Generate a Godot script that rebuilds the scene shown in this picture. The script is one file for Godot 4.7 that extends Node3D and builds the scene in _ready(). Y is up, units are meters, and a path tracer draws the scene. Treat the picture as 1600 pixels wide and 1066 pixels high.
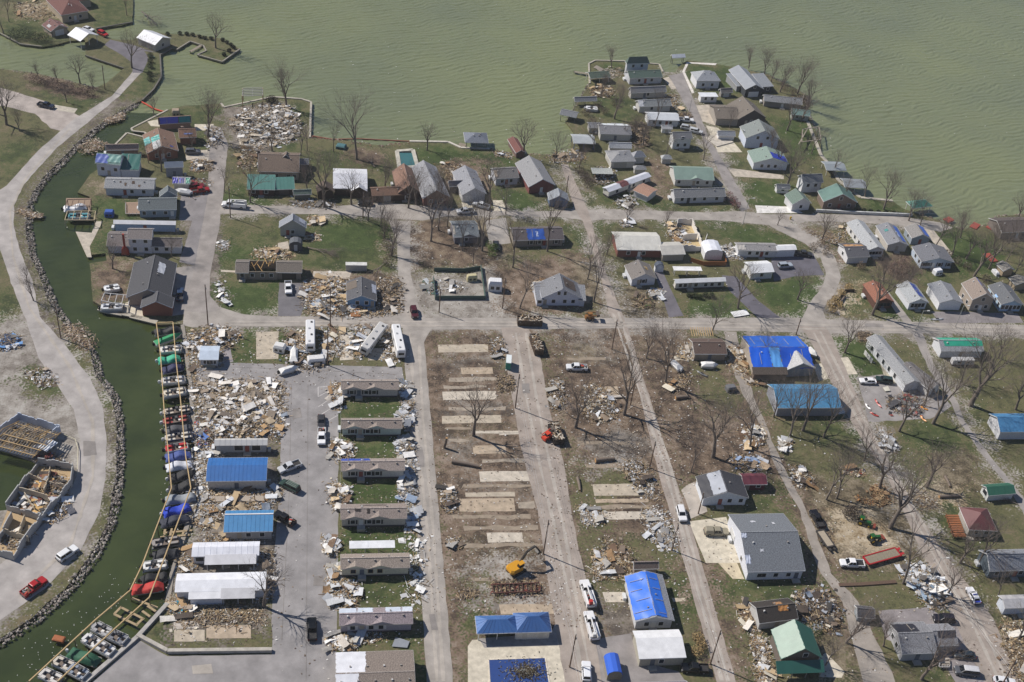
extends Node3D
# ---------------------------------------------------------------- camera maths
# Positions below are written as points of the 1600 x 1066 photograph; gp() drops the ray of such a point on the ground.
const FOC := 1892.53
const CAM := Vector3(-48.036, 205.199, 259.079)
const CX := Vector3(0.98959, 0.09299, 0.10983)
const CY := Vector3(-0.00466, 0.78348, -0.6214)
const CZ := Vector3(-0.14383, 0.61442, 0.77576)
var mats := {}
var texs := {}
var names := {}
var gains := {"shingle": 1.88, "metal": 1.15, "siding": 1.16, "wood": 1.83, "road": 1.26, "conc": 1.26, "rock": 2.0, "bark": 1.94, "brick": 1.83}
var rng := RandomNumberGenerator.new()
var ubox: BoxMesh

func gp(x: float, y: float, h := 0.0) -> Vector3:
	var d: Vector3 = -CZ + CX * ((x - 800.0) / FOC) - CY * ((y - 533.0) / FOC)
	var t: float = (CAM.y - h) / -d.y
	return CAM + d * t

func g2(x: float, y: float) -> Vector2:
	var p := gp(x, y)
	return Vector2(p.x, p.z)

# height of something standing on ground point (x, y) whose top shows at row ty
func rise_to(x: float, y: float, ty: float) -> float:
	var b := gp(x, y)
	var lo := 0.0
	var hi := 60.0
	for i in 30:
		var m := (lo + hi) * 0.5
		var v := b + Vector3(0, m, 0) - CAM
		if 533.0 - FOC * v.dot(CY) / -v.dot(CZ) > ty: lo = m
		else: hi = m
	return lo

# ---------------------------------------------------------------- mesh collecting
class MB:
	var v := PackedVector3Array()
	var n := PackedVector3Array()
	var c := PackedColorArray()
	var col := Color(1, 1, 1)
	var use_col := false
	func tri(a: Vector3, b: Vector3, d: Vector3) -> void:
		var nn := (d - a).cross(b - a).normalized()
		v.append(a); v.append(b); v.append(d)
		n.append(nn); n.append(nn); n.append(nn)
		if use_col:
			c.append(col); c.append(col); c.append(col)
	# corners run clockwise as seen from the front
	func quad(a: Vector3, b: Vector3, d: Vector3, e: Vector3) -> void:
		tri(a, b, d)
		tri(a, d, e)
	func box(p: Vector3, s: Vector3, bs := Basis()) -> void:
		var x := bs.x * (s.x * 0.5)
		var y := bs.y * (s.y * 0.5)
		var z := bs.z * (s.z * 0.5)
		var a := p - x - y + z
		var b := p + x - y + z
		var d := p + x + y + z
		var e := p - x + y + z
		var a2 := a - z * 2.0
		var b2 := b - z * 2.0
		var d2 := d - z * 2.0
		var e2 := e - z * 2.0
		quad(a, e, d, b)
		quad(b2, d2, e2, a2)
		quad(e, e2, d2, d)
		quad(a, b, b2, a2)
		quad(b, d, d2, b2)
		quad(a2, e2, e, a)
	# box between two points
	func bar(a: Vector3, b: Vector3, w: float, h: float) -> void:
		var d := b - a
		var l := d.length()
		if l < 0.001: return
		d /= l
		var up := Vector3.UP if absf(d.y) < 0.95 else Vector3.RIGHT
		var z := d.cross(up).normalized()
		var y := z.cross(d)
		box((a + b) * 0.5, Vector3(l, h, w), Basis(d, y, z))
	func tube(a: Vector3, b: Vector3, ra: float, rb: float, k: int) -> void:
		var d := (b - a).normalized()
		var up := Vector3.UP if absf(d.y) < 0.9 else Vector3.RIGHT
		var z := d.cross(up).normalized()
		var y := z.cross(d)
		var pa := PackedVector3Array()
		var dirs := PackedVector3Array()
		for i in k + 1:
			var t := TAU * i / k
			dirs.append(y * cos(t) + z * sin(t))
		for i in k:
			var p0 := a + dirs[i] * ra
			var p1 := a + dirs[i + 1] * ra
			var p2 := b + dirs[i + 1] * rb
			var p3 := b + dirs[i] * rb
			for q in [[p0, p2, p1, i, i + 1, i + 1], [p0, p3, p2, i, i, i + 1]]:
				v.append(q[0]); v.append(q[1]); v.append(q[2])
				n.append(dirs[q[3]]); n.append(dirs[q[4]]); n.append(dirs[q[5]])
				if use_col:
					c.append(col); c.append(col); c.append(col)
	func disc(p: Vector3, ax: Vector3, r: float, k: int) -> void:
		var up := Vector3.UP if absf(ax.y) < 0.9 else Vector3.RIGHT
		var z := ax.cross(up).normalized()
		var y := z.cross(ax)
		for i in k:
			var t := TAU * i / k
			var t2 := TAU * (i + 1) / k
			var p1 := p + (y * cos(t) + z * sin(t)) * r
			var p2 := p + (y * cos(t2) + z * sin(t2)) * r
			if (p2 - p).cross(p1 - p).dot(ax) > 0: tri(p, p1, p2)
			else: tri(p, p2, p1)
	func rod(a: Vector3, b: Vector3, r: float, k := 8) -> void:
		tube(a, b, r, r, k)
		disc(b, (b - a).normalized(), r, k)
		disc(a, (a - b).normalized(), r, k)
	# stacked rings of equal count, closed on top
	func loft(rings: Array) -> void:
		for i in rings.size() - 1:
			var r0: PackedVector3Array = rings[i]
			var r1: PackedVector3Array = rings[i + 1]
			var k := r0.size()
			for j in k:
				quad(r0[(j + 1) % k], r1[(j + 1) % k], r1[j], r0[j])
		var t: PackedVector3Array = rings[rings.size() - 1]
		for j in range(1, t.size() - 1): tri(t[0], t[j], t[j + 1])
	func grid(pts: Array, nx: int, nz: int) -> void:   # smooth sheet, row-major, row 0 at the back
		var base := v.size()
		var nn := PackedVector3Array()
		for j in nz:
			for i in nx:
				var l: Vector3 = pts[j * nx + maxi(i - 1, 0)]
				var r: Vector3 = pts[j * nx + mini(i + 1, nx - 1)]
				var u: Vector3 = pts[maxi(j - 1, 0) * nx + i]
				var d: Vector3 = pts[mini(j + 1, nz - 1) * nx + i]
				nn.append((d - u).cross(r - l).normalized())
		for j in nz - 1:
			for i in nx - 1:
				var q := [j * nx + i, j * nx + i + 1, (j + 1) * nx + i + 1, (j + 1) * nx + i]
				for k in [0, 1, 2, 0, 2, 3]:
					v.append(pts[q[k]]); n.append(nn[q[k]])
					if use_col: c.append(col)
	func mesh(m: Material) -> ArrayMesh:
		var a := []
		a.resize(Mesh.ARRAY_MAX)
		a[Mesh.ARRAY_VERTEX] = v
		a[Mesh.ARRAY_NORMAL] = n
		if use_col: a[Mesh.ARRAY_COLOR] = c
		var am := ArrayMesh.new()
		am.add_surface_from_arrays(Mesh.PRIMITIVE_TRIANGLES, a)
		am.surface_set_material(0, m)
		return am

# ---------------------------------------------------------------- naming
func numbered(s: String) -> String:
	if not names.has(s):
		names[s] = 0
		return s
	names[s] += 1
	return "%s_%03d" % [s, names[s]]

func tag(o: Node, label: String, category: String, group := "", kind := "") -> void:
	if label: o.set_meta("label", label)
	if category: o.set_meta("category", category)
	if group: o.set_meta("group", group)
	if kind: o.set_meta("kind", kind)

func thing(called: String, label: String, category: String, at: Vector3, turn := 0.0, group := "") -> Node3D:
	var o := Node3D.new()
	o.name = numbered(called)
	add_child(o)
	o.position = at
	o.rotation.y = turn
	tag(o, label, category, group)
	return o

func part(called: String, mb: MB, m: Material, parent: Node) -> MeshInstance3D:
	var o := MeshInstance3D.new()
	o.name = called if parent != self else numbered(called)
	o.mesh = mb.mesh(m)
	parent.add_child(o, true)
	return o

func struct(called: String, mb: MB, m: Material) -> MeshInstance3D:
	var o := part(called, mb, m, self)
	o.set_meta("kind", "structure")
	return o

func bx(called: String, p: Vector3, s: Vector3, m: Material, parent: Node, turn := Vector3.ZERO) -> MeshInstance3D:
	var o := MeshInstance3D.new()
	o.name = called
	o.mesh = ubox
	o.material_override = m
	parent.add_child(o, true)
	o.position = p
	o.rotation = turn
	o.scale = s
	return o

func copy(o: Node3D, at: Vector3, turn: float, label := "", group := "", sc := 1.0) -> Node3D:
	var c: Node3D = o.duplicate()
	c.name = numbered(String(o.get_meta("stem")) if o.has_meta("stem") else String(o.name))
	add_child(c)
	c.position = at
	c.rotation.y = turn
	c.scale = Vector3.ONE * sc
	if label: c.set_meta("label", label)
	if group: c.set_meta("group", group)
	return c

# ---------------------------------------------------------------- materials
func noise_tex(key: String, freq: float, oct: int, lo: float, hi: float, sd: int, cell := false) -> ImageTexture:
	if texs.has(key): return texs[key]
	var f := FastNoiseLite.new()
	f.seed = sd
	f.frequency = freq
	f.fractal_octaves = oct
	f.fractal_gain = 0.62
	if cell: f.noise_type = FastNoiseLite.TYPE_CELLULAR
	else: f.noise_type = FastNoiseLite.TYPE_SIMPLEX
	var im := f.get_seamless_image(512, 512)
	im.convert(Image.FORMAT_L8)
	var d := im.get_data()
	var o := PackedByteArray()
	o.resize(d.size() * 3)
	for i in d.size():
		var b := int(255.0 * lerpf(lo, 1.0, d[i] / 255.0))
		o[i * 3] = b; o[i * 3 + 1] = b; o[i * 3 + 2] = b
	var im2 := Image.create_from_data(512, 512, false, Image.FORMAT_RGB8, o)
	im2.generate_mipmaps()
	texs[key] = ImageTexture.create_from_image(im2)
	return texs[key]

# c is an sRGB hex; kind picks the grain of the surface
func mat(c: String, kind := "paint", rough := 0.75) -> StandardMaterial3D:
	var key := c + kind + str(rough)
	if mats.has(key): return mats[key]
	var m := StandardMaterial3D.new()
	m.albedo_color = Color.html(c)
	m.roughness = rough
	var t: Texture2D = null
	var s := 0.25
	match kind:
		"shingle":
			t = noise_tex("shingle", 0.05, 6, 0.50, 1.0, 3); s = 0.1
		"metal":
			t = noise_tex("metal", 0.012, 6, 0.88, 1.0, 5); s = 0.05; m.roughness = 0.5
		"siding":
			t = noise_tex("siding", 0.02, 5, 0.87, 1.0, 7); s = 0.15
		"wood":
			t = noise_tex("wood", 0.05, 4, 0.52, 1.0, 9); s = 0.3
		"road":
			t = noise_tex("road", 0.009, 8, 0.80, 1.0, 11); s = 0.03
		"conc":
			t = noise_tex("conc", 0.012, 8, 0.80, 1.0, 13); s = 0.06
		"rock":
			t = noise_tex("rock", 0.04, 5, 0.46, 1.0, 15); s = 0.3
		"bark":
			t = noise_tex("bark", 0.05, 4, 0.48, 1.0, 17); s = 0.4
		"brick":
			t = noise_tex("brick", 0.08, 5, 0.52, 1.0, 19); s = 0.25
	if t:
		m.albedo_texture = t
		# keep the mean of the textured surface at the colour asked for
		var lc := m.albedo_color.srgb_to_linear() * float(gains.get(kind, 1.0))
		m.albedo_color = Color(minf(lc.r, 0.88), minf(lc.g, 0.88), minf(lc.b, 0.88)).linear_to_srgb()
		m.uv1_triplanar = true
		m.uv1_world_triplanar = true
		m.uv1_scale = Vector3(s, s, s)
	mats[key] = m
	return m

func gloss(c: String, rough := 0.25, metal := 0.0) -> StandardMaterial3D:
	var key := c + "gl" + str(rough) + str(metal)
	if mats.has(key): return mats[key]
	var m := StandardMaterial3D.new()
	m.albedo_color = Color.html(c)
	m.roughness = rough
	m.metallic = metal
	mats[key] = m
	return m

func vcol(rough := 0.8) -> StandardMaterial3D:
	var key := "vc" + str(rough)
	if mats.has(key): return mats[key]
	var m := StandardMaterial3D.new()
	m.vertex_color_use_as_albedo = true
	m.roughness = rough
	mats[key] = m
	return m

func lin(c: String) -> Color:
	return Color.html(c).srgb_to_linear()

# ================================================================ scene
func _ready() -> void:
	rng.seed = 4711
	ubox = BoxMesh.new()
	ubox.size = Vector3.ONE
	var cam := Camera3D.new()
	cam.name = "camera"
	add_child(cam)
	cam.transform = Transform3D(Basis(CX, CY, CZ), CAM)
	cam.fov = rad_to_deg(2.0 * atan(533.0 / FOC))
	cam.near = 1.0
	cam.far = 9000.0
	cam.current = true
	var env := Environment.new()
	env.background_mode = Environment.BG_SKY
	var sm := ProceduralSkyMaterial.new()
	sm.sky_top_color = Color(0.34, 0.48, 0.70)
	sm.sky_horizon_color = Color(0.70, 0.76, 0.83)
	sm.sky_curve = 0.16
	sm.ground_bottom_color = Color(0.25, 0.27, 0.22)
	sm.ground_horizon_color = Color(0.62, 0.68, 0.72)
	var sky := Sky.new()
	sm.sky_energy_multiplier = 0.75
	sky.sky_material = sm
	env.sky = sky
	env.tonemap_mode = Environment.TONE_MAPPER_LINEAR
	env.tonemap_exposure = 1.03
	env.sdfgi_enabled = true
	env.ssao_enabled = true
	env.ssil_enabled = true
	env.fog_enabled = true
	env.fog_density = 0.0001
	env.fog_light_color = Color(0.86, 0.87, 0.87)
	var we := WorldEnvironment.new()
	we.name = "world_environment"
	we.environment = env
	add_child(we)
	var sun := DirectionalLight3D.new()
	sun.name = "sun"
	add_child(sun)
	var el := deg_to_rad(45.0)
	var az := deg_to_rad(31.0)
	sun.look_at_from_position(Vector3.ZERO, Vector3(cos(az) * cos(el), -sin(el), sin(az) * cos(el)))
	sun.light_energy = 1.6
	sun.light_angular_distance = 0.53
	sun.light_color = Color(1.0, 0.97, 0.935)
	sun.shadow_enabled = true
	build_land()
	build_water()
	build_roads()
	build_buildings()
	build_ruins()
	build_vehicles()
	build_boats()
	build_docks()
	build_trees()
	build_poles()
	build_debris()
	build_small_things()

# ---------------------------------------------------------------- land
const LX0 := -190.0
const LZ0 := -225.0
const LSX := 420.0
const LSZ := 350.0
const IW := 1536
const IH := 1280
var cls := PackedByteArray()

func paint(c: int, poly: Array) -> void:
	var p := PackedVector2Array()
	for i in range(0, poly.size(), 2):
		var w := g2(poly[i], poly[i + 1])
		p.append(Vector2((w.x - LX0) / LSX * IW, (w.y - LZ0) / LSZ * IH))
	paint_map(c, p)

func paint_map(c: int, p: PackedVector2Array) -> void:
	var y0 := 1e9
	var y1 := -1e9
	for q in p:
		y0 = minf(y0, q.y); y1 = maxf(y1, q.y)
	for y in range(maxi(0, int(y0)), mini(IH - 1, int(y1)) + 1):
		var xs := PackedFloat32Array()
		for i in p.size():
			var a := p[i]
			var b := p[(i + 1) % p.size()]
			if (a.y <= y and b.y > y) or (b.y <= y and a.y > y):
				xs.append(a.x + (y - a.y) / (b.y - a.y) * (b.x - a.x))
		xs.sort()
		for k in range(0, xs.size() - 1, 2):
			for x in range(maxi(0, int(xs[k])), mini(IW, int(xs[k + 1]) + 1)):
				cls[y * IW + x] = c

# a band along a line of photograph points, w metres wide
func paint_line(c: int, pts: Array, w: float) -> void:
	for i in range(0, pts.size() - 2, 2):
		var a := g2(pts[i], pts[i + 1])
		var b := g2(pts[i + 2], pts[i + 3])
		var t := (b - a).normalized() * w * 0.5
		var nn := Vector2(-t.y, t.x)
		var q := PackedVector2Array()
		for w2 in [a - t + nn, b + t + nn, b + t - nn, a - t - nn]:
			q.append(Vector2((w2.x - LX0) / LSX * IW, (w2.y - LZ0) / LSZ * IH))
		paint_map(c, q)

func nz(sd: int, fr: float, oct: int) -> PackedByteArray:
	var f := FastNoiseLite.new()
	f.seed = sd
	f.noise_type = FastNoiseLite.TYPE_SIMPLEX
	f.frequency = fr
	f.fractal_octaves = oct
	var im := f.get_image(IW, IH)
	im.convert(Image.FORMAT_L8)
	return im.get_data()

func ground_texture() -> ImageTexture:
	# what covers the ground: 0 thin dry grass, 1 green lawn, 2 bare soil, 3 gravel, 4 leaf litter, 5 worn olive lawn, 6 sand and sawdust, 7 mud, 8 mown fresh lawn
	cls.resize(IW * IH)
	cls.fill(5)
	for q in GROUND: paint(q[0], q[1])
	for q in VERGES: paint_line(q[0], q[2], q[1])
	var ramps := [
		["726855", "5d5440", "453d2f", "887d69"], ["414b26", "4f5631", "5c5a3c", "323c1f"], ["726252", "615244", "453a30", "887a6c"],
		["908a82", "817b73", "726b63", "a5a19a"], ["635446", "514438", "382e26", "80725f"], ["605f3f", "515134", "6b624a", "41422a"],
		["9f917a", "8f7f64", "7b6a51", "b4a994"], ["746c63", "625b51", "4e4640", "8a837a"], ["36471d", "3f4e24", "2d3b17", "535c35"]]
	var lut := PackedByteArray()
	for r in ramps:
		var g := Gradient.new()
		g.offsets = PackedFloat32Array([0.0, 0.25, 0.45, 0.6, 0.85, 1.0])
		g.colors = PackedColorArray([Color.html(r[2]), Color.html(r[1]), Color.html(r[0]), Color.html(r[0]), Color.html(r[0]).lerp(Color.html(r[3]), 0.6), Color.html(r[3])])
		for i in 64:
			var c := g.sample(i / 63.0)
			lut.append(int(c.r * 255)); lut.append(int(c.g * 255)); lut.append(int(c.b * 255))
	var n1 := nz(5, 0.02, 4)
	var n2 := nz(6, 0.45, 3)
	var n4 := nz(12, 0.07, 5)
	var n3 := nz(9, 0.35, 2)
	var j1 := nz(7, 0.03, 6)
	var j2 := nz(8, 0.03, 6)
	var out := PackedByteArray()
	out.resize(IW * IH * 3)
	for y in IH:
		for x in IW:
			var i := y * IW + x
			var xx := clampi(x + ((j1[i] - 128) >> 3) + ((n3[i] - 128) >> 3), 0, IW - 1)
			var yy := clampi(y + ((j2[i] - 128) >> 3) + ((n2[i] - 128) >> 3), 0, IH - 1)
			var k := (cls[yy * IW + xx] * 64 + clampi(32 + ((n1[i] - 128) >> 2) + ((n2[i] - 128) >> 2) + ((n4[i] - 128) >> 2), 0, 63)) * 3
			var o := i * 3
			out[o] = lut[k]; out[o + 1] = lut[k + 1]; out[o + 2] = lut[k + 2]
	var im := Image.create_from_data(IW, IH, false, Image.FORMAT_RGB8, out)
	im.generate_mipmaps()
	return ImageTexture.create_from_image(im)

const WEST := [-300,-100, 205,-100, 208,5, 207,35, 190,40, 150,45, 152,51, 170,60, 180,62, 207,62, 222,47, 262,53, 300,53, 345,60, 375,77, 347,97, 308,86, 322,80, 318,72, 297,65, 276,78, 268,76, 250,86, 252,120, 240,140, 222,157, 212,160,
	188,173, 165,188, 140,206, 115,228, 95,250, 70,275, 50,300, 40,330, 40,360, 46,400, 60,430, 80,480, 110,520, 140,550, 150,590, 174,620, 181,660, 181,720, 177,770, 165,820, 140,870, 100,920, 50,965, 0,997, -60,1040, -500,1300,
	-500,830, -20,800, 11,797, 61,727, 48,716, 0,703, -20,695, -500,640, -500,110, 0,108, 60,115, 125,131, 150,137, 165,130, 190,110, 193,107, 133,87, 132,62, 106,64, 90,69, 65,73, 32,69, 0,52, -500,-10]
const EAST := [262,172, 205,201, 207,205, 226,207, 230,213, 222,214, 198,208, 180,226, 168,240, 155,262, 140,272, 122,300, 140,308, 142,340, 157,347, 147,372, 140,385, 143,398, 165,396, 165,407, 139,411, 146,470, 160,478, 200,478, 222,500, 245,507, 285,506,
	285,520, 297,600, 302,660, 308,700, 308,760, 300,790, 290,830, 280,860, 268,900, 262,940, 252,955, 215,997, 135,1066, 60,1135, -100,1300, 2200,1400, 2200,345, 1700,340, 1600,335, 1560,338, 1545,352, 1500,358, 1475,347, 1440,336,
	1410,326, 1395,314, 1345,309, 1335,302, 1310,282, 1300,262, 1283,243, 1283,225, 1275,205, 1262,182, 1258,165, 1262,158, 1262,150, 1240,137, 1215,126, 1200,116, 1150,106, 1120,100, 1073,94, 1060,106, 1056,113, 1036,113, 1030,101, 975,96, 930,95, 922,100, 920,120, 921,131, 905,157, 897,172, 885,190, 895,205, 893,225, 893,240, 885,246,
	850,242, 800,240, 765,233, 720,231, 700,222, 640,221, 600,228, 560,222, 485,216, 486,160, 470,155, 425,152, 378,166, 350,168, 345,162, 285,165]
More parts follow.
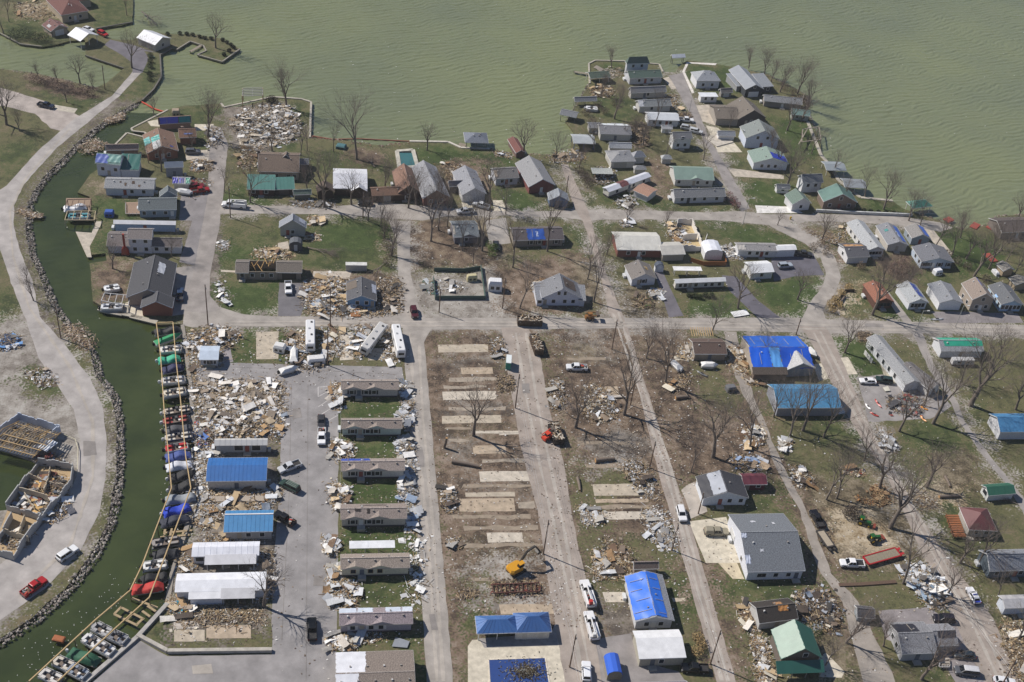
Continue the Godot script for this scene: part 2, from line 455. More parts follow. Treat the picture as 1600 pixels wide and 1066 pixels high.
# ground cover, painted in this order
const GROUND := [
	# west bank
	[5, [-100,-100, 260,-100, 260,60, -100,60]], [1, [150,-60, 206,-60, 206,36, 150,46, 140,20]], [6, [20,8, 70,0, 80,30, 40,35]], [1, [0,30, 60,30, 100,62, 60,72, 0,55]],
	[1, [220,95, 250,88, 252,120, 238,142, 215,157, 190,157, 215,125]], [5, [262,53, 345,60, 375,77, 347,97, 308,86, 297,62]], [1, [300,80, 340,75, 365,80, 347,95]], [5, [133,87, 193,107, 205,100, 170,75, 133,75]], [5, [170,128, 205,105, 210,115, 180,145, 150,140]],
	[5, [0,108, 60,115, 150,140, 160,160, 120,180, 60,150, 0,130]], [1, [55,140, 155,152, 130,176, 100,172]], [4, [30,115, 100,118, 160,150, 120,155, 50,135]], [5, [0,170, 60,178, 75,205, 60,235, 35,262, 0,300]], [1, [5,225, 45,215, 50,240, 25,265, 0,285]],
	[7, [170,150, 212,157, 130,212, 90,250, 55,300, 45,340, 50,400, 80,480, 112,520, 95,540, 65,490, 30,400, 25,330, 60,270, 110,215]],
	[3, [-60,480, 60,490, 100,537, 140,590, 162,640, 168,700, 165,745, 155,800, 125,865, 70,922, 0,972, -100,1010, -100,480]], [1, [105,530, 140,585, 165,640, 168,660, 176,655, 170,625, 145,590, 125,560]],
	[5, [165,745, 178,745, 165,810, 130,870, 60,935, 0,985, 0,970, 70,920, 125,862, 155,800]], [7, [160,640, 182,640, 181,720, 177,770, 172,770, 166,700]], [7, [20,582, 55,562, 100,572, 112,602, 84,630, 45,622]], [1, [28,585, 58,568, 97,576, 106,602, 82,624, 48,617]], [5, [-40,400, 12,400, 20,470, 0,500, -40,500]], [1, [-40,455, 0,450, 17,485, 0,500, -40,510]],
	# village north-west shore
	[5, [262,172, 345,162, 420,152, 486,160, 486,216, 480,320, 350,320, 300,500, 222,500, 140,470, 139,411, 165,400, 140,385, 157,347, 142,308, 122,300, 168,240, 205,201]], [8, [180,226, 222,214, 232,225, 205,240, 185,236]], [1, [250,185, 300,166, 340,165, 335,195, 300,200]], [8, [305,205, 322,208, 322,230, 305,232]],
	[8, [143,310, 200,310, 218,335, 175,345, 160,340, 143,338]], [8, [145,372, 160,350, 175,362, 170,395, 146,395]], [2, [140,411, 205,408, 200,460, 190,476, 150,475]], [0, [150,280, 230,300, 215,310, 135,305]], [7, [345,165, 470,160, 470,230, 420,240, 345,235]],
	[1, [450,155, 482,160, 481,205, 470,200, 445,165]], [1, [430,220, 470,218, 470,240, 430,240]], [1, [480,236, 620,240, 615,285, 572,262, 480,265]], [4, [540,230, 610,240, 600,262, 545,255]], [8, [650,228, 800,236, 815,258, 760,262, 655,256]], [2, [690,250, 765,250, 765,300, 690,300]],
	[8, [772,292, 830,298, 842,330, 790,331]], [8, [357,286, 380,286, 385,305, 430,307, 430,322, 355,320]], [5, [865,255, 880,260, 895,322, 870,325]], [0, [640,345, 780,335, 800,400, 640,400]],
	# peninsula
	[5, [893,240, 905,157, 921,131, 920,100, 1030,100, 1056,113, 1073,94, 1200,116, 1262,150, 1283,225, 1310,282, 1345,309, 1440,336, 1400,350, 1160,330, 930,330, 890,300]], [8, [925,98, 975,97, 978,108, 930,108]], [8, [1070,98, 1150,108, 1150,145, 1120,150, 1105,110, 1087,120, 1090,150, 1066,118]], [1, [925,150, 985,150, 1000,190, 930,185]],
	[8, [1200,180, 1260,186, 1276,238, 1235,262, 1210,205]], [1, [1135,240, 1160,245, 1165,268, 1145,270]], [8, [1150,280, 1225,283, 1250,305, 1232,326, 1180,320]], [2, [1005,235, 1040,250, 1045,290, 1030,325, 1010,290]], [1, [930,272, 990,285, 1010,320, 930,322]], [8, [1340,312, 1395,316, 1410,330, 1360,332]],
	[8, [1000,312, 1025,308, 1050,325, 1000,326]], [1, [1020,320, 1150,320, 1150,331, 1025,331]],
	# blocks south of the lake road
	[1, [345,336, 440,336, 440,372, 345,370]], [5, [345,336, 430,336, 430,355, 400,362, 345,362]], [8, [345,378, 400,378, 430,395, 370,405, 340,430]], [8, [330,440, 433,440, 433,493, 380,488, 333,470]], [8, [480,340, 595,345, 600,385, 585,400, 540,395, 490,375]], [1, [480,380, 590,395, 615,440, 500,440, 470,400]], [2, [470,425, 620,425, 626,494, 480,494]], [5, [570,480, 622,480, 625,494, 570,494]],
	[0, [640,348, 790,345, 800,400, 780,420, 645,420]], [4, [640,348, 700,345, 780,400, 760,420, 645,410]], [3, [648,430, 770,420, 790,495, 672,495, 650,470]], [2, [770,415, 910,392, 940,430, 935,480, 790,492]], [0, [880,395, 935,420, 950,490, 915,470]], [1, [790,345, 905,350, 925,390, 890,395, 885,350]], [1, [925,348, 955,345, 950,400, 935,395]], [5, [940,400, 990,440, 1000,490, 975,490]], [0, [970,430, 1045,470, 1040,495, 975,492]],
	[1, [1010,330, 1200,355, 1190,372, 1140,372, 1120,362, 1020,345]], [8, [1068,472, 1140,458, 1170,480, 1182,497, 1075,496]], [8, [1172,437, 1288,430, 1275,460, 1252,497, 1222,497]], [8, [1125,366, 1180,355, 1262,388, 1240,382, 1140,376]], [5, [1100,420, 1170,420, 1160,460, 1110,455]], [2, [1235,350, 1330,375, 1350,420, 1310,420, 1290,380]],
	[1, [1320,350, 1330,400, 1305,400]], [5, [1330,405, 1440,395, 1440,440, 1330,440]], [4, [1360,395, 1430,400, 1430,440, 1370,430]], [8, [1470,350, 1565,378, 1560,425, 1500,425, 1450,378]], [1, [1425,420, 1495,425, 1480,445, 1430,440]], [6, [1285,450, 1340,440, 1340,485, 1290,490]], [1, [1325,460, 1350,455, 1355,482, 1330,484]], [8, [1375,470, 1410,465, 1420,500, 1385,498]], [1, [1440,480, 1470,490, 1460,502, 1430,500]],
	# cleared trailer lots in the middle
	[2, [668,530, 775,518, 800,620, 840,810, 870,1000, 740,960, 700,880, 690,760]], [5, [668,530, 690,525, 690,600, 675,620]], [4, [690,520, 770,516, 775,535, 690,538]], [4, [690,560, 790,585, 790,610, 690,600]], [1, [692,840, 715,840, 745,950, 760,960, 735,1000, 735,1070, 712,1070, 705,1000]], [5, [715,890, 770,905, 780,930, 730,940]], [3, [715,868, 830,865, 850,895, 730,900]], [3, [735,925, 860,925, 862,950, 745,955]], [5, [700,795, 740,800, 740,820, 700,825]],
	[4, [855,520, 945,515, 990,620, 1040,790, 1110,1000, 1060,990, 960,870, 905,760, 870,650]], [2, [870,600, 960,640, 1000,720, 900,730]], [5, [895,745, 1010,740, 1020,760, 930,790, 910,830, 895,790]], [5, [960,840, 1060,830, 1090,900, 1110,1000, 1060,1010, 1020,900]], [1, [1035,890, 1085,880, 1112,985, 1065,1000, 1040,930]], [7, [930,930, 1000,930, 1010,1066, 940,1066]], [4, [990,515, 1075,520, 1100,600, 1130,740, 1070,745, 1040,660]],
	[7, [678,555, 768,553, 772,572, 680,573]], [2, [700,588, 790,586, 792,600, 700,602]], [7, [690,628, 790,626, 795,646, 692,648]], [0, [690,664, 800,662, 805,672, 692,675]], [7, [700,682, 735,680, 735,735, 702,735]], [4, [745,712, 820,712, 822,733, 745,733]], [7, [700,755, 830,755, 834,766, 700,766]], [4, [806,768, 838,768, 845,830, 820,830]], [2, [700,802, 830,802, 836,818, 702,820]], [0, [720,850, 850,850, 852,862, 722,862]], [7, [880,530, 940,525, 955,560, 890,566]], [0, [885,545, 935,540, 940,555, 890,560]], [2, [900,590, 960,585, 975,600, 905,606]], [7, [905,680, 1000,670, 1010,710, 915,718]], [3, [905,720, 975,712, 985,735, 915,740]],
	# south-west lots
	[3, [285,506, 310,565, 320,700, 300,850, 262,950, 250,940, 300,780]], [8, [375,512, 400,512, 400,568, 365,565]], [8, [436,512, 478,512, 470,560, 437,562]], [5, [505,512, 640,512, 640,572, 505,572]], [7, [305,595, 440,600, 440,640, 425,900, 270,940, 320,780]], [5, [425,690, 440,690, 437,720, 422,720]], [1, [262,935, 300,935, 275,1010, 235,985]], [7, [270,945, 425,940, 425,1010, 265,1015]], [5, [300,1000, 425,985, 425,1015, 270,1018]],
	[8, [532,622, 632,622, 634,655, 530,655]], [8, [532,684, 634,684, 637,718, 530,718]], [8, [532,750, 640,750, 642,790, 530,790]], [8, [532,826, 648,826, 650,868, 530,868]], [1, [530,900, 652,900, 656,952, 530,952]], [1, [528,985, 660,985, 668,1070, 640,1070, 640,1012, 528,1012]],
	# east side
	[1, [1142,520, 1165,520, 1175,560, 1165,570]], [1, [1255,525, 1285,570, 1275,568, 1250,540]], [8, [1297,526, 1368,523, 1378,565, 1365,592, 1332,588]], [1, [1130,572, 1150,566, 1195,640, 1160,650, 1110,610]], [5, [1160,650, 1335,640, 1365,720, 1230,760, 1200,700]], [1, [1260,648, 1330,645, 1348,690, 1290,690]], [1, [1420,520, 1440,520, 1470,600, 1550,650, 1500,655, 1460,590]], [1, [1410,660, 1480,650, 1530,740, 1450,760, 1420,700]], [0, [1440,700, 1520,710, 1540,770, 1450,790]],
	[0, [1240,750, 1370,740, 1420,830, 1440,890, 1310,900, 1270,800]], [6, [1295,790, 1360,800, 1400,850, 1330,870, 1290,840]], [6, [1430,760, 1520,765, 1500,795, 1440,790]], [5, [1300,890, 1440,890, 1450,940, 1315,945]], [2, [1080,600, 1180,640, 1200,740, 1100,740]], [5, [1085,570, 1130,570, 1150,660, 1100,640]], [1, [1170,770, 1225,770, 1225,795, 1175,800]],
	[1, [1105,878, 1165,905, 1270,905, 1280,930, 1190,945, 1200,1010, 1160,1000]], [5, [1130,930, 1180,930, 1190,1000, 1150,990]], [0, [1240,985, 1330,980, 1350,1066, 1280,1066]], [1, [1455,1030, 1480,1036, 1500,1070, 1450,1070]], [1, [1470,790, 1500,790, 1520,840, 1490,850]], [5, [1530,650, 1600,690, 1600,760, 1560,720]], [2, [1540,980, 1600,960, 1600,1066, 1570,1066]], [6, [1550,985, 1600,970, 1600,1010, 1560,1020]]]
# worn soil and gravel that runs along the roads
const VERGES := [
	[2, 7.0, [660,530, 675,640, 694,850, 715,1066]], [3, 8.0, [360,503, 640,504, 1000,505, 1300,510, 1600,516]], [7, 9.0, [315,300, 318,400, 310,480]], [2, 9.0, [812,520, 835,650, 870,830, 910,1066]], [2, 7.0, [965,510, 1030,700, 1075,850, 1145,1066]], [3, 7.0, [1275,515, 1350,660, 1450,850, 1560,1060]],
	[2, 5.0, [1140,560, 1200,700, 1270,840, 1330,980]], [3, 6.0, [628,350, 633,430, 640,500]], [3, 5.0, [915,345, 940,420, 965,500]], [3, 5.0, [882,258, 905,325]], [3, 6.0, [350,327, 620,330, 930,335, 1180,340, 1460,354]], [3, 6.5, [1055,115, 1090,190, 1150,310]], [3, 6.0, [1225,353, 1270,377, 1300,420, 1290,460, 1268,500]], [3, 4.0, [1440,525, 1490,620, 1550,720, 1600,790]]]

func world_poly(pts: Array, jit := 0.0, step := 2.5) -> PackedVector2Array:
	var out := PackedVector2Array()
	var k := pts.size() / 2
	for i in k:
		var a := g2(pts[i * 2], pts[i * 2 + 1])
		var j := (i + 1) % k
		var b := g2(pts[j * 2], pts[j * 2 + 1])
		var m := maxi(1, int(a.distance_to(b) / step)) if jit > 0.0 else 1
		for s in m:
			var p := a.lerp(b, float(s) / m)
			if jit > 0.0: p += Vector2(rng.randf_range(-jit, jit), rng.randf_range(-jit, jit))
			out.append(p)
	return out

func sheet(mb: MB, p: PackedVector2Array, y: float, skirt: float) -> void:
	var t := Geometry2D.triangulate_polygon(p)
	for i in range(0, t.size(), 3):
		var a := p[t[i]]
		var b := p[t[i + 1]]
		var c := p[t[i + 2]]
		var va := Vector3(a.x, y, a.y)
		var vb := Vector3(b.x, y, b.y)
		var vc := Vector3(c.x, y, c.y)
		if (vc - va).cross(vb - va).y > 0: mb.tri(va, vb, vc)
		else: mb.tri(va, vc, vb)
	if skirt > 0.0:
		var cw := Geometry2D.is_polygon_clockwise(p)
		for i in p.size():
			var a := p[i]
			var b := p[(i + 1) % p.size()]
			if cw:
				var s := a; a = b; b = s
			mb.quad(Vector3(b.x, y - skirt, b.y), Vector3(b.x, y, b.y), Vector3(a.x, y, a.y), Vector3(a.x, y - skirt, a.y))

func build_land() -> void:
	var gm := StandardMaterial3D.new()
	gm.albedo_texture = ground_texture()
	gm.roughness = 0.95
	gm.uv1_offset = Vector3.ZERO
	for q in [["ground_west_bank", WEST], ["ground_village", EAST]]:
		var p := world_poly(q[1], 0.25, 4.0)
		var mb := MB.new()
		sheet(mb, p, 0.0, 2.5)
		var uv := PackedVector2Array()
		for w in mb.v: uv.append(Vector2((w.x - LX0) / LSX, (w.z - LZ0) / LSZ))
		var a := []
		a.resize(Mesh.ARRAY_MAX)
		a[Mesh.ARRAY_VERTEX] = mb.v
		a[Mesh.ARRAY_NORMAL] = mb.n
		a[Mesh.ARRAY_TEX_UV] = uv
		var am := ArrayMesh.new()
		am.add_surface_from_arrays(Mesh.PRIMITIVE_TRIANGLES, a)
		am.surface_set_material(0, gm)
		var o := MeshInstance3D.new()
		o.name = q[0]
		o.mesh = am
		add_child(o)
		o.set_meta("kind", "structure")

# ---------------------------------------------------------------- water
func water_mesh(called: String, x0: float, z0: float, x1: float, z1: float, st: float, y: float, amp: float, m: Material) -> void:
	var f := FastNoiseLite.new()
	f.seed = 21
	f.noise_type = FastNoiseLite.TYPE_SIMPLEX
	f.frequency = 0.05
	f.fractal_octaves = 3
	var nx := int((x1 - x0) / st) + 1
	var nzz := int((z1 - z0) / st) + 1
	var hs := PackedFloat32Array()
	hs.resize(nx * nzz)
	for j in nzz:
		var z := z0 + j * st
		for i in nx:
			var x := x0 + i * st
			# wind waves that run to the south-west, bent and broken by slow noise
			var w := f.get_noise_2d(x * 0.35, z * 0.35)
			var u := x * 0.33 + z * 0.94 + w * 3.0
			var c := x * 0.94 - z * 0.33
			var e := clampf(0.8 + 1.6 * f.get_noise_2d(c * 1.1, u * 5.0), 0.0, 1.9)
			hs[j * nx + i] = amp * (e * sin(u * 2.4 + 2.0 * f.get_noise_2d(c * 1.6, u * 0.8 + 90.0)) + 0.6 * sin(u * 4.6 + c * 0.5 + w * 14.0) + 1.0 * f.get_noise_2d(c * 6.0, u * 20.0))
	var v := PackedVector3Array()
	var n := PackedVector3Array()
	v.resize(nx * nzz)
	n.resize(nx * nzz)
	for j in nzz:
		for i in nx:
			var k := j * nx + i
			v[k] = Vector3(x0 + i * st, y + hs[k], z0 + j * st)
			var dx := hs[k + (1 if i < nx - 1 else 0)] - hs[k - (1 if i > 0 else 0)]
			var dz := hs[k + (nx if j < nzz - 1 else 0)] - hs[k - (nx if j > 0 else 0)]
			n[k] = Vector3(-dx, 2.0 * st, -dz).normalized()
	var id := PackedInt32Array()
	id.resize((nx - 1) * (nzz - 1) * 6)
	var q := 0
	for j in nzz - 1:
		for i in nx - 1:
			var k := j * nx + i
			id[q] = k; id[q + 1] = k + 1; id[q + 2] = k + nx + 1
			id[q + 3] = k; id[q + 4] = k + nx + 1; id[q + 5] = k + nx
			q += 6
	var a := []
	a.resize(Mesh.ARRAY_MAX)
	a[Mesh.ARRAY_VERTEX] = v
	a[Mesh.ARRAY_NORMAL] = n
	a[Mesh.ARRAY_INDEX] = id
	var am := ArrayMesh.new()
	am.add_surface_from_arrays(Mesh.PRIMITIVE_TRIANGLES, a)
	am.surface_set_material(0, m)
	var o := MeshInstance3D.new()
	o.name = called
	o.mesh = am
	add_child(o)
	o.set_meta("kind", "structure")

func water_mat(key: String, c1: String, c2: String, rough: float, s: float) -> StandardMaterial3D:
	var m := StandardMaterial3D.new()
	var im := Image.create(256, 256, false, Image.FORMAT_RGB8)
	var f := FastNoiseLite.new()
	f.seed = 33
	f.frequency = 0.012
	f.fractal_octaves = 4
	var src := f.get_seamless_image(256, 256)
	for y in 256:
		for x in 256: im.set_pixel(x, y, Color.html(c1).lerp(Color.html(c2), clampf(src.get_pixel(x, y).r * 1.6 - 0.3, 0, 1)))
	im.generate_mipmaps()
	texs[key] = ImageTexture.create_from_image(im)
	m.albedo_texture = texs[key]
	m.uv1_triplanar = true
	m.uv1_world_triplanar = true
	m.uv1_scale = Vector3(s, s, s)
	m.roughness = rough
	m.metallic_specular = 0.5
	return m

func build_water() -> void:
	var lake := water_mat("lake", "6f765a", "7a805c", 0.13, 0.0035)
	var canal := water_mat("canal", "343d22", "404929", 0.08, 0.02)
	water_mesh("water", -210, -340, 420, -126, 0.5, -0.7, 0.085, lake)
	water_mesh("water_inshore", -92, -126.6, 420, -50, 0.5, -0.7, 0.085, lake)
	water_mesh("canal_water", -200, -126.1, -60, 130, 0.7, -0.74, 0.022, canal)
	var far := MB.new()
	far.quad(Vector3(-4000, -1.2, -4000), Vector3(4000, -1.2, -4000), Vector3(4000, -1.2, 4000), Vector3(-4000, -1.2, 4000))
	struct("open_water", far, lake)
	# breaking crests
	var mb := MB.new()
	for i in 90:
		var p := gp(rng.randf_range(500, 1600), rng.randf_range(0, 210), -0.58)
		if p.z > -100: continue
		var l := rng.randf_range(0.25, 0.9)
		mb.box(p, Vector3(l, 0.06, rng.randf_range(0.1, 0.25)), Basis(Vector3.UP, rng.randf_range(0.1, 0.7)))
	var o := part("whitecaps", mb, mat("c4cabb"), self)
	tag(o, "small white wave crests scattered over the open lake", "foam", "", "stuff")

# ---------------------------------------------------------------- roads, drives, slabs
func patch(called: String, pts: Array, m: Material, y: float, jit := 0.12, skirt := 0.0) -> MeshInstance3D:
	var mb := MB.new()
	sheet(mb, world_poly(pts, jit), y, skirt)
	return struct(called, mb, m)

func build_roads() -> void:
	var rd := mat("99938c", "road", 0.92)
	var rd2 := mat("988e85", "road", 0.92)
	var lot := mat("8c8988", "road", 0.92)
	var dk := mat("67646a", "road", 0.9)
	var cn := mat("b3aa9c", "conc", 0.9)
	var cn2 := mat("c3bba9", "conc", 0.9)
	patch("road_main_street", [290,478, 345,480, 380,491, 430,495, 622,494, 672,497, 947,497, 1075,497, 1257,497, 1290,499, 1386,502, 1480,505, 1660,510, 1660,526, 1480,521, 1300,521, 1142,517, 1005,513, 785,515, 672,515, 640,513, 507,510, 362,511, 300,512, 285,508], rd, 0.020)
	patch("road_canal_street", [330,195, 345,200, 356,225, 350,292, 342,355, 328,430, 328,462, 345,484, 320,490, 290,486, 292,470, 304,415, 325,305, 327,230], mat("908a85", "road", 0.92), 0.026)
	patch("road_lake_street", [346,319, 450,323, 530,322, 600,317, 665,322, 735,328, 800,331, 912,329, 945,327, 1100,332, 1160,330, 1190,335, 1300,335, 1400,337, 1470,348, 1490,356, 1470,362, 1400,351, 1300,346, 1230,347, 1200,352, 1130,345, 1050,343, 945,343, 920,345, 880,340, 790,337, 700,338, 660,345, 600,341, 530,335, 430,334, 340,334], rd, 0.032)
	patch("road_centre_street", [607,345, 620,375, 622,440, 628,497, 632,560, 652,832, 667,1065, 675,1120, 712,1120, 708,1065, 688,825, 665,560, 663,535, 672,517, 690,506, 665,497, 650,470, 642,430, 640,390, 642,345], rd, 0.038)
	patch("road_trailer_street", [783,512, 795,590, 812,690, 840,800, 882,1065, 890,1120, 955,1120, 940,1066, 925,960, 915,900, 905,860, 893,800, 880,720, 858,640, 845,560, 825,512], rd2, 0.044)
	patch("road_long_lane", [877,257, 887,257, 917,325, 925,347, 937,402, 972,490, 985,525, 1054,745, 1075,807, 1150,1065, 1165,1120, 1135,1120, 1120,1065, 1047,800, 1030,745, 975,515, 952,492, 935,415, 910,345, 897,325], rd2, 0.050)
	patch("road_peninsula", [1045,118, 1067,114, 1085,160, 1110,220, 1142,272, 1172,326, 1158,330, 1127,277, 1113,245, 1075,172], mat("8b8683", "road", 0.92), 0.044)
	patch("road_bend", [1215,345, 1232,346, 1275,371, 1305,402, 1314,433, 1305,459, 1285,483, 1292,502, 1251,502, 1267,471, 1286,447, 1291,426, 1282,402, 1258,381, 1215,360, 1190,345], rd, 0.044)
	patch("road_east_street", [1248,510, 1290,512, 1300,525, 1358,664, 1418,776, 1476,866, 1553,967, 1592,1065, 1620,1120, 1570,1120, 1545,1080, 1500,990, 1439,860, 1387,745, 1330,660, 1262,525], rd2, 0.056)
	patch("road_gravel_alley", [1130,518, 1150,518, 1160,560, 1178,620, 1197,665, 1222,725, 1260,795, 1300,897, 1342,940, 1400,1066, 1420,1120, 1370,1120, 1350,1066, 1315,940, 1282,897, 1250,800, 1210,725, 1186,660, 1162,620, 1142,570], mat("938c84", "road", 0.95), 0.056, 0.25)
	patch("road_outer_alley", [1424,518, 1440,518, 1460,570, 1497,630, 1507,660, 1544,709, 1605,785, 1640,840, 1625,850, 1589,784, 1570,754, 1534,709, 1499,660, 1487,630, 1450,574], mat("8f8a86", "road", 0.95), 0.056, 0.2)
	patch("road_levee", [-20,310, 10,290, 35,262, 60,235, 117,185, 175,150, 207,112, 222,112, 187,150, 142,187, 90,230, 60,262, 32,295, 22,322, 21,355, 32,395, 50,437, 62,495, 100,537, 140,590, 160,635, 166,680, 165,745, 155,800, 125,862, 70,920, 0,970, -60,1010, -60,930, 40,850, 95,790, 120,745, 125,690, 115,640, 95,610, 60,560, 40,500, 17,442, 0,390], mat("a19c98", "road", 0.93), 0.030)
	patch("driveway_levee", [-40,137, 0,137, 30,145, 75,160, 122,180, 140,186, 105,208, 78,200, 55,178, 0,165, -40,165], mat("a39a93", "road", 0.93), 0.024, 0.25)
	patch("driveway_boathouse", [207,114, 222,114, 232,92, 225,80, 243,82, 207,70, 172,62, 163,70, 190,86, 207,98], dk, 0.036)
	patch("parking_lot", [308,566, 628,574, 631,594, 533,594, 529,640, 528,860, 526,1010, 520,1120, 60,1140, 150,1062, 216,1000, 262,1026, 425,1023, 425,900, 437,760, 440,600, 306,596], lot, 0.026)
	patch("parking_apron", [265,420, 304,415, 292,490, 268,494, 250,490], mat("8e8985", "road", 0.92), 0.018)
	patch("driveway_lots", [283,300, 326,300, 305,415, 280,410, 300,345, 280,345], mat("807c7c", "road", 0.92), 0.015)
	patch("driveway_tan_house", [436,442, 474,442, 478,470, 470,494, 434,494], mat("6a686b", "road", 0.92), 0.015)
	patch("driveway_white_trailer", [1022,425, 1036,425, 1068,494, 1045,496], dk, 0.015)
	patch("driveway_bend", [1205,404, 1270,395, 1288,430, 1240,432, 1210,440], mat("605e66", "road", 0.92), 0.014)
	patch("driveway_lawn", [1128,430, 1150,432, 1185,470, 1220,497, 1185,497, 1140,455], mat("605e66", "road", 0.92), 0.015)
	patch("driveway_blue_house", [758,345, 790,340, 798,380, 765,384], mat("9a958f", "road", 0.92), 0.015)
	patch("driveway_gray_house", [1065,765, 1098,745, 1105,800, 1080,812], mat("aaa298", "road", 0.92), 0.015, 0.25)
	patch("driveway_wreck", [330,530, 352,520, 365,565, 325,575], mat("8d888a", "road", 0.92), 0.016)
	patch("driveway_north_house", [315,515, 325,515, 330,560, 312,560], mat("8d888a", "road", 0.92), 0.014)
	patch("gravel_yard_kayaks", [1340,590, 1385,585, 1430,600, 1475,620, 1487,635, 1455,655, 1358,660], mat("8f8b89", "road", 0.95), 0.014, 0.3)
	patch("gravel_yard_trailer", [1368,540, 1390,545, 1410,600, 1385,600], mat("a9a290", "conc", 0.95), 0.018, 0.2)
	patch("asphalt_yard_east", [1372,955, 1450,950, 1540,1000, 1590,1080, 1500,1080, 1475,1035, 1385,1000], mat("8a8484", "road", 0.92), 0.016, 0.2)
	patch("asphalt_pad_tan_houses", [1455,487, 1500,487, 1590,490, 1600,505, 1470,505], mat("7f7a7a", "road", 0.92), 0.016)
	patch("parking_pad_truck_row", [930,1000, 985,990, 995,1030, 1060,1050, 1075,1070, 940,1075], mat("8b8684", "road", 0.93), 0.016, 0.2)
	# concrete
	patch("patio_gray_house", [1076,815, 1135,808, 1158,880, 1103,880], cn2, 0.022, 0.03, 0.1)
	patch("walkway_gray_house", [1122,880, 1150,876, 1163,905, 1145,905], mat("beb298", "conc"), 0.020, 0.05)
	patch("pool_deck", [731,1010, 738,1000, 862,997, 872,965, 884,1066, 890,1090, 731,1090], cn2, 0.024, 0.03, 0.1)
	patch("pool_house_floor", [748,998, 757,1013, 872,1009, 868,975, 860,990], mat("8f8b88", "conc"), 0.034, 0.02)
	patch("driveway_peninsula_garage", [1045,120, 1036,122, 1050,140, 1058,138], cn, 0.020, 0.05)
	patch("driveway_brown_garage", [1088,165, 1118,162, 1118,196, 1098,190], cn, 0.020, 0.05)
	patch("driveway_small_shed", [1103,196, 1122,200, 1146,222, 1160,238, 1122,238, 1112,215], cn2, 0.020, 0.05)
	patch("driveway_strips", [1137,262, 1225,274, 1225,280, 1148,276], cn, 0.020, 0.05)
	patch("parking_slab_white", [1180,321, 1235,323, 1255,333, 1183,333], mat("d6d4cf", "conc"), 0.024, 0.03)
	patch("sidewalk_white_house", [1066,112, 1073,97, 1120,99, 1118,102, 1076,99, 1070,112, 1085,145, 1081,146], mat("cfcac2", "conc"), 0.030, 0.02, 0.1)
	patch("driveway_white_garage", [721,316, 740,316, 735,330, 724,330], cn2, 0.020, 0.03)
	patch("driveway_gray_shed", [770,313, 785,313, 792,331, 772,331], cn2, 0.020, 0.03)
	patch("drive_slab_levee", [81,163, 121,170, 116,177, 78,170], mat("b2ab9c", "conc"), 0.034, 0.03)
	patch("patio_shore_house", [230,190, 255,185, 252,198, 236,197], cn2, 0.020, 0.1)
	patch("driveway_brick_house", [291,236, 328,234, 327,250, 290,250], cn, 0.020, 0.05)
	patch("slab_beach_house", [304,194, 334,194, 332,204, 304,204], cn2, 0.020, 0.05)
	patch("sidewalk_canal_dock", [150,346, 160,346, 147,372, 140,385, 143,402, 136,402, 118,362, 143,364], cn, 0.022, 0.02, 0.3)
	patch("dock_slab_dark_house", [200,472, 224,470, 224,500, 205,497, 178,480], cn2, 0.022, 0.03, 0.3)
	patch("slab_ruin", [370,214, 420,205, 432,222, 400,228, 375,226], cn, 0.020, 0.1)
	patch("slab_kayak_garage", [1305,560, 1325,558, 1340,585, 1322,585], cn2, 0.018, 0.05)
	patch("slab_blue_garage", [1270,570, 1284,568, 1296,592, 1280,595], cn2, 0.018, 0.05)
	patch("slab_blue_barn", [1298,612, 1307,610, 1322,645, 1310,648], mat("d5d0c6", "conc"), 0.018, 0.05)
	patch("sidewalk_tan_house", [345,422, 370,423, 370,426, 345,425], cn, 0.018, 0.02)
	patch("driveway_gravel_r6", [1375,455, 1388,455, 1425,503, 1412,503], mat("98928c", "road"), 0.018, 0.1)
	patch("slab_east_lake_houses", [1435,360, 1455,355, 1490,398, 1484,400], cn, 0.018, 0.05)
	patch("slab_north_rv_wreck", [434,380, 450,377, 452,390, 434,389], cn, 0.018, 0.05)
	patch("slab_collapsed_house", [490,424, 550,424, 545,436, 488,434], cn, 0.018, 0.05)
	patch("patio_sailboats", [1052,556, 1092,556, 1093,563, 1055,563], cn2, 0.020, 0.05)
	patch("patio_green_house", [1275,1030, 1290,1020, 1320,1050, 1315,1060, 1282,1058], cn2, 0.020, 0.1)
	patch("slab_lot_ruin", [272,972, 310,970, 310,982, 270,984], mat("b2aaa0", "conc"), 0.020, 0.1)
	var k := 0
	for q in [[684,539,762,551],[720,575,769,585],[691,612,775,625],[690,650,783,662],[738,697,790,710],[748,737,826,753],[727,770,804,777],[716,780,803,800],[760,833,816,848],[925,757,1010,775],[930,780,1013,786],[938,800,1022,812],[400,519,435,562],[460,519,477,548],[531,520,552,563],[575,545,610,563],[780,945,865,960],[942,926,975,942],[1050,935,1070,941],[925,605,965,620],[741,674,812,678],[272,985,320,1003],[322,978,392,998],[780,676,815,680]]:
		var t: float = 0.085 + (q[0] - 680) * 0.0006 if q[0] > 640 else 0.0
		var y0: float = q[1]
		var y1: float = q[3]
		patch("concrete_pad", [q[0], y0, q[2], y0 - 1, q[2] + t * (y1 - y0), y1 - 1, q[0] + t * (y1 - y0), y1], [mat("b0a593", "conc"), mat("aa9a85", "conc"), mat("bdb4a5", "conc")][k % 3], 0.022, 0.1)
		k += 1
	for q in [[700,590,792,596],[692,603,760,607],[700,637,790,642],[695,668,735,672],[700,687,732,691],[752,718,822,723],[722,757,828,762],[808,785,835,796],[705,806,830,812],[722,822,840,828],[722,850,848,855],[735,905,765,909],[905,690,985,696],[915,725,975,732],[885,560,945,564],[930,790,1018,795]]:
		patch("scraped_strip", [q[0], q[1], q[2], q[1] - 1, q[2] + 1, q[3] - 1, q[0] + 1, q[3]], mat("8f8271" if q[0] % 4 else "9a8f80", "conc"), 0.012, 0.35)
	# painted bays in the lot
	var pm := mat("c9c6c2", "conc")
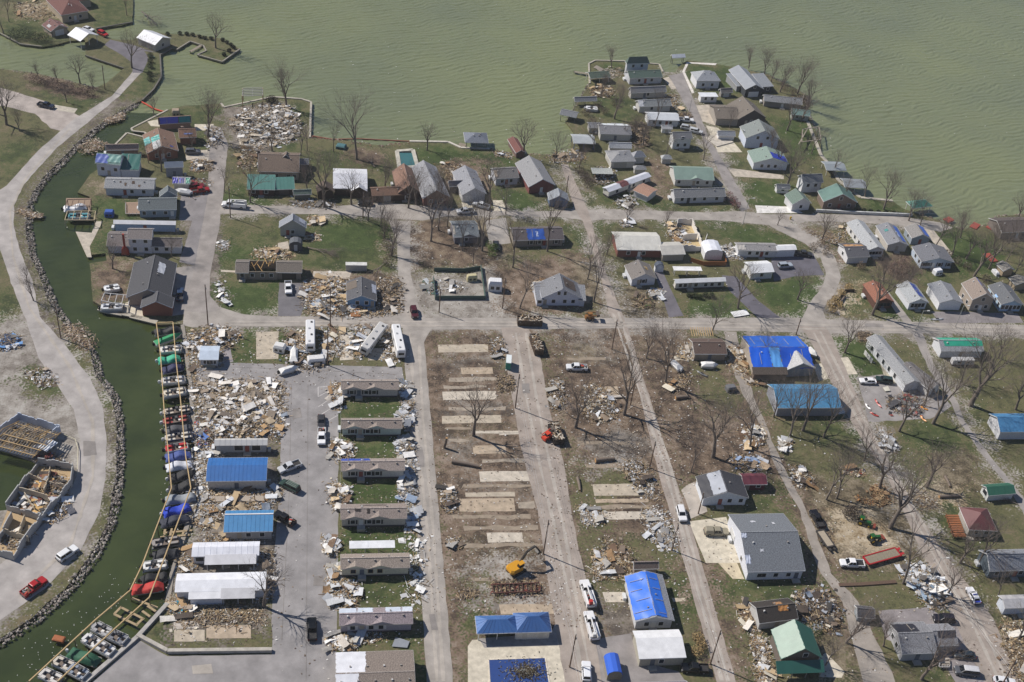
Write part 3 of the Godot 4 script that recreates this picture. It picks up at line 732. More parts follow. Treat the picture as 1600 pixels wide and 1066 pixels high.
	for q in [[497,605, 523,603],[497,605, 497,620],[497,620, 525,605],[497,636, 525,617],[497,651, 525,633],[508,660, 528,649]]:
		var a := gp(q[0], q[1], 0.034)
		var b := gp(q[2], q[3], 0.034)
		var t := (b - a).normalized() * 0.07
		var nn := Vector3(-t.z, 0, t.x)
		var mb := MB.new()
		mb.quad(a - nn, a + nn, b + nn, b - nn)
		if mb.n[0].y < 0:
			mb = MB.new()
			mb.quad(a + nn, a - nn, b - nn, b + nn)
		struct("road_marking", mb, pm)
	# wheel tracks of pale dust, patches and joints
	var dust := mat("a59e95", "road", 0.95)
	var tar := mat("85807c", "road", 0.9)
	for q in [[[806,520, 822,620, 842,720, 868,830, 895,960, 910,1066], 0], [[822,520, 838,620, 858,720, 880,820, 905,960, 925,1066], 0], [[958,490, 982,560, 1035,720, 1058,800, 1128,1064], 0], [[966,488, 990,560, 1045,720, 1066,800, 1138,1064], 0], [[1272,520, 1340,655, 1405,765, 1455,860, 1520,975, 1562,1065], 0], [[1282,518, 1350,655, 1412,762, 1465,860, 1533,975, 1575,1065], 0], [[640,520, 648,640, 668,830, 683,1065], 0], [[655,540, 660,640, 677,830, 693,1065], 0], [[360,503, 640,503, 960,504, 1280,508, 1600,513], 0], [[360,508, 640,509, 960,509, 1280,514, 1600,519], 0], [[481,600, 480,800, 478,1064], 1], [[455,600, 452,760, 440,1000], 1], [[110,200, 40,278, 15,330, 20,400, 45,480, 110,575, 145,660, 145,745, 110,850, 30,930], 0], [[355,573, 520,580, 620,585], 1]]:
		var pl: Array = q[0]
		var mb := MB.new()
		for i in range(0, pl.size() - 2, 2):
			var a := gp(pl[i], pl[i + 1], 0.062)
			var c := gp(pl[i + 2], pl[i + 3], 0.062)
			var n := maxi(1, int(a.distance_to(c) / 2.0))
			var t := (c - a).normalized()
			var nn := Vector3(-t.z, 0, t.x)
			var w0 := 0.3
			for m in n:
				var w1: float = rng.randf_range(0.18, 0.5) if q[1] == 0 else rng.randf_range(0.03, 0.07)
				var p := a.lerp(c, float(m) / n)
				var r := a.lerp(c, float(m + 1) / n)
				if q[1] == 1: w0 = w1
				mb.quad(p - nn * w0, r - nn * w1, r + nn * w1, p + nn * w0)
				w0 = w1
		if mb.n[0].y < 0:
			for i in range(0, mb.v.size(), 3):
				var s := mb.v[i + 1]
				mb.v[i + 1] = mb.v[i + 2]
				mb.v[i + 2] = s
			for i in mb.n.size(): mb.n[i] = -mb.n[i]
		struct("road_wear", mb, dust if q[1] == 0 else tar)
	for q in [[455,640, 470,638, 471,652, 456,654], [490,900, 505,899, 506,915, 491,916], [650,700, 660,699, 663,730, 652,731], [670,960, 680,959, 683,985, 673,986], [540,500, 560,500, 560,506, 540,506], [1350,505, 1380,506, 1381,512, 1351,511], [815,600, 826,599, 829,615, 818,616], [300,1040, 330,1038, 333,1052, 302,1054], [130,690, 150,690, 150,712, 131,714]]:
		patch("road_patch", q, tar if q[0] % 20 else dust, 0.064, 0.25)

# ================================================================ buildings
var homes := []

func frame_of(L: Vector2, R: Vector2, B: Vector3) -> Array:
	var a := gp(L.x, L.y)
	var b := gp(R.x, R.y)
	var d := b - a
	var w := d.length()
	var ang := atan2(-d.z, d.x)
	if absf(ang) < deg_to_rad(4.0): ang = 0.0
	var bs := Basis(Vector3.UP, ang)
	var q := gp(B.x, B.y, B.z) - a
	var dep := maxf(1.5, -q.dot(bs.z))
	var mid := (a + b) * 0.5 - bs.z * (dep * 0.5)
	return [Transform3D(bs, mid), w, dep]

func house(called: String, label: String, category: String, L: Vector2, R: Vector2, B: Vector3, h: float, roof: String, rise: float, wc: String, rc: String, o := {}) -> Node3D:
	var fr := frame_of(L, R, B)
	var t: Transform3D = fr[0]
	var root := Node3D.new()
	root.name = numbered(called)
	add_child(root)
	root.transform = t
	tag(root, label, category, o.get("group", ""))
	homes.append([t.origin, label])
	block(root, L, R, B, h, roof, rise, wc, rc, o)
	# entrance, stoop and outdoor unit of a dwelling
	if category in ["house", "mobile home"] and not o.has("open"):
		var w: float = fr[1]
		var d: float = fr[2]
		if not o.has("door") and not o.has("gar"):
			var at := 0.5
			for k in [0.5, 0.4, 0.62, 0.3, 0.72, 0.9, 0.08]:
				var ok := true
				for q in o.get("wf", []):
					if absf(q - k) * w < 1.3: ok = false
				if ok:
					at = k
					break
			var x := lerpf(-w * 0.5, w * 0.5, at)
			var sk: float = o.get("skirt", 0.0)
			bx("door", Vector3(x, sk + 1.05, d * 0.5 + 0.03), Vector3(0.95, 2.1, 0.1), mat(["8a4a40", "d2d2d0", "5b6470", "a39a8c"][homes.size() % 4]), root)
			bx("stoop", Vector3(x, 0.15 + sk * 0.4, d * 0.5 + 0.75), Vector3(1.8, 0.3 + sk * 0.8, 1.3), mat("aaa397", "conc"), root)
		if homes.size() % 2 == 0: bx("air_conditioner", Vector3(w * 0.5 + 0.7, 0.4, d * 0.2), Vector3(0.8, 0.8, 0.8), mat("a9aaa8"), root)
		if homes.size() % 3 == 0: bx("propane_tank", Vector3(-w * 0.5 - 0.8, 0.5, -d * 0.2), Vector3(0.7, 0.8, 1.6), gloss("d0d2d3", 0.4), root)
	return root

func slab(mb: MB, e0: Vector3, e1: Vector3, r1: Vector3, r0: Vector3, th: float) -> void:
	var n := (r1 - e0).cross(r0 - e0)
	if n.length() < 1e-6: n = (e1 - e0).cross(r1 - e0)
	n = n.normalized()
	if n.y < 0: n = -n
	var dn := n * -th
	mb.quad(e0, r0, r1, e1)
	mb.quad(e1 + dn, r1 + dn, r0 + dn, e0 + dn)
	mb.quad(e0 + dn, e0, e1, e1 + dn)
	mb.quad(e1 + dn, e1, r1, r1 + dn)
	mb.quad(r1 + dn, r1, r0, r0 + dn)
	mb.quad(r0 + dn, r0, e0, e0 + dn)

func window(p: Vector3, w: float, h: float, turn: float, fr: Transform3D, root: Node3D, fm: Material, shut := "") -> void:
	var t := fr * Transform3D(Basis(Vector3.UP, turn), p)
	var fo := bx("window", Vector3.ZERO, Vector3.ONE, fm, root)
	fo.transform = t * Transform3D(Basis.from_scale(Vector3(w + 0.2, h + 0.2, 0.08)), Vector3.ZERO)
	var pn := bx("pane", Vector3(0, 0, 0.12), Vector3(w / (w + 0.2), h / (h + 0.2), 1.0), gloss("2b3138", 0.12), fo)
	pn.position = Vector3(0, 0, 0.2)
	if shut != "":
		for s in [-1.0, 1.0]:
			var so := bx("shutter", Vector3.ZERO, Vector3.ONE, mat(shut), root)
			so.transform = t * Transform3D(Basis.from_scale(Vector3(0.42, h + 0.25, 0.06)), Vector3(s * (w * 0.5 + 0.36), 0, 0.01))

func tarp(called: String, s: Array, q: Array, root: Node3D, fr: Transform3D, wrinkle := 0.05) -> void:
	var e0: Vector3 = s[0]
	var e1: Vector3 = s[1]
	var r1: Vector3 = s[2]
	var r0: Vector3 = s[3]
	var n := (r1 - e0).cross(r0 - e0)
	if n.length() < 1e-6: n = (e1 - e0).cross(r1 - e0)
	n = n.normalized()
	if n.y < 0: n = -n
	var nx := 17
	var nv := 13
	var pts := []
	for j in nv:
		for i in nx:
			var u: float = lerpf(q[0], q[1], i / (nx - 1.0))
			var v: float = lerpf(q[3], q[2], j / (nv - 1.0))
			var edge := i == 0 or j == 0 or i == nx - 1 or j == nv - 1
			if edge:
				u += rng.randf_range(-0.012, 0.012); v += rng.randf_range(-0.02, 0.02)
			var p := e0.lerp(e1, u).lerp(r0.lerp(r1, u), v)
			pts.append(p + n * (0.03 + rng.randf() * wrinkle * 0.5 + wrinkle * 0.7 * (1.0 + sin(i * 0.9 + j * 0.35) + 0.5 * sin(j * 0.8 + i * 0.3))))
	var mb := MB.new()
	mb.grid(pts, nx, nv)
	var m: Material = gloss(q[4], 0.42) if called == "tarp" else (mat(q[4], "metal", 0.6) if called == "roof_sheet" else mat(q[4], "wood", 0.9))
	part(called, mb, m, root).transform = fr
	# battens that hold a large tarp down
	var wid: float = absf(q[1] - q[0]) * e0.distance_to(e1)
	if called == "tarp" and wid > 5.0 and absf(q[3] - q[2]) > 0.5:
		for k in int(wid / 3.0):
			var u: float = lerpf(q[0], q[1], (k + rng.randf_range(0.3, 0.7)) / float(int(wid / 3.0)))
			var bb := MB.new()
			var v0: float = lerpf(q[2], q[3], rng.randf_range(0.04, 0.3))
			var v1: float = lerpf(q[2], q[3], rng.randf_range(0.65, 0.96))
			bb.bar(e0.lerp(e1, u).lerp(r0.lerp(r1, u), v0) + n * 0.2, e0.lerp(e1, u).lerp(r0.lerp(r1, u), v1) + n * 0.2, 0.09, 0.06)
			part("batten", bb, mat("a9a294", "wood"), root).transform = fr

func block(root: Node3D, L: Vector2, R: Vector2, B: Vector3, h: float, roof: String, rise: float, wc: String, rc: String, o := {}) -> Array:
	var f := frame_of(L, R, B)
	var fr: Transform3D = root.transform.affine_inverse() * (f[0] as Transform3D)
	var w: float = f[1]
	var d: float = f[2]
	var x := w * 0.5
	var z := d * 0.5
	var ov: float = o.get("ov", 0.35)
	var wk: String = o.get("wk", "siding")
	var rk: String = o.get("rk", "shingle")
	var wm := mat(wc, wk, 0.85)
	var rm := mat(rc, rk, 0.85)
	var tm := mat(o.get("tc", "cfd0d0"), "siding", 0.7)
	var sk: float = o.get("skirt", 0.0)
	var top := h + rise
	# walls
	if o.has("open"):
		var pc: String = o.open
		var k := maxi(2, int(w / 3.0) + 1)
		for i in k:
			for s in [-1.0, 1.0]:
				var po := bx("post", Vector3.ZERO, Vector3.ONE, mat(pc), root)
				po.transform = fr * Transform3D(Basis.from_scale(Vector3(0.16, h + 0.6, 0.16)), Vector3(lerpf(-x + 0.15, x - 0.15, i / (k - 1.0)), h * 0.5 - 0.3, s * (z - 0.15)))
	else:
		var mb := MB.new()
		var c := [Vector3(-x, sk, z), Vector3(x, sk, z), Vector3(x, sk, -z), Vector3(-x, sk, -z)]
		var u := Vector3(0, h - sk, 0)
		if roof == "none":
			var th := 0.16
			for b2 in [[Vector3(0, h * 0.5, z - th * 0.5), Vector3(w, h, th)], [Vector3(0, h * 0.5, -z + th * 0.5), Vector3(w, h, th)], [Vector3(x - th * 0.5, h * 0.5, 0), Vector3(th, h, d - 2 * th)], [Vector3(-x + th * 0.5, h * 0.5, 0), Vector3(th, h, d - 2 * th)]]:
				mb.box(b2[0], b2[1])
		else:
			for i in 4: mb.quad(c[i], c[i] + u, c[(i + 1) % 4] + u, c[(i + 1) % 4])
			var rz0: float = o.get("rz", 0.0) * d
			if roof == "gx":
				mb.tri(Vector3(-x, h, -z), Vector3(-x, top, rz0), Vector3(-x, h, z))
				mb.tri(Vector3(x, h, z), Vector3(x, top, rz0), Vector3(x, h, -z))
			elif roof == "gz":
				mb.tri(Vector3(-x, h, z), Vector3(0, top, z), Vector3(x, h, z))
				mb.tri(Vector3(x, h, -z), Vector3(0, top, -z), Vector3(-x, h, -z))
			elif roof == "shed":
				mb.quad(Vector3(-x, h, -z), Vector3(-x, top, -z), Vector3(x, top, -z), Vector3(x, h, -z))
				mb.tri(Vector3(-x, h, -z), Vector3(-x, top, -z), Vector3(-x, h, z))
				mb.tri(Vector3(x, h, z), Vector3(x, top, -z), Vector3(x, h, -z))
		var wo := part("wall", mb, wm, root)
		wo.transform = fr
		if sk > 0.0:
			var so := bx("skirting", Vector3.ZERO, Vector3.ONE, mat(o.get("skc", "4a474a"), "siding"), root)  # dark strip: lattice skirting with the shade under the home in its colour
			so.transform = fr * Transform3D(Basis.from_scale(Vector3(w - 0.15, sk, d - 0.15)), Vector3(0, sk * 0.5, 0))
	# roof
	var sl := []
	var hv := h + 0.06
	match roof:
		"gx":
			var rz: float = o.get("rz", 0.0) * d
			var kf := rise / (z - rz) * ov
			var kb := rise / (z + rz) * ov
			sl.append([Vector3(-x - ov, hv - kf, z + ov), Vector3(x + ov, hv - kf, z + ov), Vector3(x + ov, hv + rise, rz), Vector3(-x - ov, hv + rise, rz)])
			sl.append([Vector3(x + ov, hv - kb, -z - ov), Vector3(-x - ov, hv - kb, -z - ov), Vector3(-x - ov, hv + rise, rz), Vector3(x + ov, hv + rise, rz)])
		"gz":
			var k := rise / x * ov
			sl.append([Vector3(-x - ov, hv - k, -z - ov), Vector3(-x - ov, hv - k, z + ov), Vector3(0, hv + rise, z + ov), Vector3(0, hv + rise, -z - ov)])
			sl.append([Vector3(x + ov, hv - k, z + ov), Vector3(x + ov, hv - k, -z - ov), Vector3(0, hv + rise, -z - ov), Vector3(0, hv + rise, z + ov)])
		"hip":
			var m := minf(x, z)
			var rx := maxf(x - m, 0.05)
			var rz2 := maxf(z - m, 0.05)
			var e := [Vector3(-x - ov, hv - 0.12, z + ov), Vector3(x + ov, hv - 0.12, z + ov), Vector3(x + ov, hv - 0.12, -z - ov), Vector3(-x - ov, hv - 0.12, -z - ov)]
			var t2 := [Vector3(-rx, hv + rise, rz2), Vector3(rx, hv + rise, rz2), Vector3(rx, hv + rise, -rz2), Vector3(-rx, hv + rise, -rz2)]
			for i in 4:
				var j := (i + 1) % 4
				sl.append([e[i], e[j], t2[j], t2[i]])
			var mb3 := MB.new()
			mb3.quad(t2[0] + Vector3(0, 0.005, 0), t2[3] + Vector3(0, 0.005, 0), t2[2] + Vector3(0, 0.005, 0), t2[1] + Vector3(0, 0.005, 0))
			part("ridge_cap", mb3, rm, root).transform = fr
		"shed":
			var k := rise / d * ov
			sl.append([Vector3(-x - ov, hv - k, z + ov), Vector3(x + ov, hv - k, z + ov), Vector3(x + ov, hv + rise + k, -z - ov), Vector3(-x - ov, hv + rise + k, -z - ov)])
		"flat":
			sl.append([Vector3(-x - ov, hv, z + ov), Vector3(x + ov, hv, z + ov), Vector3(x + ov, hv + 0.02, -z - ov), Vector3(-x - ov, hv + 0.02, -z - ov)])
		"barrel":
			var pr := Vector3(-x - 0.1, hv - 0.1, 0)
			for i in 5:
				var t := PI - PI * (i + 1) / 5.0
				var nx := Vector3(cos(t) * (x + 0.1), hv - 0.1 + sin(t) * rise, 0)
				var zz := Vector3(0, 0, z + 0.15)
				sl.append([pr - zz, pr + zz, nx + zz, nx - zz] if i < 3 else [nx + zz, nx - zz, pr - zz, pr + zz])
				pr = nx
			var mb4 := MB.new()
			for s in [-1.0, 1.0]:
				for i in 5:
					var t0 := PI * i / 5.0
					var t1 := PI * (i + 1) / 5.0
					var a := Vector3(0, hv - 0.1, s * z)
					var p0 := Vector3(cos(t0) * x, hv - 0.1 + sin(t0) * rise, s * z)
					var p1 := Vector3(cos(t1) * x, hv - 0.1 + sin(t1) * rise, s * z)
					if s > 0: mb4.tri(a, p1, p0)
					else: mb4.tri(a, p0, p1)
			part("gable", mb4, wm, root).transform = fr
	if sl.size() > 0:
		var rb := MB.new()
		for s in sl: slab(rb, s[0], s[1], s[2], s[3], 0.13)
		part("roof", rb, rm, root).transform = fr
		# bright edging along eaves and rakes
		if not o.has("notrim") and roof in ["gx", "gz", "hip", "shed"]:
			var tb := MB.new()
			for s in sl:
				var dn := Vector3(0, -0.12, 0)
				tb.bar(s[0] + dn, s[1] + dn, 0.09, 0.2)
				if roof != "hip":
					tb.bar(s[1] + dn, s[2] + dn, 0.07, 0.2)
					tb.bar(s[0] + dn, s[3] + dn, 0.07, 0.2)
			part("fascia", tb, tm, root).transform = fr
		if rk == "shingle" and roof in ["gx", "gz"] and not o.has("ridge"):
			var rb3 := MB.new()
			var s1: Array = sl[0]
			rb3.bar((s1[2] as Vector3) + Vector3(0, 0.02, 0), (s1[3] as Vector3) + Vector3(0, 0.02, 0), 0.3, 0.06)
			part("ridge_cap", rb3, mat(Color.html(rc).lightened(0.12).to_html(false), "shingle"), root).transform = fr
		if o.has("ridge"):
			var rb2 := MB.new()
			var s0: Array = sl[0]
			rb2.bar((s0[2] as Vector3) + Vector3(0, 0.03, 0), (s0[3] as Vector3) + Vector3(0, 0.03, 0), 0.35, 0.07)
			part("ridge_cap", rb2, mat(o.ridge, "metal"), root).transform = fr
		if o.has("seam"):   # standing seams of a metal roof
			for s in sl:
				var len: float = (s[1] as Vector3).distance_to(s[0])
				var k := int(len / o.seam)
				var sb := MB.new()
				for i in range(1, k):
					var u: float = float(i) / k
					sb.bar((s[0] as Vector3).lerp(s[1], u), (s[3] as Vector3).lerp(s[2], u), 0.07, 0.09)
				if k > 1: part("roof_seams", sb, rm, root).transform = fr
		var nv: int = o.get("v", 3 if rk == "shingle" and roof in ["gx", "gz", "hip"] and w * d > 40.0 else 0)
		for i in nv:
			var s: Array = sl[i % mini(2, sl.size())]
			var u: float = (i + 0.6) / (nv + 0.3)
			var p := (s[0] as Vector3).lerp(s[1], u).lerp((s[3] as Vector3).lerp(s[2], u), 0.72)
			var vo := bx("roof_vent", Vector3.ZERO, Vector3.ONE, mat("8e8a86" if i % 3 else "c9c9c7"), root)
			vo.transform = fr * Transform3D(Basis.from_scale(Vector3(0.3, 0.4, 0.3)), p + Vector3(0, 0.12, 0))
		for q in o.get("tarp", []): tarp("tarp", sl[q[0]], [q[1], q[2], q[3], q[4], q[5]], root, fr)
		for q in o.get("sheet", []): tarp("roof_sheet", sl[q[0]], [q[1], q[2], q[3], q[4], q[5]], root, fr, 0.015)
		for q in o.get("bare", []): tarp("bare_decking", sl[q[0]], [q[1], q[2], q[3], q[4], q[5]], root, fr, 0.04)
	for cxf in o.get("dorm", []):
		var a := 2.3
		var cx: float = lerpf(-x, x, cxf)
		var zf := z + ov + 0.02
		var ye := hv - rise / z * ov + 0.02
		var yp := ye + 0.85
		var zb := zf - (yp - ye) / (rise / z)
		var db := MB.new()
		db.tri(Vector3(cx - a, ye, zf), Vector3(cx, yp, zb), Vector3(cx, yp, zf))
		db.tri(Vector3(cx, yp, zf), Vector3(cx, yp, zb), Vector3(cx + a, ye, zf))
		part("roof_gable", db, rm, root).transform = fr
		var d2 := MB.new()
		d2.tri(Vector3(cx - a, ye - 0.1, zf - 0.05), Vector3(cx, yp - 0.06, zf - 0.05), Vector3(cx + a, ye - 0.1, zf - 0.05))
		part("gable", d2, wm, root).transform = fr
	var fm := mat(o.get("fc", "dedede"))
	var wy: float = o.get("wy", 1.55)
	var ww: float = o.get("ww", 1.0)
	var wh: float = o.get("wh", 1.15)
	for q in o.get("wf", []): window(Vector3(lerpf(-x, x, q), wy, z + 0.03), ww, wh, 0, fr, root, fm, o.get("sh", ""))
	for q in o.get("wf2", []): window(Vector3(lerpf(-x, x, q), wy + 2.7, z + 0.03), ww, wh, 0, fr, root, fm, o.get("sh", ""))
	for q in o.get("wl", []): window(Vector3(-x - 0.03, wy, lerpf(-z, z, q)), ww, wh, -PI / 2, fr, root, fm)
	for q in o.get("wr", []): window(Vector3(x + 0.03, wy, lerpf(-z, z, q)), ww, wh, PI / 2, fr, root, fm)
	for q in o.get("door", []):
		var dr := bx("door", Vector3.ZERO, Vector3.ONE, mat(o.get("dc", "b9b4ab")), root)
		dr.transform = fr * Transform3D(Basis.from_scale(Vector3(1.0, 2.1, 0.1)), Vector3(lerpf(-x, x, q), sk + 1.05, z + 0.03))
	for q in o.get("gar", []):
		var dr := bx("garage_door", Vector3.ZERO, Vector3.ONE, mat(o.get("gc", "d5d5d3"), "siding"), root)
		dr.transform = fr * Transform3D(Basis.from_scale(Vector3(q[1], 2.2, 0.1)), Vector3(lerpf(-x, x, q[0]), 1.1, z + 0.04))
	for q in o.get("garl", []):
		var dr := bx("garage_door", Vector3.ZERO, Vector3.ONE, mat(o.get("gc", "d5d5d3"), "siding"), root)
		dr.transform = fr * Transform3D(Basis.from_scale(Vector3(0.1, 2.2, q[1])), Vector3(-x - 0.04, 1.1, lerpf(-z, z, q[0])))
	for q in o.get("ch", []):
		var co := bx("chimney", Vector3.ZERO, Vector3.ONE, mat(q[3], "brick"), root)
		co.transform = fr * Transform3D(Basis.from_scale(Vector3(0.9, q[2], 0.7)), Vector3(lerpf(-x, x, q[0]), q[2] * 0.5, lerpf(-z, z, q[1])))
	return [fr, x, z, sl]

func V(a: float, b: float) -> Vector2: return Vector2(a, b)
func B(a: float, b: float, c: float) -> Vector3: return Vector3(a, b, c)

func build_buildings() -> void:
	var h: Node3D
	# ---- far west shore
	h = house("house", "maroon hip roofed house at the head of the walled inlet", "house", V(98,36), V(138,29), B(92,-4,3.4), 3.4, "hip", 2.6, "b5a893", "6b4640", {"wf": [0.3, 0.7], "v": 2, "tarp": [[0, 0.5, 0.56, 0.55, 0.7, "d9d6d2"]]})
	block(h, V(112,16), V(142,10), B(108,-14,3.4), 3.4, "gx", 2.2, "b5a893", "5e3d3a", {"notrim": 1})
	house("garage", "small maroon roofed outbuilding with holes beside the evergreen hedge", "garage", V(81,58), V(106,52), B(68,38,2.6), 2.5, "gz", 1.6, "a89c8d", "70504c", {"gar": [[0.5, 3.4]], "bare": [[0, 0.35, 0.65, 0.2, 0.5, "d6d4cf"], [1, 0.1, 0.3, 0.3, 0.6, "cfc8bd"]]})
	house("boathouse", "white metal roofed open boathouse over the pond beside the red truck", "boathouse", V(127,75), V(153,66), B(118,42,5.0), 3.0, "gz", 1.7, "c9c7c2", "d7d9de", {"rk": "metal", "open": "d0cec9", "seam": 0.9})
	house("garage", "white metal roofed double garage on the lake point", "garage", V(243,81), V(266,71), B(220,48,5.0), 3.0, "gz", 1.7, "b9b2a6", "dadce0", {"rk": "metal", "seam": 0.9, "wf": [0.5], "garl": [[0.35, 2.6], [0.68, 2.6]], "gc": "a89f93"})
	# ---- canal shore
	h = house("house", "brown roofed brick house patched with teal and grey tarps", "house", V(232,251), V(278,247), B(264,207,3.2), 3.0, "gz", 2.0, "8a5b48", "7d6455", {"wk": "brick", "wf": [0.3, 0.7], "tarp": [[0, 0.35, 0.62, 0.45, 0.98, "3f9a94"], [0, 0.62, 0.98, 0.45, 0.95, "a9abac"], [0, 0.25, 0.6, 0.0, 0.38, "4f9c9a"], [1, 0.1, 0.16, 0.3, 0.5, "4a5fb8"]]})
	block(h, V(282,226), V(306,225), B(306,201,3.0), 2.9, "gx", 1.5, "8a5b48", "80614f", {"wk": "brick", "tarp": [[0, 0.3, 0.8, 0.35, 0.5, "8d9bd0"]], "ch": [[0.2, 0.3, 4.8, "7b6a60"]]})
	block(h, V(250,203), V(298,200), B(295,186,3.0), 2.9, "gx", 1.3, "9a8577", "7d6455", {"tarp": [[0, 0.05, 0.6, 0.0, 0.98, "5a5fc0"], [0, 0.62, 0.97, 0.05, 0.95, "2f8f8a"], [1, 0.1, 0.9, 0.1, 0.95, "48a3a0"]]})
	house("cottage", "low cottage with teal and pink tarps nailed along its roof", "house", V(168,244), V(216,243), B(217,227,3.0), 2.8, "gx", 1.0, "7e6c62", "8d7a72", {"tarp": [[1, 0.02, 0.48, 0.05, 0.98, "a8596a"], [1, 0.52, 0.98, 0.05, 0.98, "3a9d9b"]]})
	h = house("house", "two storey white canal house under loose blue and green tarps", "house", V(153,274), V(189,277), B(190,243,4.8), 4.8, "gx", 1.6, "c6cbd6", "6d8a84", {"wf": [0.25, 0.8], "wy": 2.6, "tarp": [[0, 0.0, 0.5, 0.05, 0.95, "5d6fb4"], [0, 0.45, 0.98, 0.2, 1.0, "78a29a"], [1, 0.05, 0.95, 0.1, 0.95, "3c7f76"]]})
	block(h, V(190,277), V(217,277), B(221,249,3.0), 2.9, "shed", 1.6, "c3c8d2", "4b6f69", {"tarp": [[0, 0.02, 0.98, 0.02, 0.98, "33665f"]]})
	house("mobile_home", "grey roofed mobile home with holes torn through its shingles", "mobile home", V(166,306), V(240,306), B(243,279,3.0), 2.9, "gx", 1.2, "bfc3cc", "8e9092", {"wf": [0.55, 0.8], "bare": [[0, 0.4, 0.44, 0.3, 0.6, "6c5a4b"], [0, 0.55, 0.6, 0.5, 0.8, "5b4c40"], [0, 0.68, 0.72, 0.2, 0.4, "7c6857"], [0, 0.3, 0.33, 0.6, 0.75, "5b4c40"]]})
	h = house("house", "blue grey cottage with slate shingle roof and railed deck by the canal", "house", V(219,340), V(275,339), B(277,308,3.1), 3.0, "gx", 1.6, "8b98a3", "60686a", {"wf": [0.12, 0.4, 0.72], "tc": "c9d0d4", "v": 2})
	block(h, V(252,318), V(276,317), B(270,298,3.0), 2.9, "gz", 1.8, "8b98a3", "656d70", {})
	house("cottage", "narrow two storey grey cottage wedged beside the debris filled drive", "house", V(260,277), V(286,276), B(286,253,4.2), 4.0, "gx", 1.0, "858a96", "99a0a8", {"rk": "metal"})
	house("shed", "small shed crossed by purple and green tarp strips", "shed", V(272,296), V(296,296), B(297,277,2.5), 2.4, "gx", 0.9, "c6c2ba", "b9bac6", {"door": [0.6], "tarp": [[0, 0.0, 0.3, 0.05, 0.98, "4a49a8"], [0, 0.36, 0.5, 0.1, 0.95, "5750b0"], [0, 0.56, 0.62, 0.1, 0.9, "6158b8"], [0, 0.75, 0.97, 0.05, 0.95, "4f9c86"]]})
	house("mobile_home", "long white roofed trailer with pale blue walls behind the two storey white house", "mobile home", V(180,362), V(274,361), B(275,346,3.0), 2.8, "gx", 0.5, "8fa6c6", "dcdcde", {"rk": "metal", "notrim": 1})
	h = house("house", "white house with tall centre block, brown wings and red chimney", "house", V(203,396), V(238,396), B(238,357,5.4), 5.3, "gx", 1.4, "d3d6dd", "7f7875", {"wf": [0.25, 0.75], "wf2": [0.25, 0.75], "tc": "dfe0e2"})
	block(h, V(170,395), V(203,396), B(203,361,3.0), 2.8, "gx", 1.5, "c9ccd4", "6f6866", {"wf": [0.75]})
	block(h, V(238.5,396), V(283,396), B(285,371,3.0), 2.7, "gx", 1.3, "d0d3da", "6b6462", {"wf": [0.15, 0.5]})
	var bk := MB.new()
	var cp := h.to_local(gp(196, 398))
	var r0 := PackedVector3Array()
	var r1 := PackedVector3Array()
	var r2 := PackedVector3Array()
	for q in [[-1, 1], [-1, -1], [1, -1], [1, 1]]:
		r0.append(cp + Vector3(q[0] * 1.1, 0, q[1] * 0.35)); r1.append(cp + Vector3(q[0] * 0.95, 1.8, q[1] * 0.32)); r2.append(cp + Vector3(q[0] * 0.28, 2.9, q[1] * 0.26))
	var r3 := PackedVector3Array()
	for q in r2: r3.append(q + Vector3(0, 4.2, 0))
	bk.loft([r0, r1, r2, r3])
	part("chimney", bk, mat("9c3f34", "brick"), h)
	h = house("house", "large charcoal roofed house with brick front and boat slip on the canal", "house", V(201,477), V(266,479), B(246,400,5.6), 3.2, "gz", 2.6, "9a8b80", "47484c", {"tc": "c5c8d0", "tarp": [[1, 0.55, 0.85, 0.45, 0.75, "c4c7cc"]]})
	block(h, V(223,494), V(269,493), B(267,466,3.2), 3.1, "gz", 2.0, "8a5646", "4b4c50", {"wk": "brick", "tc": "c8cad2"})
	# ---- north lake shore
	h = house("house", "brown roofed storey and a half house with front dormer north of the lake road", "house", V(405,281), V(466,281), B(467,239,3.4), 3.2, "gx", 2.6, "a89d90", "6b5d52", {"wf": [0.2, 0.45, 0.75, 0.9], "ch": [[-0.03, 0.4, 6.5, "5f5550"]]})
	var fr0 := block(h, V(441,268), V(454,268), B(448,247,5.4), 5.2, "gz", 1.2, "6b5d52", "6f6156", {"wf": [0.5], "wy": 4.6, "ww": 0.9})
	house("house", "dark red house under two broad teal metal roof planes", "house", V(388,306), V(428,306), B(428,276,4.4), 2.6, "shed", 2.0, "4a3633", "4f8078", {"rk": "metal", "seam": 1.0, "wf": [0.2, 0.7]})
	house("carport", "teal metal roofed carport joined to the dark red house", "carport", V(429,305), V(459,304), B(459,278,4.2), 2.4, "shed", 1.8, "4a4440", "588a80", {"rk": "metal", "seam": 1.0, "gar": [[0.5, 3.0]], "gc": "55504d"})
	house("shed", "small grey green roofed shed beside the teal carport", "shed", V(460,312), V(485,311), B(485,298,2.6), 2.3, "gx", 0.8, "6a6e66", "6c7b70", {})
	h = house("house", "dark brown house whose main roof is bright white metal", "house", V(522,306), V(572,306), B(570,265,3.0), 2.9, "gx", 1.8, "43362f", "d0d2d8", {"rk": "metal", "seam": 1.1, "door": [0.7]})
	block(h, V(497,311), V(521,310), B(510,283,4.4), 2.9, "gz", 1.7, "3f332d", "5f5148", {"tc": "6a5a50"})
	block(h, V(549,309), V(572,309), B(561,297,4.0), 2.7, "gz", 1.4, "3f332d", "cfd1d7", {"rk": "metal", "tc": "4a3c34"})
	house("house", "low brown roofed dark house along the lake road beside the tall brown gable", "house", V(582,316), V(632,314), B(632,290,2.8), 2.6, "gx", 1.2, "45342c", "73594a", {"gar": [[0.45, 2.4]], "gc": "9a9a98", "tc": "5c4a40"})
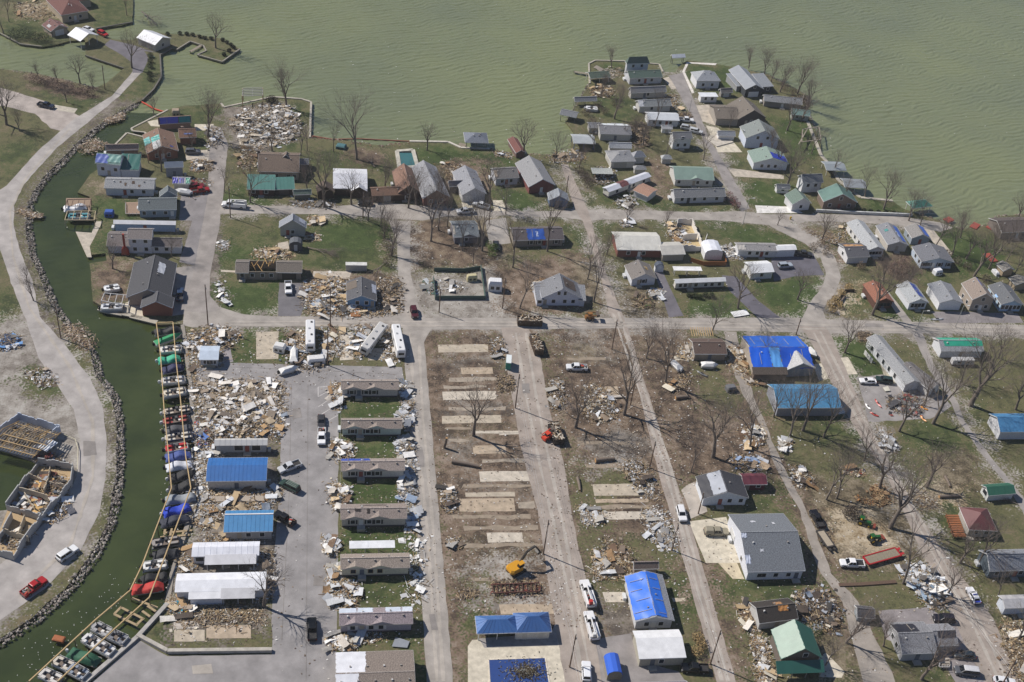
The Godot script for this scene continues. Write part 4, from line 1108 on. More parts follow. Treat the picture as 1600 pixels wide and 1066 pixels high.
	house("house", "tall house with faded brown roof and its gable toward the lake road", "house", V(622,313), V(655,312), B(624,258,5.2), 3.0, "gz", 2.6, "5a4a42", "86695a", {"tc": "6a5a50", "wf": [0.5]})
	house("house", "long light grey roofed house with brick gable behind the bare tree trunks", "house", V(661,322), V(700,319), B(676,252,5.4), 3.2, "gz", 2.6, "7d5b50", "8f9196", {"wf": [0.3, 0.7]})
	h = house("house", "light grey roofed white house with a double garage facing the lake road", "house", V(722,316), V(757,314), B(729,259,5.2), 3.0, "gz", 2.2, "c9c9cb", "8a8c92", {"gar": [[0.3, 2.6], [0.7, 2.6]]})
	block(h, V(702,301), V(724,300), B(727,284,3.2), 2.9, "gx", 1.0, "77706b", "6f7077", {})
	house("cottage", "small white cottage with grey roof and entry porch near the shore", "house", V(774,290), V(808,288), B(808,260,3.0), 2.9, "gx", 1.6, "bdc0c8", "6f6d6c", {"wf": [0.3, 0.7], "bare": [[0, 0.0, 0.12, 0.2, 0.8, "a89a88"]]})
	house("house", "very long grey roofed house with red brick gable end", "house", V(826,303), V(864,300), B(838,244,5.2), 3.0, "gz", 2.4, "7b4c48", "8b8c8e", {"wk": "brick", "tc": "c6c8ce"})
	house("garage", "small blue grey garage with gable door beside the lane", "garage", V(858,323), V(886,323), B(871,296,4.2), 2.7, "gz", 1.7, "5f7390", "8a9097", {"gar": [[0.5, 2.6]], "gc": "4c5a6e"})
	house("house", "grey cottage with low front gable among the bare trunks south of the lake road", "house", V(710,381), V(746,380), B(741,344,2.9), 2.7, "gx", 1.6, "6f6c72", "70777c", {"wf": [0.5], "dorm": [0.6], "bare": [[0, 0.0, 0.08, 0.2, 0.9, "b5aea2"]]})
	house("house", "long tan house with a blue tarp across its brown roof", "house", V(803,386), V(878,384), B(876,353,2.9), 2.7, "gx", 1.6, "8d857b", "565052", {"wf": [0.35, 0.52, 0.87], "sh": "3d3a3b", "tarp": [[0, 0.28, 0.62, 0.02, 0.98, "2f55a3"], [0, 0.45, 0.5, 0.3, 0.75, "a9b6cf"]]})
	house("gazebo", "slate roofed lake pavilion with dark screens on the seawall", "gazebo", V(728,232), V(760,232), B(760,208,2.8), 2.6, "hip", 1.6, "4e4a48", "6f7580", {"open": "4c4845", "ov": 0.5})
	house("boathouse", "narrow maroon boathouse standing at the edge of the lake", "boathouse", V(806,247), V(819,246), B(806,215,2.8), 2.3, "gz", 0.8, "6d5a55", "6e4640", {})
	# ---- white house in the cleared block
	h = house("house", "white storey and a half house with a torn open roof by the main street", "house", V(846,477), V(905,478), B(875,429,6.0), 3.0, "gz", 3.2, "ccd0dc", "76787d", {"wf": [0.3, 0.6, 0.82], "tc": "d5d8e0", "bare": [[1, 0.25, 0.85, 0.25, 0.85, "5c5048"], [1, 0.35, 0.6, 0.4, 0.7, "4a4038"]]})
	block(h, V(838,478), V(847,478), B(850,445,2.6), 2.4, "shed", 0.7, "c8ccd6", "7d8086", {"wf": [0.5]})
	block(h, V(904,478.5), V(912,479), B(908,448,2.6), 2.4, "shed", 0.6, "c8ccd6", "7a7d82", {})
	for q in [0.42, 0.58]: window(h.to_local(gp(846, 477).lerp(gp(905, 478), q)) + Vector3(0, 4.4, 0.05), 0.8, 1.2, 0, Transform3D.IDENTITY, h, mat("dedede"))
	# ---- barn and shed, tan and blue houses in the west block
	house("house", "steep grey barn roofed house with a white patch south of the lake road", "house", V(438,369), V(477,369), B(458,335,6.0), 3.4, "gz", 2.6, "a7a9a3", "858a92", {"wf": [0.5], "tarp": [[1, 0.35, 0.95, 0.1, 0.55, "c6cad2"]]})
	house("shed", "round topped dark garden shed with pale door beside the barn roofed house", "shed", V(452,392), V(472,392), B(462,370,3.4), 1.9, "barrel", 1.5, "55555a", "5d6167", {"door": [0.5], "dc": "b9bcc0"})
	h = house("house", "tan house with its middle roof ripped away to bare rafters", "house", V(370,437), V(387,437), B(387,406,2.8), 2.7, "gx", 1.3, "8a8076", "6f6862", {"wf": [0.5]})
	block(h, V(387.6,437), V(433,437), B(433,408,2.7), 2.7, "none", 0, "8d8377", "6f6862", {"wf": [0.15, 0.5, 0.8]})
	block(h, V(433.6,437), V(470,436), B(470,408,2.8), 2.7, "gx", 1.3, "857b71", "6e675f", {"gar": [[0.5, 4.0]], "gc": "3b3836"})
	for i in 9:
		var q: float = i / 8.0
		var po := bx("rafter", Vector3.ZERO, Vector3(0.12, 0.22, rng.randf_range(2.5, 4.5)), mat("b8945e", "wood"), h, Vector3(rng.randf_range(-0.5, 0.5), rng.randf_range(-0.5, 0.5), 0))
		po.position = h.to_local(gp(lerpf(392, 430, q), 425 + rng.randf_range(-6, 4))) + Vector3(0, 2.6 + rng.randf_range(-0.4, 0.8), 0)
	house("house", "light blue house with a charred looking grey roof sagging over rubble", "house", V(543,480), V(586,480), B(561,434,4.2), 2.6, "gz", 1.7, "6f94b8", "55565a", {"wf": [0.35, 0.68], "wk": "siding", "bare": [[0, 0.1, 0.5, 0.0, 0.7, "6b6259"]], "tarp": [[1, 0.35, 0.8, 0.0, 0.3, "a8adb8"]]})
	house("box_trailer", "plain white box trailer parked on the slab behind the rubble", "trailer", V(540,424), V(573,424), B(572,414,2.2), 2.1, "flat", 0, "a9a79f", "c6c6c2", {"ov": 0.05, "rk": "conc"})
	# ---- brick house row right of the lane
	house("house", "red brick house with a broad cream metal roof", "house", V(964,402), V(1031,402), B(1029,364,3.0), 2.9, "gx", 1.2, "7b4d43", "c3c2bb", {"wk": "brick", "rk": "metal", "seam": 1.1, "wf": [0.25, 0.6], "rz": -0.1})
	house("garage", "beige garage with ribbed metal roof beside the brick house", "garage", V(1034,408), V(1067,407), B(1065,378,2.7), 2.6, "gx", 0.9, "a39d95", "b6b4ad", {"rk": "metal", "seam": 1.1})
	house("house", "grey house with white gable and one bare roof panel by the lane", "house", V(986,447), V(1022,445), B(998,407,4.4), 2.7, "gz", 1.7, "d0d3da", "75706c", {"wf": [0.5], "sh": "3a3a3c", "bare": [[1, 0.4, 0.62, 0.5, 0.75, "c49a64"]]})
	house("shed", "small barrel roofed shed with white door between driveway and grey house", "shed", V(1023,425), V(1036,425), B(1029,410,3.0), 1.7, "barrel", 1.3, "d5d8de", "4d5563", {"door": [0.5], "dc": "dfe1e4"})
	house("shed", "white arch roofed shed behind the orange fence", "shed", V(1100,406), V(1127,406), B(1113,375,3.8), 2.6, "barrel", 1.3, "dadbdd", "d8dbe2", {"rk": "metal"})
	house("carport", "flat white carport roof behind the white mobile home", "carport", V(1053,432), V(1093,431), B(1092,418,2.4), 2.2, "flat", 0, "cccccc", "dededd", {"open": "c9c9c7", "rk": "metal"})
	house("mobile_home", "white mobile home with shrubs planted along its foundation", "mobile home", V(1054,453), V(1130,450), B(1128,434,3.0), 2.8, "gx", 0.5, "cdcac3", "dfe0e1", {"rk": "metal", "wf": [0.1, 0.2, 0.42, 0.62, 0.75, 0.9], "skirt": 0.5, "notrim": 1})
	h = house("mobile_home", "wrecked grey roofed trailer with buckled end beside the driveway bend", "mobile home", V(1152,402), V(1211,402), B(1209,380,3.0), 2.8, "gx", 0.7, "cfd0d2", "8d8b8b", {"wf": [0.3, 0.5, 0.75], "bare": [[0, 0.0, 0.2, 0.1, 0.9, "b9b4ad"]]})
	block(h, V(1212,402), V(1240,401), B(1239,382,3.0), 2.9, "gx", 0.5, "dcdddf", "e0e1e3", {"rk": "metal", "notrim": 1})
	house("cottage", "small white roofed cottage on the driveway bend", "house", V(1172,437), V(1205,435), B(1200,407,2.9), 2.7, "gx", 1.0, "d6d7d6", "dcdee0", {"rk": "metal", "wf": [0.5]})
	# ---- tipped trailer corner
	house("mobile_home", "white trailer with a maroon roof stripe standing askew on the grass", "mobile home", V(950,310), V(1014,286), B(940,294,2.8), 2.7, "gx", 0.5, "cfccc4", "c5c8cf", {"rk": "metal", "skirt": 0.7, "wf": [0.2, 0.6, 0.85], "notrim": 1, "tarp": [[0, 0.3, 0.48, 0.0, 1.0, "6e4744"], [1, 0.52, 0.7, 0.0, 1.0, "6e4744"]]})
	house("shed", "white shed with faded orange brown roof behind the askew trailer", "shed", V(1010,316), V(1024,306), B(993,295,2.6), 2.4, "gz", 0.5, "cfcfcd", "9b7a68", {"gar": [[0.5, 2.4]]})
	# ---- peninsula
	h = house("house", "two storey white lake house with dark green hip roof", "house", V(983,132), V(1032,130), B(1026,109,3.0), 2.9, "gx", 1.4, "c3c6cb", "4c5f57", {"wf": [0.3, 0.7]})
	block(h, V(977,119), V(1010,118), B(1004,95,5.6), 5.5, "hip", 2.2, "c6c9ce", "55655e", {"wf": [0.3, 0.7], "wf2": [0.3, 0.7]})
	house("pavilion", "green roofed porch pavilion on the seawall with blue furniture", "pavilion", V(922,131), V(951,129), B(951,110,2.8), 2.6, "gx", 1.0, "c9c8c4", "4a5b50", {"open": "c9c8c4"})
	house("house", "weathered grey roofed cottage directly south of the green hip roofed house", "house", V(985,154), V(1038,152), B(1037,136,3.0), 2.8, "gx", 1.3, "b3b0ab", "8b8b8b", {"wf": [0.5]})
	house("house", "grey roofed white cottage with patched roof above the white metal one", "house", V(998,176), V(1046,174), B(1045,155,3.0), 2.8, "gx", 1.3, "bdbcb8", "848888", {"wf": [0.4], "tarp": [[0, 0.0, 0.15, 0.0, 0.95, "c9cacb"]], "dc": "6b4036"})
	house("house", "white house with bright white metal roof on the peninsula street", "house", V(1012,197), V(1058,198), B(1055,176,3.0), 2.8, "gx", 1.0, "d6d7d8", "c8ccd0", {"rk": "metal", "wf": [0.2, 0.4, 0.75]})
	house("house", "narrow white two storey cottage with grey roof by parked cars", "house", V(1050,233), V(1077,232), B(1077,206,4.6), 4.5, "gx", 1.2, "d8d9da", "6d6f73", {"wf": [0.3, 0.7], "wf2": [0.5]})
	house("house", "grey roofed house with a white roof strip under the leaning dark trunk", "house", V(937,219), V(984,221), B(983,194,3.0), 2.9, "gx", 1.2, "b8b7b3", "77787c", {"tarp": [[1, 0.05, 0.85, 0.0, 0.95, "cfd6da"]]})
	house("boathouse", "pale roofed open boathouse with blue boat beneath on the cove", "boathouse", V(896,234), V(927,234), B(919,210,3.0), 2.7, "gx", 0.8, "c9c9c9", "a9afb2", {"open": "3d5a9a", "rk": "metal"})
	h = house("house", "rambling grey hip roofed house with garage door near the cove", "house", V(954,263), V(990,262), B(986,234,3.0), 2.8, "hip", 1.7, "c2c0ba", "8e8f91", {"gar": [[0.4, 4.5]], "gc": "a5a29b"})
	block(h, V(989,256), V(1006,255), B(1003,238,3.0), 2.8, "hip", 1.5, "c2c0ba", "93959a", {})
	house("shed", "small pale roofed carport under the fallen limbs by the lane", "carport", V(926,280), V(955,280), B(953,263,2.5), 2.2, "flat", 0, "5a5048", "a2a6a2", {"open": "4a4039"})
	house("shed", "tiny grey shed beside the rambling hip roofed house", "shed", V(991,272), V(1007,272), B(1004,261,2.3), 2.1, "hip", 0.8, "b9b7b0", "909192", {})
	h = house("house", "house with broad mint green weathered roof on the peninsula street", "house", V(1054,291), V(1112,291), B(1110,261,3.0), 2.8, "gx", 2.0, "c6c6c2", "81968b", {"wf": [0.1, 0.6, 0.85], "rk": "metal", "dorm": [0.55]})
	house("house", "long grey roofed ranch house with reddish shrubs at the corner", "house", V(1053,318), V(1130,316), B(1124,294,2.9), 2.7, "gx", 1.5, "c6c7c9", "7b7d7f", {"wf": [0.15, 0.4, 0.6, 0.85], "door": [0.28], "dc": "44474a"})
	h = house("house", "white house with pale grey hip roof on the walled lawn", "house", V(1087,138), V(1122,138), B(1112,112,3.6), 3.4, "hip", 2.4, "d0d2d6", "9a9ea3", {"wf": [0.3, 0.7]})
	block(h, V(1094,160), V(1119,160), B(1118,145,2.6), 2.5, "flat", 0, "d5d6d8", "d3d6d9", {"wf": [0.3, 0.7], "rk": "metal"})
	h = house("house", "dark walled house with grey metal roof and white garage door near the lake", "house", V(1163,152), V(1189,151), B(1150,108,3.8), 3.6, "gz", 1.8, "3c4148", "8d9298", {"rk": "metal", "gar": [[0.5, 4.2]], "gc": "e0e1e2", "wf2": [0.5]})
	block(h, V(1189,145), V(1205,144), B(1192,118,2.8), 2.7, "shed", 0.9, "444a52", "82878d", {"wf": [0.6], "fc": "e6e6e6"})
	h = house("house", "taupe roofed house with steep dark gable and side garage", "house", V(1152,197), V(1193,195), B(1160,151,6.4), 3.2, "gz", 3.2, "514c4b", "6f6860", {"wf": [0.5], "tc": "5a5552"})
	block(h, V(1118,196), V(1151,196), B(1150,165,3.0), 2.9, "gx", 1.8, "9a948c", "70685f", {"tc": "6c665f"})
	h = house("house", "tall pale blue house with grey green roofs and a blue tarp", "house", V(1163,231), V(1213,232), B(1152,197,4.4), 4.2, "gz", 3.0, "c2cbdb", "7b8280", {"wf": [0.35, 0.65], "wy": 4.2, "fc": "e0e3e8", "wl": [0.5]})
	block(h, V(1176,265), V(1228,266), B(1168,236,3.0), 2.9, "gz", 2.0, "cdd2da", "7f9188", {"wf": [0.25, 0.45, 0.65], "tarp": [[1, 0.05, 0.55, 0.05, 0.98, "2f44b2"]]})
	block(h, V(1120,230), V(1146,223), B(1116,212,0), 0.3, "flat", 0, "b9b2a6", "b9b2a6", {"ov": 0.0, "rk": "conc"})
	house("shed", "small grey roofed white shed on the concrete drive", "shed", V(1122,219), V(1146,219), B(1145,205,2.3), 2.1, "gx", 0.8, "cfcfd0", "7a7f87", {})
	house("shed", "tiny white shed with grey roof on the lawn by the curb", "shed", V(1213,302), V(1231,302), B(1230,289,2.2), 2.1, "gx", 0.8, "d6d7d8", "6f7378", {"wf": [0.5]})
	house("barn", "white gambrel barn with grey green roof beside the white parking slab", "barn", V(1236,330), V(1263,328), B(1246,297,4.6), 3.0, "gz", 2.0, "d0d1d2", "67786f", {"wf": [0.5], "tc": "d9dadb"})
	h = house("house", "teal roofed white house with brown shingled gambrel front on the lake", "house", V(1285,327), V(1334,327), B(1274,291,5.2), 3.2, "gz", 3.0, "7d6e64", "5d7b73", {"rk": "metal", "wf": [0.2, 0.8], "wf2": [0.5]})
	block(h, V(1251,301), V(1280,300), B(1288,273,4.4), 4.3, "gx", 1.6, "dddfe2", "6d7175", {"wf": [0.3, 0.7], "wy": 2.8})
	house("house", "low grey roofed house behind bare trees on the east lake shore", "house", V(1193,166), V(1250,172), B(1250,154,2.8), 2.6, "gx", 1.2, "8a8580", "7f8184", {})
	for q in [["open boathouse with curved grey roof at the angled seawall", 1290,275,1318,275,1313,253, "8a9297"], ["open boathouse with flat grey roof beside the teal roofed lake house", 1318,301,1350,303,1345,280, "878d92"]]:
		house("boathouse", q[0], "boathouse", V(q[1], q[2]), V(q[3], q[4]), B(q[5], q[6], 2.7), 2.5, "gx", 0.7, "cccccc", q[7], {"open": "d0cec8", "rk": "metal"})
	house("boathouse", "bright green roofed boathouse with red boat at the seawall end", "boathouse", V(1424,334), V(1452,331), B(1441,310,3.2), 2.5, "hip", 1.3, "d6d5d0", "3f7f70", {"open": "d8d6d0", "rk": "metal"})
	house("boathouse", "grey roofed boathouse over the lake beside a white boat", "boathouse", V(898,166), V(930,165), B(929,151,2.7), 2.4, "gx", 0.8, "b9b7b2", "75787d", {"open": "6e6a66"})
	house("boathouse", "grey roofed boathouse turned askew in the lake off the peninsula", "boathouse", V(875,187), V(898,192), B(880,169,2.7), 2.4, "gx", 0.8, "b3b0aa", "6f7277", {"open": "77736e"})
	house("boathouse", "small white roofed boat shelter at the end of the peninsula street", "boathouse", V(1050,98), V(1068,97), B(1068,85,2.7), 2.5, "gx", 0.7, "d5d5d3", "d8dbdf", {"open": "4e4b49", "rk": "metal"})
	house("cottage", "teal grey roofed cottage behind the bare shore trees of the peninsula", "cottage", V(1236,187), V(1262,190), B(1258,173,2.8), 2.6, "gx", 1.1, "8f9690", "6f8a85", {"wf": [0.3, 0.7]})
	house("gazebo", "small pale grey gazebo beside the brown soil yard", "gazebo", V(1034,256), V(1047,256), B(1046,244,2.4), 2.2, "hip", 0.9, "b5b4b0", "a3a5a6", {})
	house("shed", "white lean to shed below the white metal roofed house", "shed", V(1034,208), V(1048,208), B(1047,199,2.3), 2.1, "gx", 0.6, "d2d3d4", "b9bcc0", {"door": [0.5]})
	house("shed", "grey annex shed beside the white striped roof", "shed", V(920,208), V(936,208), B(936,191,2.6), 2.4, "gx", 0.8, "a5a39e", "83858a", {})
	house("cottage", "light grey rear cottage behind the rambling hip roofed house", "cottage", V(952,241), V(984,241), B(981,224,3.0), 2.7, "gx", 1.1, "bdbbb5", "a3a6a9", {"notrim": 1})
	house("shed", "grey lean to on the street side of the dark walled lake house", "shed", V(1150,143), V(1162,142), B(1150,116,2.8), 2.4, "shed", 0.8, "9a9c9e", "8a8f95", {})
	house("shed", "small blue grey shed right of the storey and a half house", "shed", V(468,265), V(481,265), B(481,247,2.6), 2.3, "gx", 0.8, "5f6672", "757b85", {})
	house("garage", "small grey garage set back from the walled lawn", "garage", V(1126,152), V(1142,151), B(1138,138,2.6), 2.3, "gx", 0.9, "8d8a86", "6f6b68", {"gar": [[0.5, 2.4]]})
	house("shed", "pale boat shed on the slope above the cove", "shed", V(955,205), V(972,206), B(970,196,2.4), 2.1, "gx", 0.7, "b0aea8", "8f9193", {})
	# ---- east lake cluster
	house("mobile_home", "long white mobile home with pale grey roof facing the bend", "mobile home", V(1353,402), V(1378,401), B(1325,348,3.0), 2.9, "gz", 1.2, "d2d2d0", "a3a6a8", {"wf": [0.2, 0.4, 0.6, 0.8], "wl": [0.2, 0.4, 0.6, 0.8]})
	house("garage", "white garage with half its dark roof stripped to plywood", "garage", V(1322,412), V(1354,411), B(1308,381,2.8), 2.7, "gx", 1.2, "d2d3d6", "55565b", {"wl": [0.5], "tarp": [[1, 0.3, 0.9, 0.4, 0.95, "b58b5f"]], "bare": [[1, 0.1, 0.9, 0.5, 0.95, "a87f55"]]})
	house("house", "grey roofed house with crumpled blue tarp hanging off one slope", "house", V(1385,393), V(1414,393), B(1361,352,3.0), 2.8, "gz", 1.2, "b9b4ad", "7f8186", {"tarp": [[1, 0.1, 0.9, 0.15, 0.55, "3a5fb0"], [1, 0.3, 0.6, 0.5, 0.7, "9fb0d0"], [0, 0.3, 0.4, 0.4, 0.7, "3f8f8b"]]})
	h = house("house", "small grey roofed house with a blue tarp along its eave", "house", V(1422,382), V(1449,383), B(1406,354,3.0), 2.8, "gz", 1.4, "8f9aa5", "83817f", {"wl": [0.5], "tarp": [[1, 0.05, 0.95, 0.1, 0.7, "3a66c4"]]})
	house("house", "pale blue house with dark and light grey roof planes and white shed box", "house", V(1437,419), V(1485,420), B(1431,385,3.0), 2.8, "gz", 1.5, "b3bfce", "6b6d73", {"wf": [0.1, 0.25, 0.6, 0.9], "wl": [0.4, 0.8], "sh": "4a4d55"})
	house("house", "rust brown roofed house with a railed yard by the bend", "house", V(1365,483), V(1391,482), B(1344,444,3.0), 2.8, "gz", 1.3, "5b3f36", "8a5c49", {"wf": [0.2, 0.4, 0.6, 0.8], "fc": "6b4a40", "tc": "6b4a40"})
	house("house", "white house with light grey roof and blue tarp between brown and grey roofs", "house", V(1418,484), V(1445,483), B(1397,445,3.0), 2.8, "gz", 1.3, "cfd3da", "9da1a3", {"wf": [0.2, 0.4, 0.6, 0.8], "wh": 1.4, "tarp": [[1, 0.2, 0.9, 0.3, 0.95, "3f57a8"]]})
	house("garage", "long white windowless building with plain grey roof", "garage", V(1465,485), V(1498,484), B(1438,444,3.2), 3.0, "gz", 1.2, "dcdee1", "83868b", {})
	house("house", "tall tan house with a blue strip along its ridge", "house", V(1514,486), V(1545,485), B(1487,443,4.6), 4.5, "gz", 2.2, "a3988c", "877b72", {"wf": [0.3, 0.75], "wf2": [0.5], "wl": [0.3, 0.7], "tarp": [[1, 0.5, 1.0, 0.8, 0.99, "4a6fcf"]]})
	house("house", "pale blue walled house with charcoal roof and front sunroom windows", "house", V(1561,487), V(1592,486), B(1538,447,3.0), 2.9, "gz", 1.4, "a9c3da", "626569", {"wf": [0.12, 0.31, 0.5, 0.69, 0.88], "wl": [0.3, 0.6, 0.85], "wh": 1.4, "tarp": [[0, 0.5, 0.65, 0.0, 0.15, "8fb6e0"]]})
	house("shed", "tan shed with grey roof next to white propane tank", "shed", V(1565,432), V(1580,430), B(1557,412,2.6), 2.4, "gz", 0.8, "b19f86", "7d7a75", {})
	house("shed", "tan shed half hidden behind the pale blue sunroom house", "shed", V(1584,454), V(1606,452), B(1576,434,2.6), 2.4, "gz", 0.8, "a5967f", "7a7771", {})
	house("house", "dark roofed lake house beyond the red docks", "house", V(1562,374), V(1612,372), B(1556,340,3.2), 3.0, "gx", 1.6, "77706a", "58504d", {})
	# ---- middle east
	h = house("house", "tan house with brown roof and bare rafters at its back", "house", V(1084,564), V(1131,563), B(1126,530,2.8), 2.7, "gx", 1.3, "948a7d", "5a4a43", {"wl": [0.5]})
	for i in 10:
		var po := bx("rafter", Vector3.ZERO, Vector3(0.14, 0.2, 3.2), mat("b99c72", "wood"), h, Vector3(0.25, 0, 0))
		po.position = h.to_local(gp(1078 + i * 3.6, 529)) + Vector3(0, 2.4, 0)
	h = house("house", "house wrapped in bright blue tarps with a grey gabled garage wing", "house", V(1177,588), V(1262,584), B(1160,527,3.2), 3.0, "gx", 2.0, "a79e92", "6a625c", {"wf": [0.2, 0.4], "rz": 0.05, "tarp": [[0, -0.02, 0.32, -0.05, 1.0, "1f5fd2"], [0, 0.32, 0.5, 0.02, 0.98, "5a9bdc"], [0, 0.5, 1.02, -0.05, 1.0, "1d52bc"], [1, 0.0, 0.98, 0.02, 1.0, "2a62c0"]]})
	block(h, V(1228,589), V(1268,587), B(1243,550,4.8), 3.0, "gz", 1.9, "8f9296", "b9bbbd", {"tc": "d5d5d3"})
	block(h, V(1176,595), V(1226,594), B(1222,583,2.6), 2.4, "shed", 0.6, "6f6258", "4f463f", {"notrim": 1})
	h = house("barn", "sky blue metal roofed barn with white gable ends", "barn", V(1213,652), V(1307,648), B(1199,602,3.4), 3.2, "gx", 2.0, "8b8e96", "4c86ad", {"rk": "metal", "seam": 0.9, "rz": -0.05, "tc": "cfd4d8"})
	house("mobile_home", "long white mobile home with grey roof by the kayak yard", "mobile home", V(1411,612), V(1432,609), B(1367,527,3.0), 2.9, "gz", 0.9, "d5d8dc", "8f9193", {"wl": [0.15, 0.3, 0.45, 0.6, 0.75], "wh": 1.5})
	house("mobile_home", "white mobile home with brown grey roof behind the longer one", "mobile home", V(1448,620), V(1464,613), B(1420,568,3.0), 2.8, "gz", 0.8, "d0cfcd", "6d6a6a", {"wl": [0.3, 0.6]})
	house("house", "white house half roofed in bright green sheet on the main street", "house", V(1468,560), V(1530,558), B(1459,529,2.9), 2.8, "gx", 1.4, "c9ccd0", "8f9296", {"sheet": [[0, 0.1, 1.0, 0.45, 1.0, "2f9c80"], [1, 0.0, 0.95, 0.05, 1.0, "2f9c80"]]})
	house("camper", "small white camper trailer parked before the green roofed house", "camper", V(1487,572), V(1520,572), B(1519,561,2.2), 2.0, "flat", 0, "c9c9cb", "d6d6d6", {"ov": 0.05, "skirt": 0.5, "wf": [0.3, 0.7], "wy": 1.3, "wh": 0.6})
	house("barn", "white barn with ribbed sky blue roof at the edge of the grass", "barn", V(1558,686), V(1628,687), B(1549,646,3.2), 3.1, "gx", 1.8, "c9cbd0", "4a82ad", {"rk": "metal", "seam": 0.9})
	house("shed", "green metal roofed white shed by the outer alley", "shed", V(1541,783), V(1580,780), B(1531,757,2.8), 2.4, "gx", 0.9, "cfd2d0", "2e5f4d", {"rk": "metal", "seam": 0.9, "wl": [0.5], "ww": 1.6})
	h = house("house", "maroon roofed round ended cottage with orange brown timber deck", "house", V(1510,838), V(1550,840), B(1494,792,3.0), 2.7, "hip", 2.0, "a8a49d", "63393a", {"rk": "metal", "wf": [0.3, 0.7]})
	house("house", "blue grey house with light roof at the east street", "house", V(1541,901), V(1625,903), B(1534,858,3.0), 2.9, "gx", 2.0, "5f6b75", "7d8188", {"wf": [0.15, 0.35, 0.6], "fc": "c9ccd0"})
	house("cottage", "white cottage with a blue tarp over part of its roof by the wood chips", "house", V(1566,961), V(1622,958), B(1558,932,2.8), 2.7, "gx", 0.8, "c4cbd6", "b4b3b4", {"rk": "metal", "tarp": [[0, 0.65, 1.0, 0.0, 1.0, "3f7fd0"]]})
	h = house("house", "grey roofed house with two dark roof patches beside the parked black cars", "house", V(1406,1033), V(1456,1031), B(1399,974,3.0), 2.9, "gx", 1.6, "a9aaad", "7c7d81", {"tarp": [[1, 0.35, 1.0, 0.2, 0.98, "2e2f38"]], "wl": [0.3, 0.6]})
	block(h, V(1449,1021), V(1488,1018), B(1479,976,3.0), 2.8, "gx", 1.4, "9b9ca0", "828388", {"tarp": [[0, 0.35, 0.98, 0.5, 0.95, "32333c"]], "door": [0.4]})
	house("shed", "low dark roofed shed leaning at the alley edge", "shed", V(1338,971), V(1361,973), B(1331,945,2.3), 2.0, "gx", 0.9, "8d9499", "4b4b50", {})
	h = house("house", "white house with grey and black patched roof and yellow sign", "house", V(1097,791), V(1163,788), B(1138,737,4.8), 2.8, "gz", 2.0, "ccd2da", "3f4046", {"wf": [0.62, 0.88], "sheet": [[0, 0.02, 0.98, 0.0, 0.42, "34353c"], [0, 0.02, 0.98, 0.44, 0.98, "a2a7b0"]]})
	house("shed", "dark red shed with maroon metal roof", "shed", V(1160,767), V(1193,765), B(1191,740,2.6), 2.4, "gx", 0.9, "5f2f35", "6f3a44", {"rk": "metal", "seam": 0.9, "wf": [0.7], "door": [0.2], "dc": "8a7f78"})
	h = house("house", "large new white house with slate grey roof and concrete patio", "house", V(1166,908), V(1250,903), B(1137,806,3.3), 3.2, "gx", 3.3, "cfd3dc", "6b7076", {"wf": [0.22, 0.3, 0.52, 0.75], "tc": "d9dce2", "tarp": [[0, 0.0, 0.09, 0.2, 0.42, "b9c0cf"], [0, 0.28, 0.34, 0.5, 0.56, "c3c6cc"], [0, 0.0, 0.09, 0.85, 0.97, "b9c0cf"], [1, 0.3, 0.34, 0.5, 0.6, "c3c6cc"], [1, 0.62, 0.7, 0.4, 0.48, "c3c6cc"]], "wl": [0.3, 0.7], "garl": [[0.25, 3.2]]})
	house("house", "black roofed house with blown out white gable under the fallen trees", "house", V(1184,984), V(1240,977), B(1168,943,2.8), 2.7, "gx", 1.5, "b9b9b7", "37322f", {"bare": [[0, 0.55, 0.8, 0.6, 0.95, "b07b45"], [1, 0.3, 0.5, 0.5, 0.9, "9a7450"]]})
	h = house("house", "green metal roofed house with wrap around green porch roof", "house", V(1217,1046), V(1274,1041), B(1234,973,6.6), 3.8, "gz", 3.0, "6d645c", "2f6a5c", {"rk": "metal", "wf2": [0.6], "sheet": [[0, 0.0, 1.0, 0.0, 0.99, "8ba093"]], "tc": "5f7f74"})
	block(h, V(1213,1063), V(1281,1058), B(1274,1040,2.6), 2.4, "shed", 1.0, "8a857d", "2a5a50", {"open": "8a857d", "rk": "metal", "notrim": 1})
	# ---- street of trailers by the truck row
	h = house("house", "white house under one large bright blue tarp beside the truck row", "house", V(992,984), V(1047,980), B(974,902,3.0), 2.9, "gz", 1.5, "c5c6c8", "8a8d93", {"wf": [0.3, 0.7], "tarp": [[0, 0.02, 0.98, 0.0, 1.0, "2f6fd6"], [1, 0.02, 0.98, 0.35, 1.0, "2f6fd6"]]})
	block(h, V(990,899), V(1024,897), B(1021,881,2.8), 2.6, "gx", 0.8, "8d8176", "6b5f59", {})
	house("mobile_home", "white roofed double trailer south of the large blue tarp", "mobile home", V(998,1043), V(1065,1038), B(1057,986,3.2), 3.0, "gx", 0.8, "a9a597", "dadbdc", {"rk": "metal", "rz": -0.15, "wf": [0.5]})
	house("shed", "small barrel shed wrapped in a blue tarp by the truck row", "shed", V(948,1064), V(970,1062), B(951,1022,3.0), 1.9, "barrel", 1.3, "8f8b7e", "2f5fc4", {"rk": "paint"})
	house("garage", "grey roofed garage behind the parked black pickup", "garage", V(962,1094), V(1070,1091), B(1068,1064,2.8), 2.7, "gx", 0.8, "8a8580", "77747a", {})
	h = house("pool_house", "blue metal hip roofed pool house with open porch", "pool house", V(806,1000), V(857,998), B(853,958,2.9), 2.8, "hip", 1.9, "cfcac0", "41679f", {"rk": "metal", "seam": 1.0, "door": [0.25, 0.75], "dc": "c2bdb4"})
	block(h, V(746,1001), V(806,1000), B(805,962,2.9), 2.8, "hip", 1.5, "cfcac0", "416aa3", {"rk": "metal", "seam": 1.0, "open": "d8d6d2"})
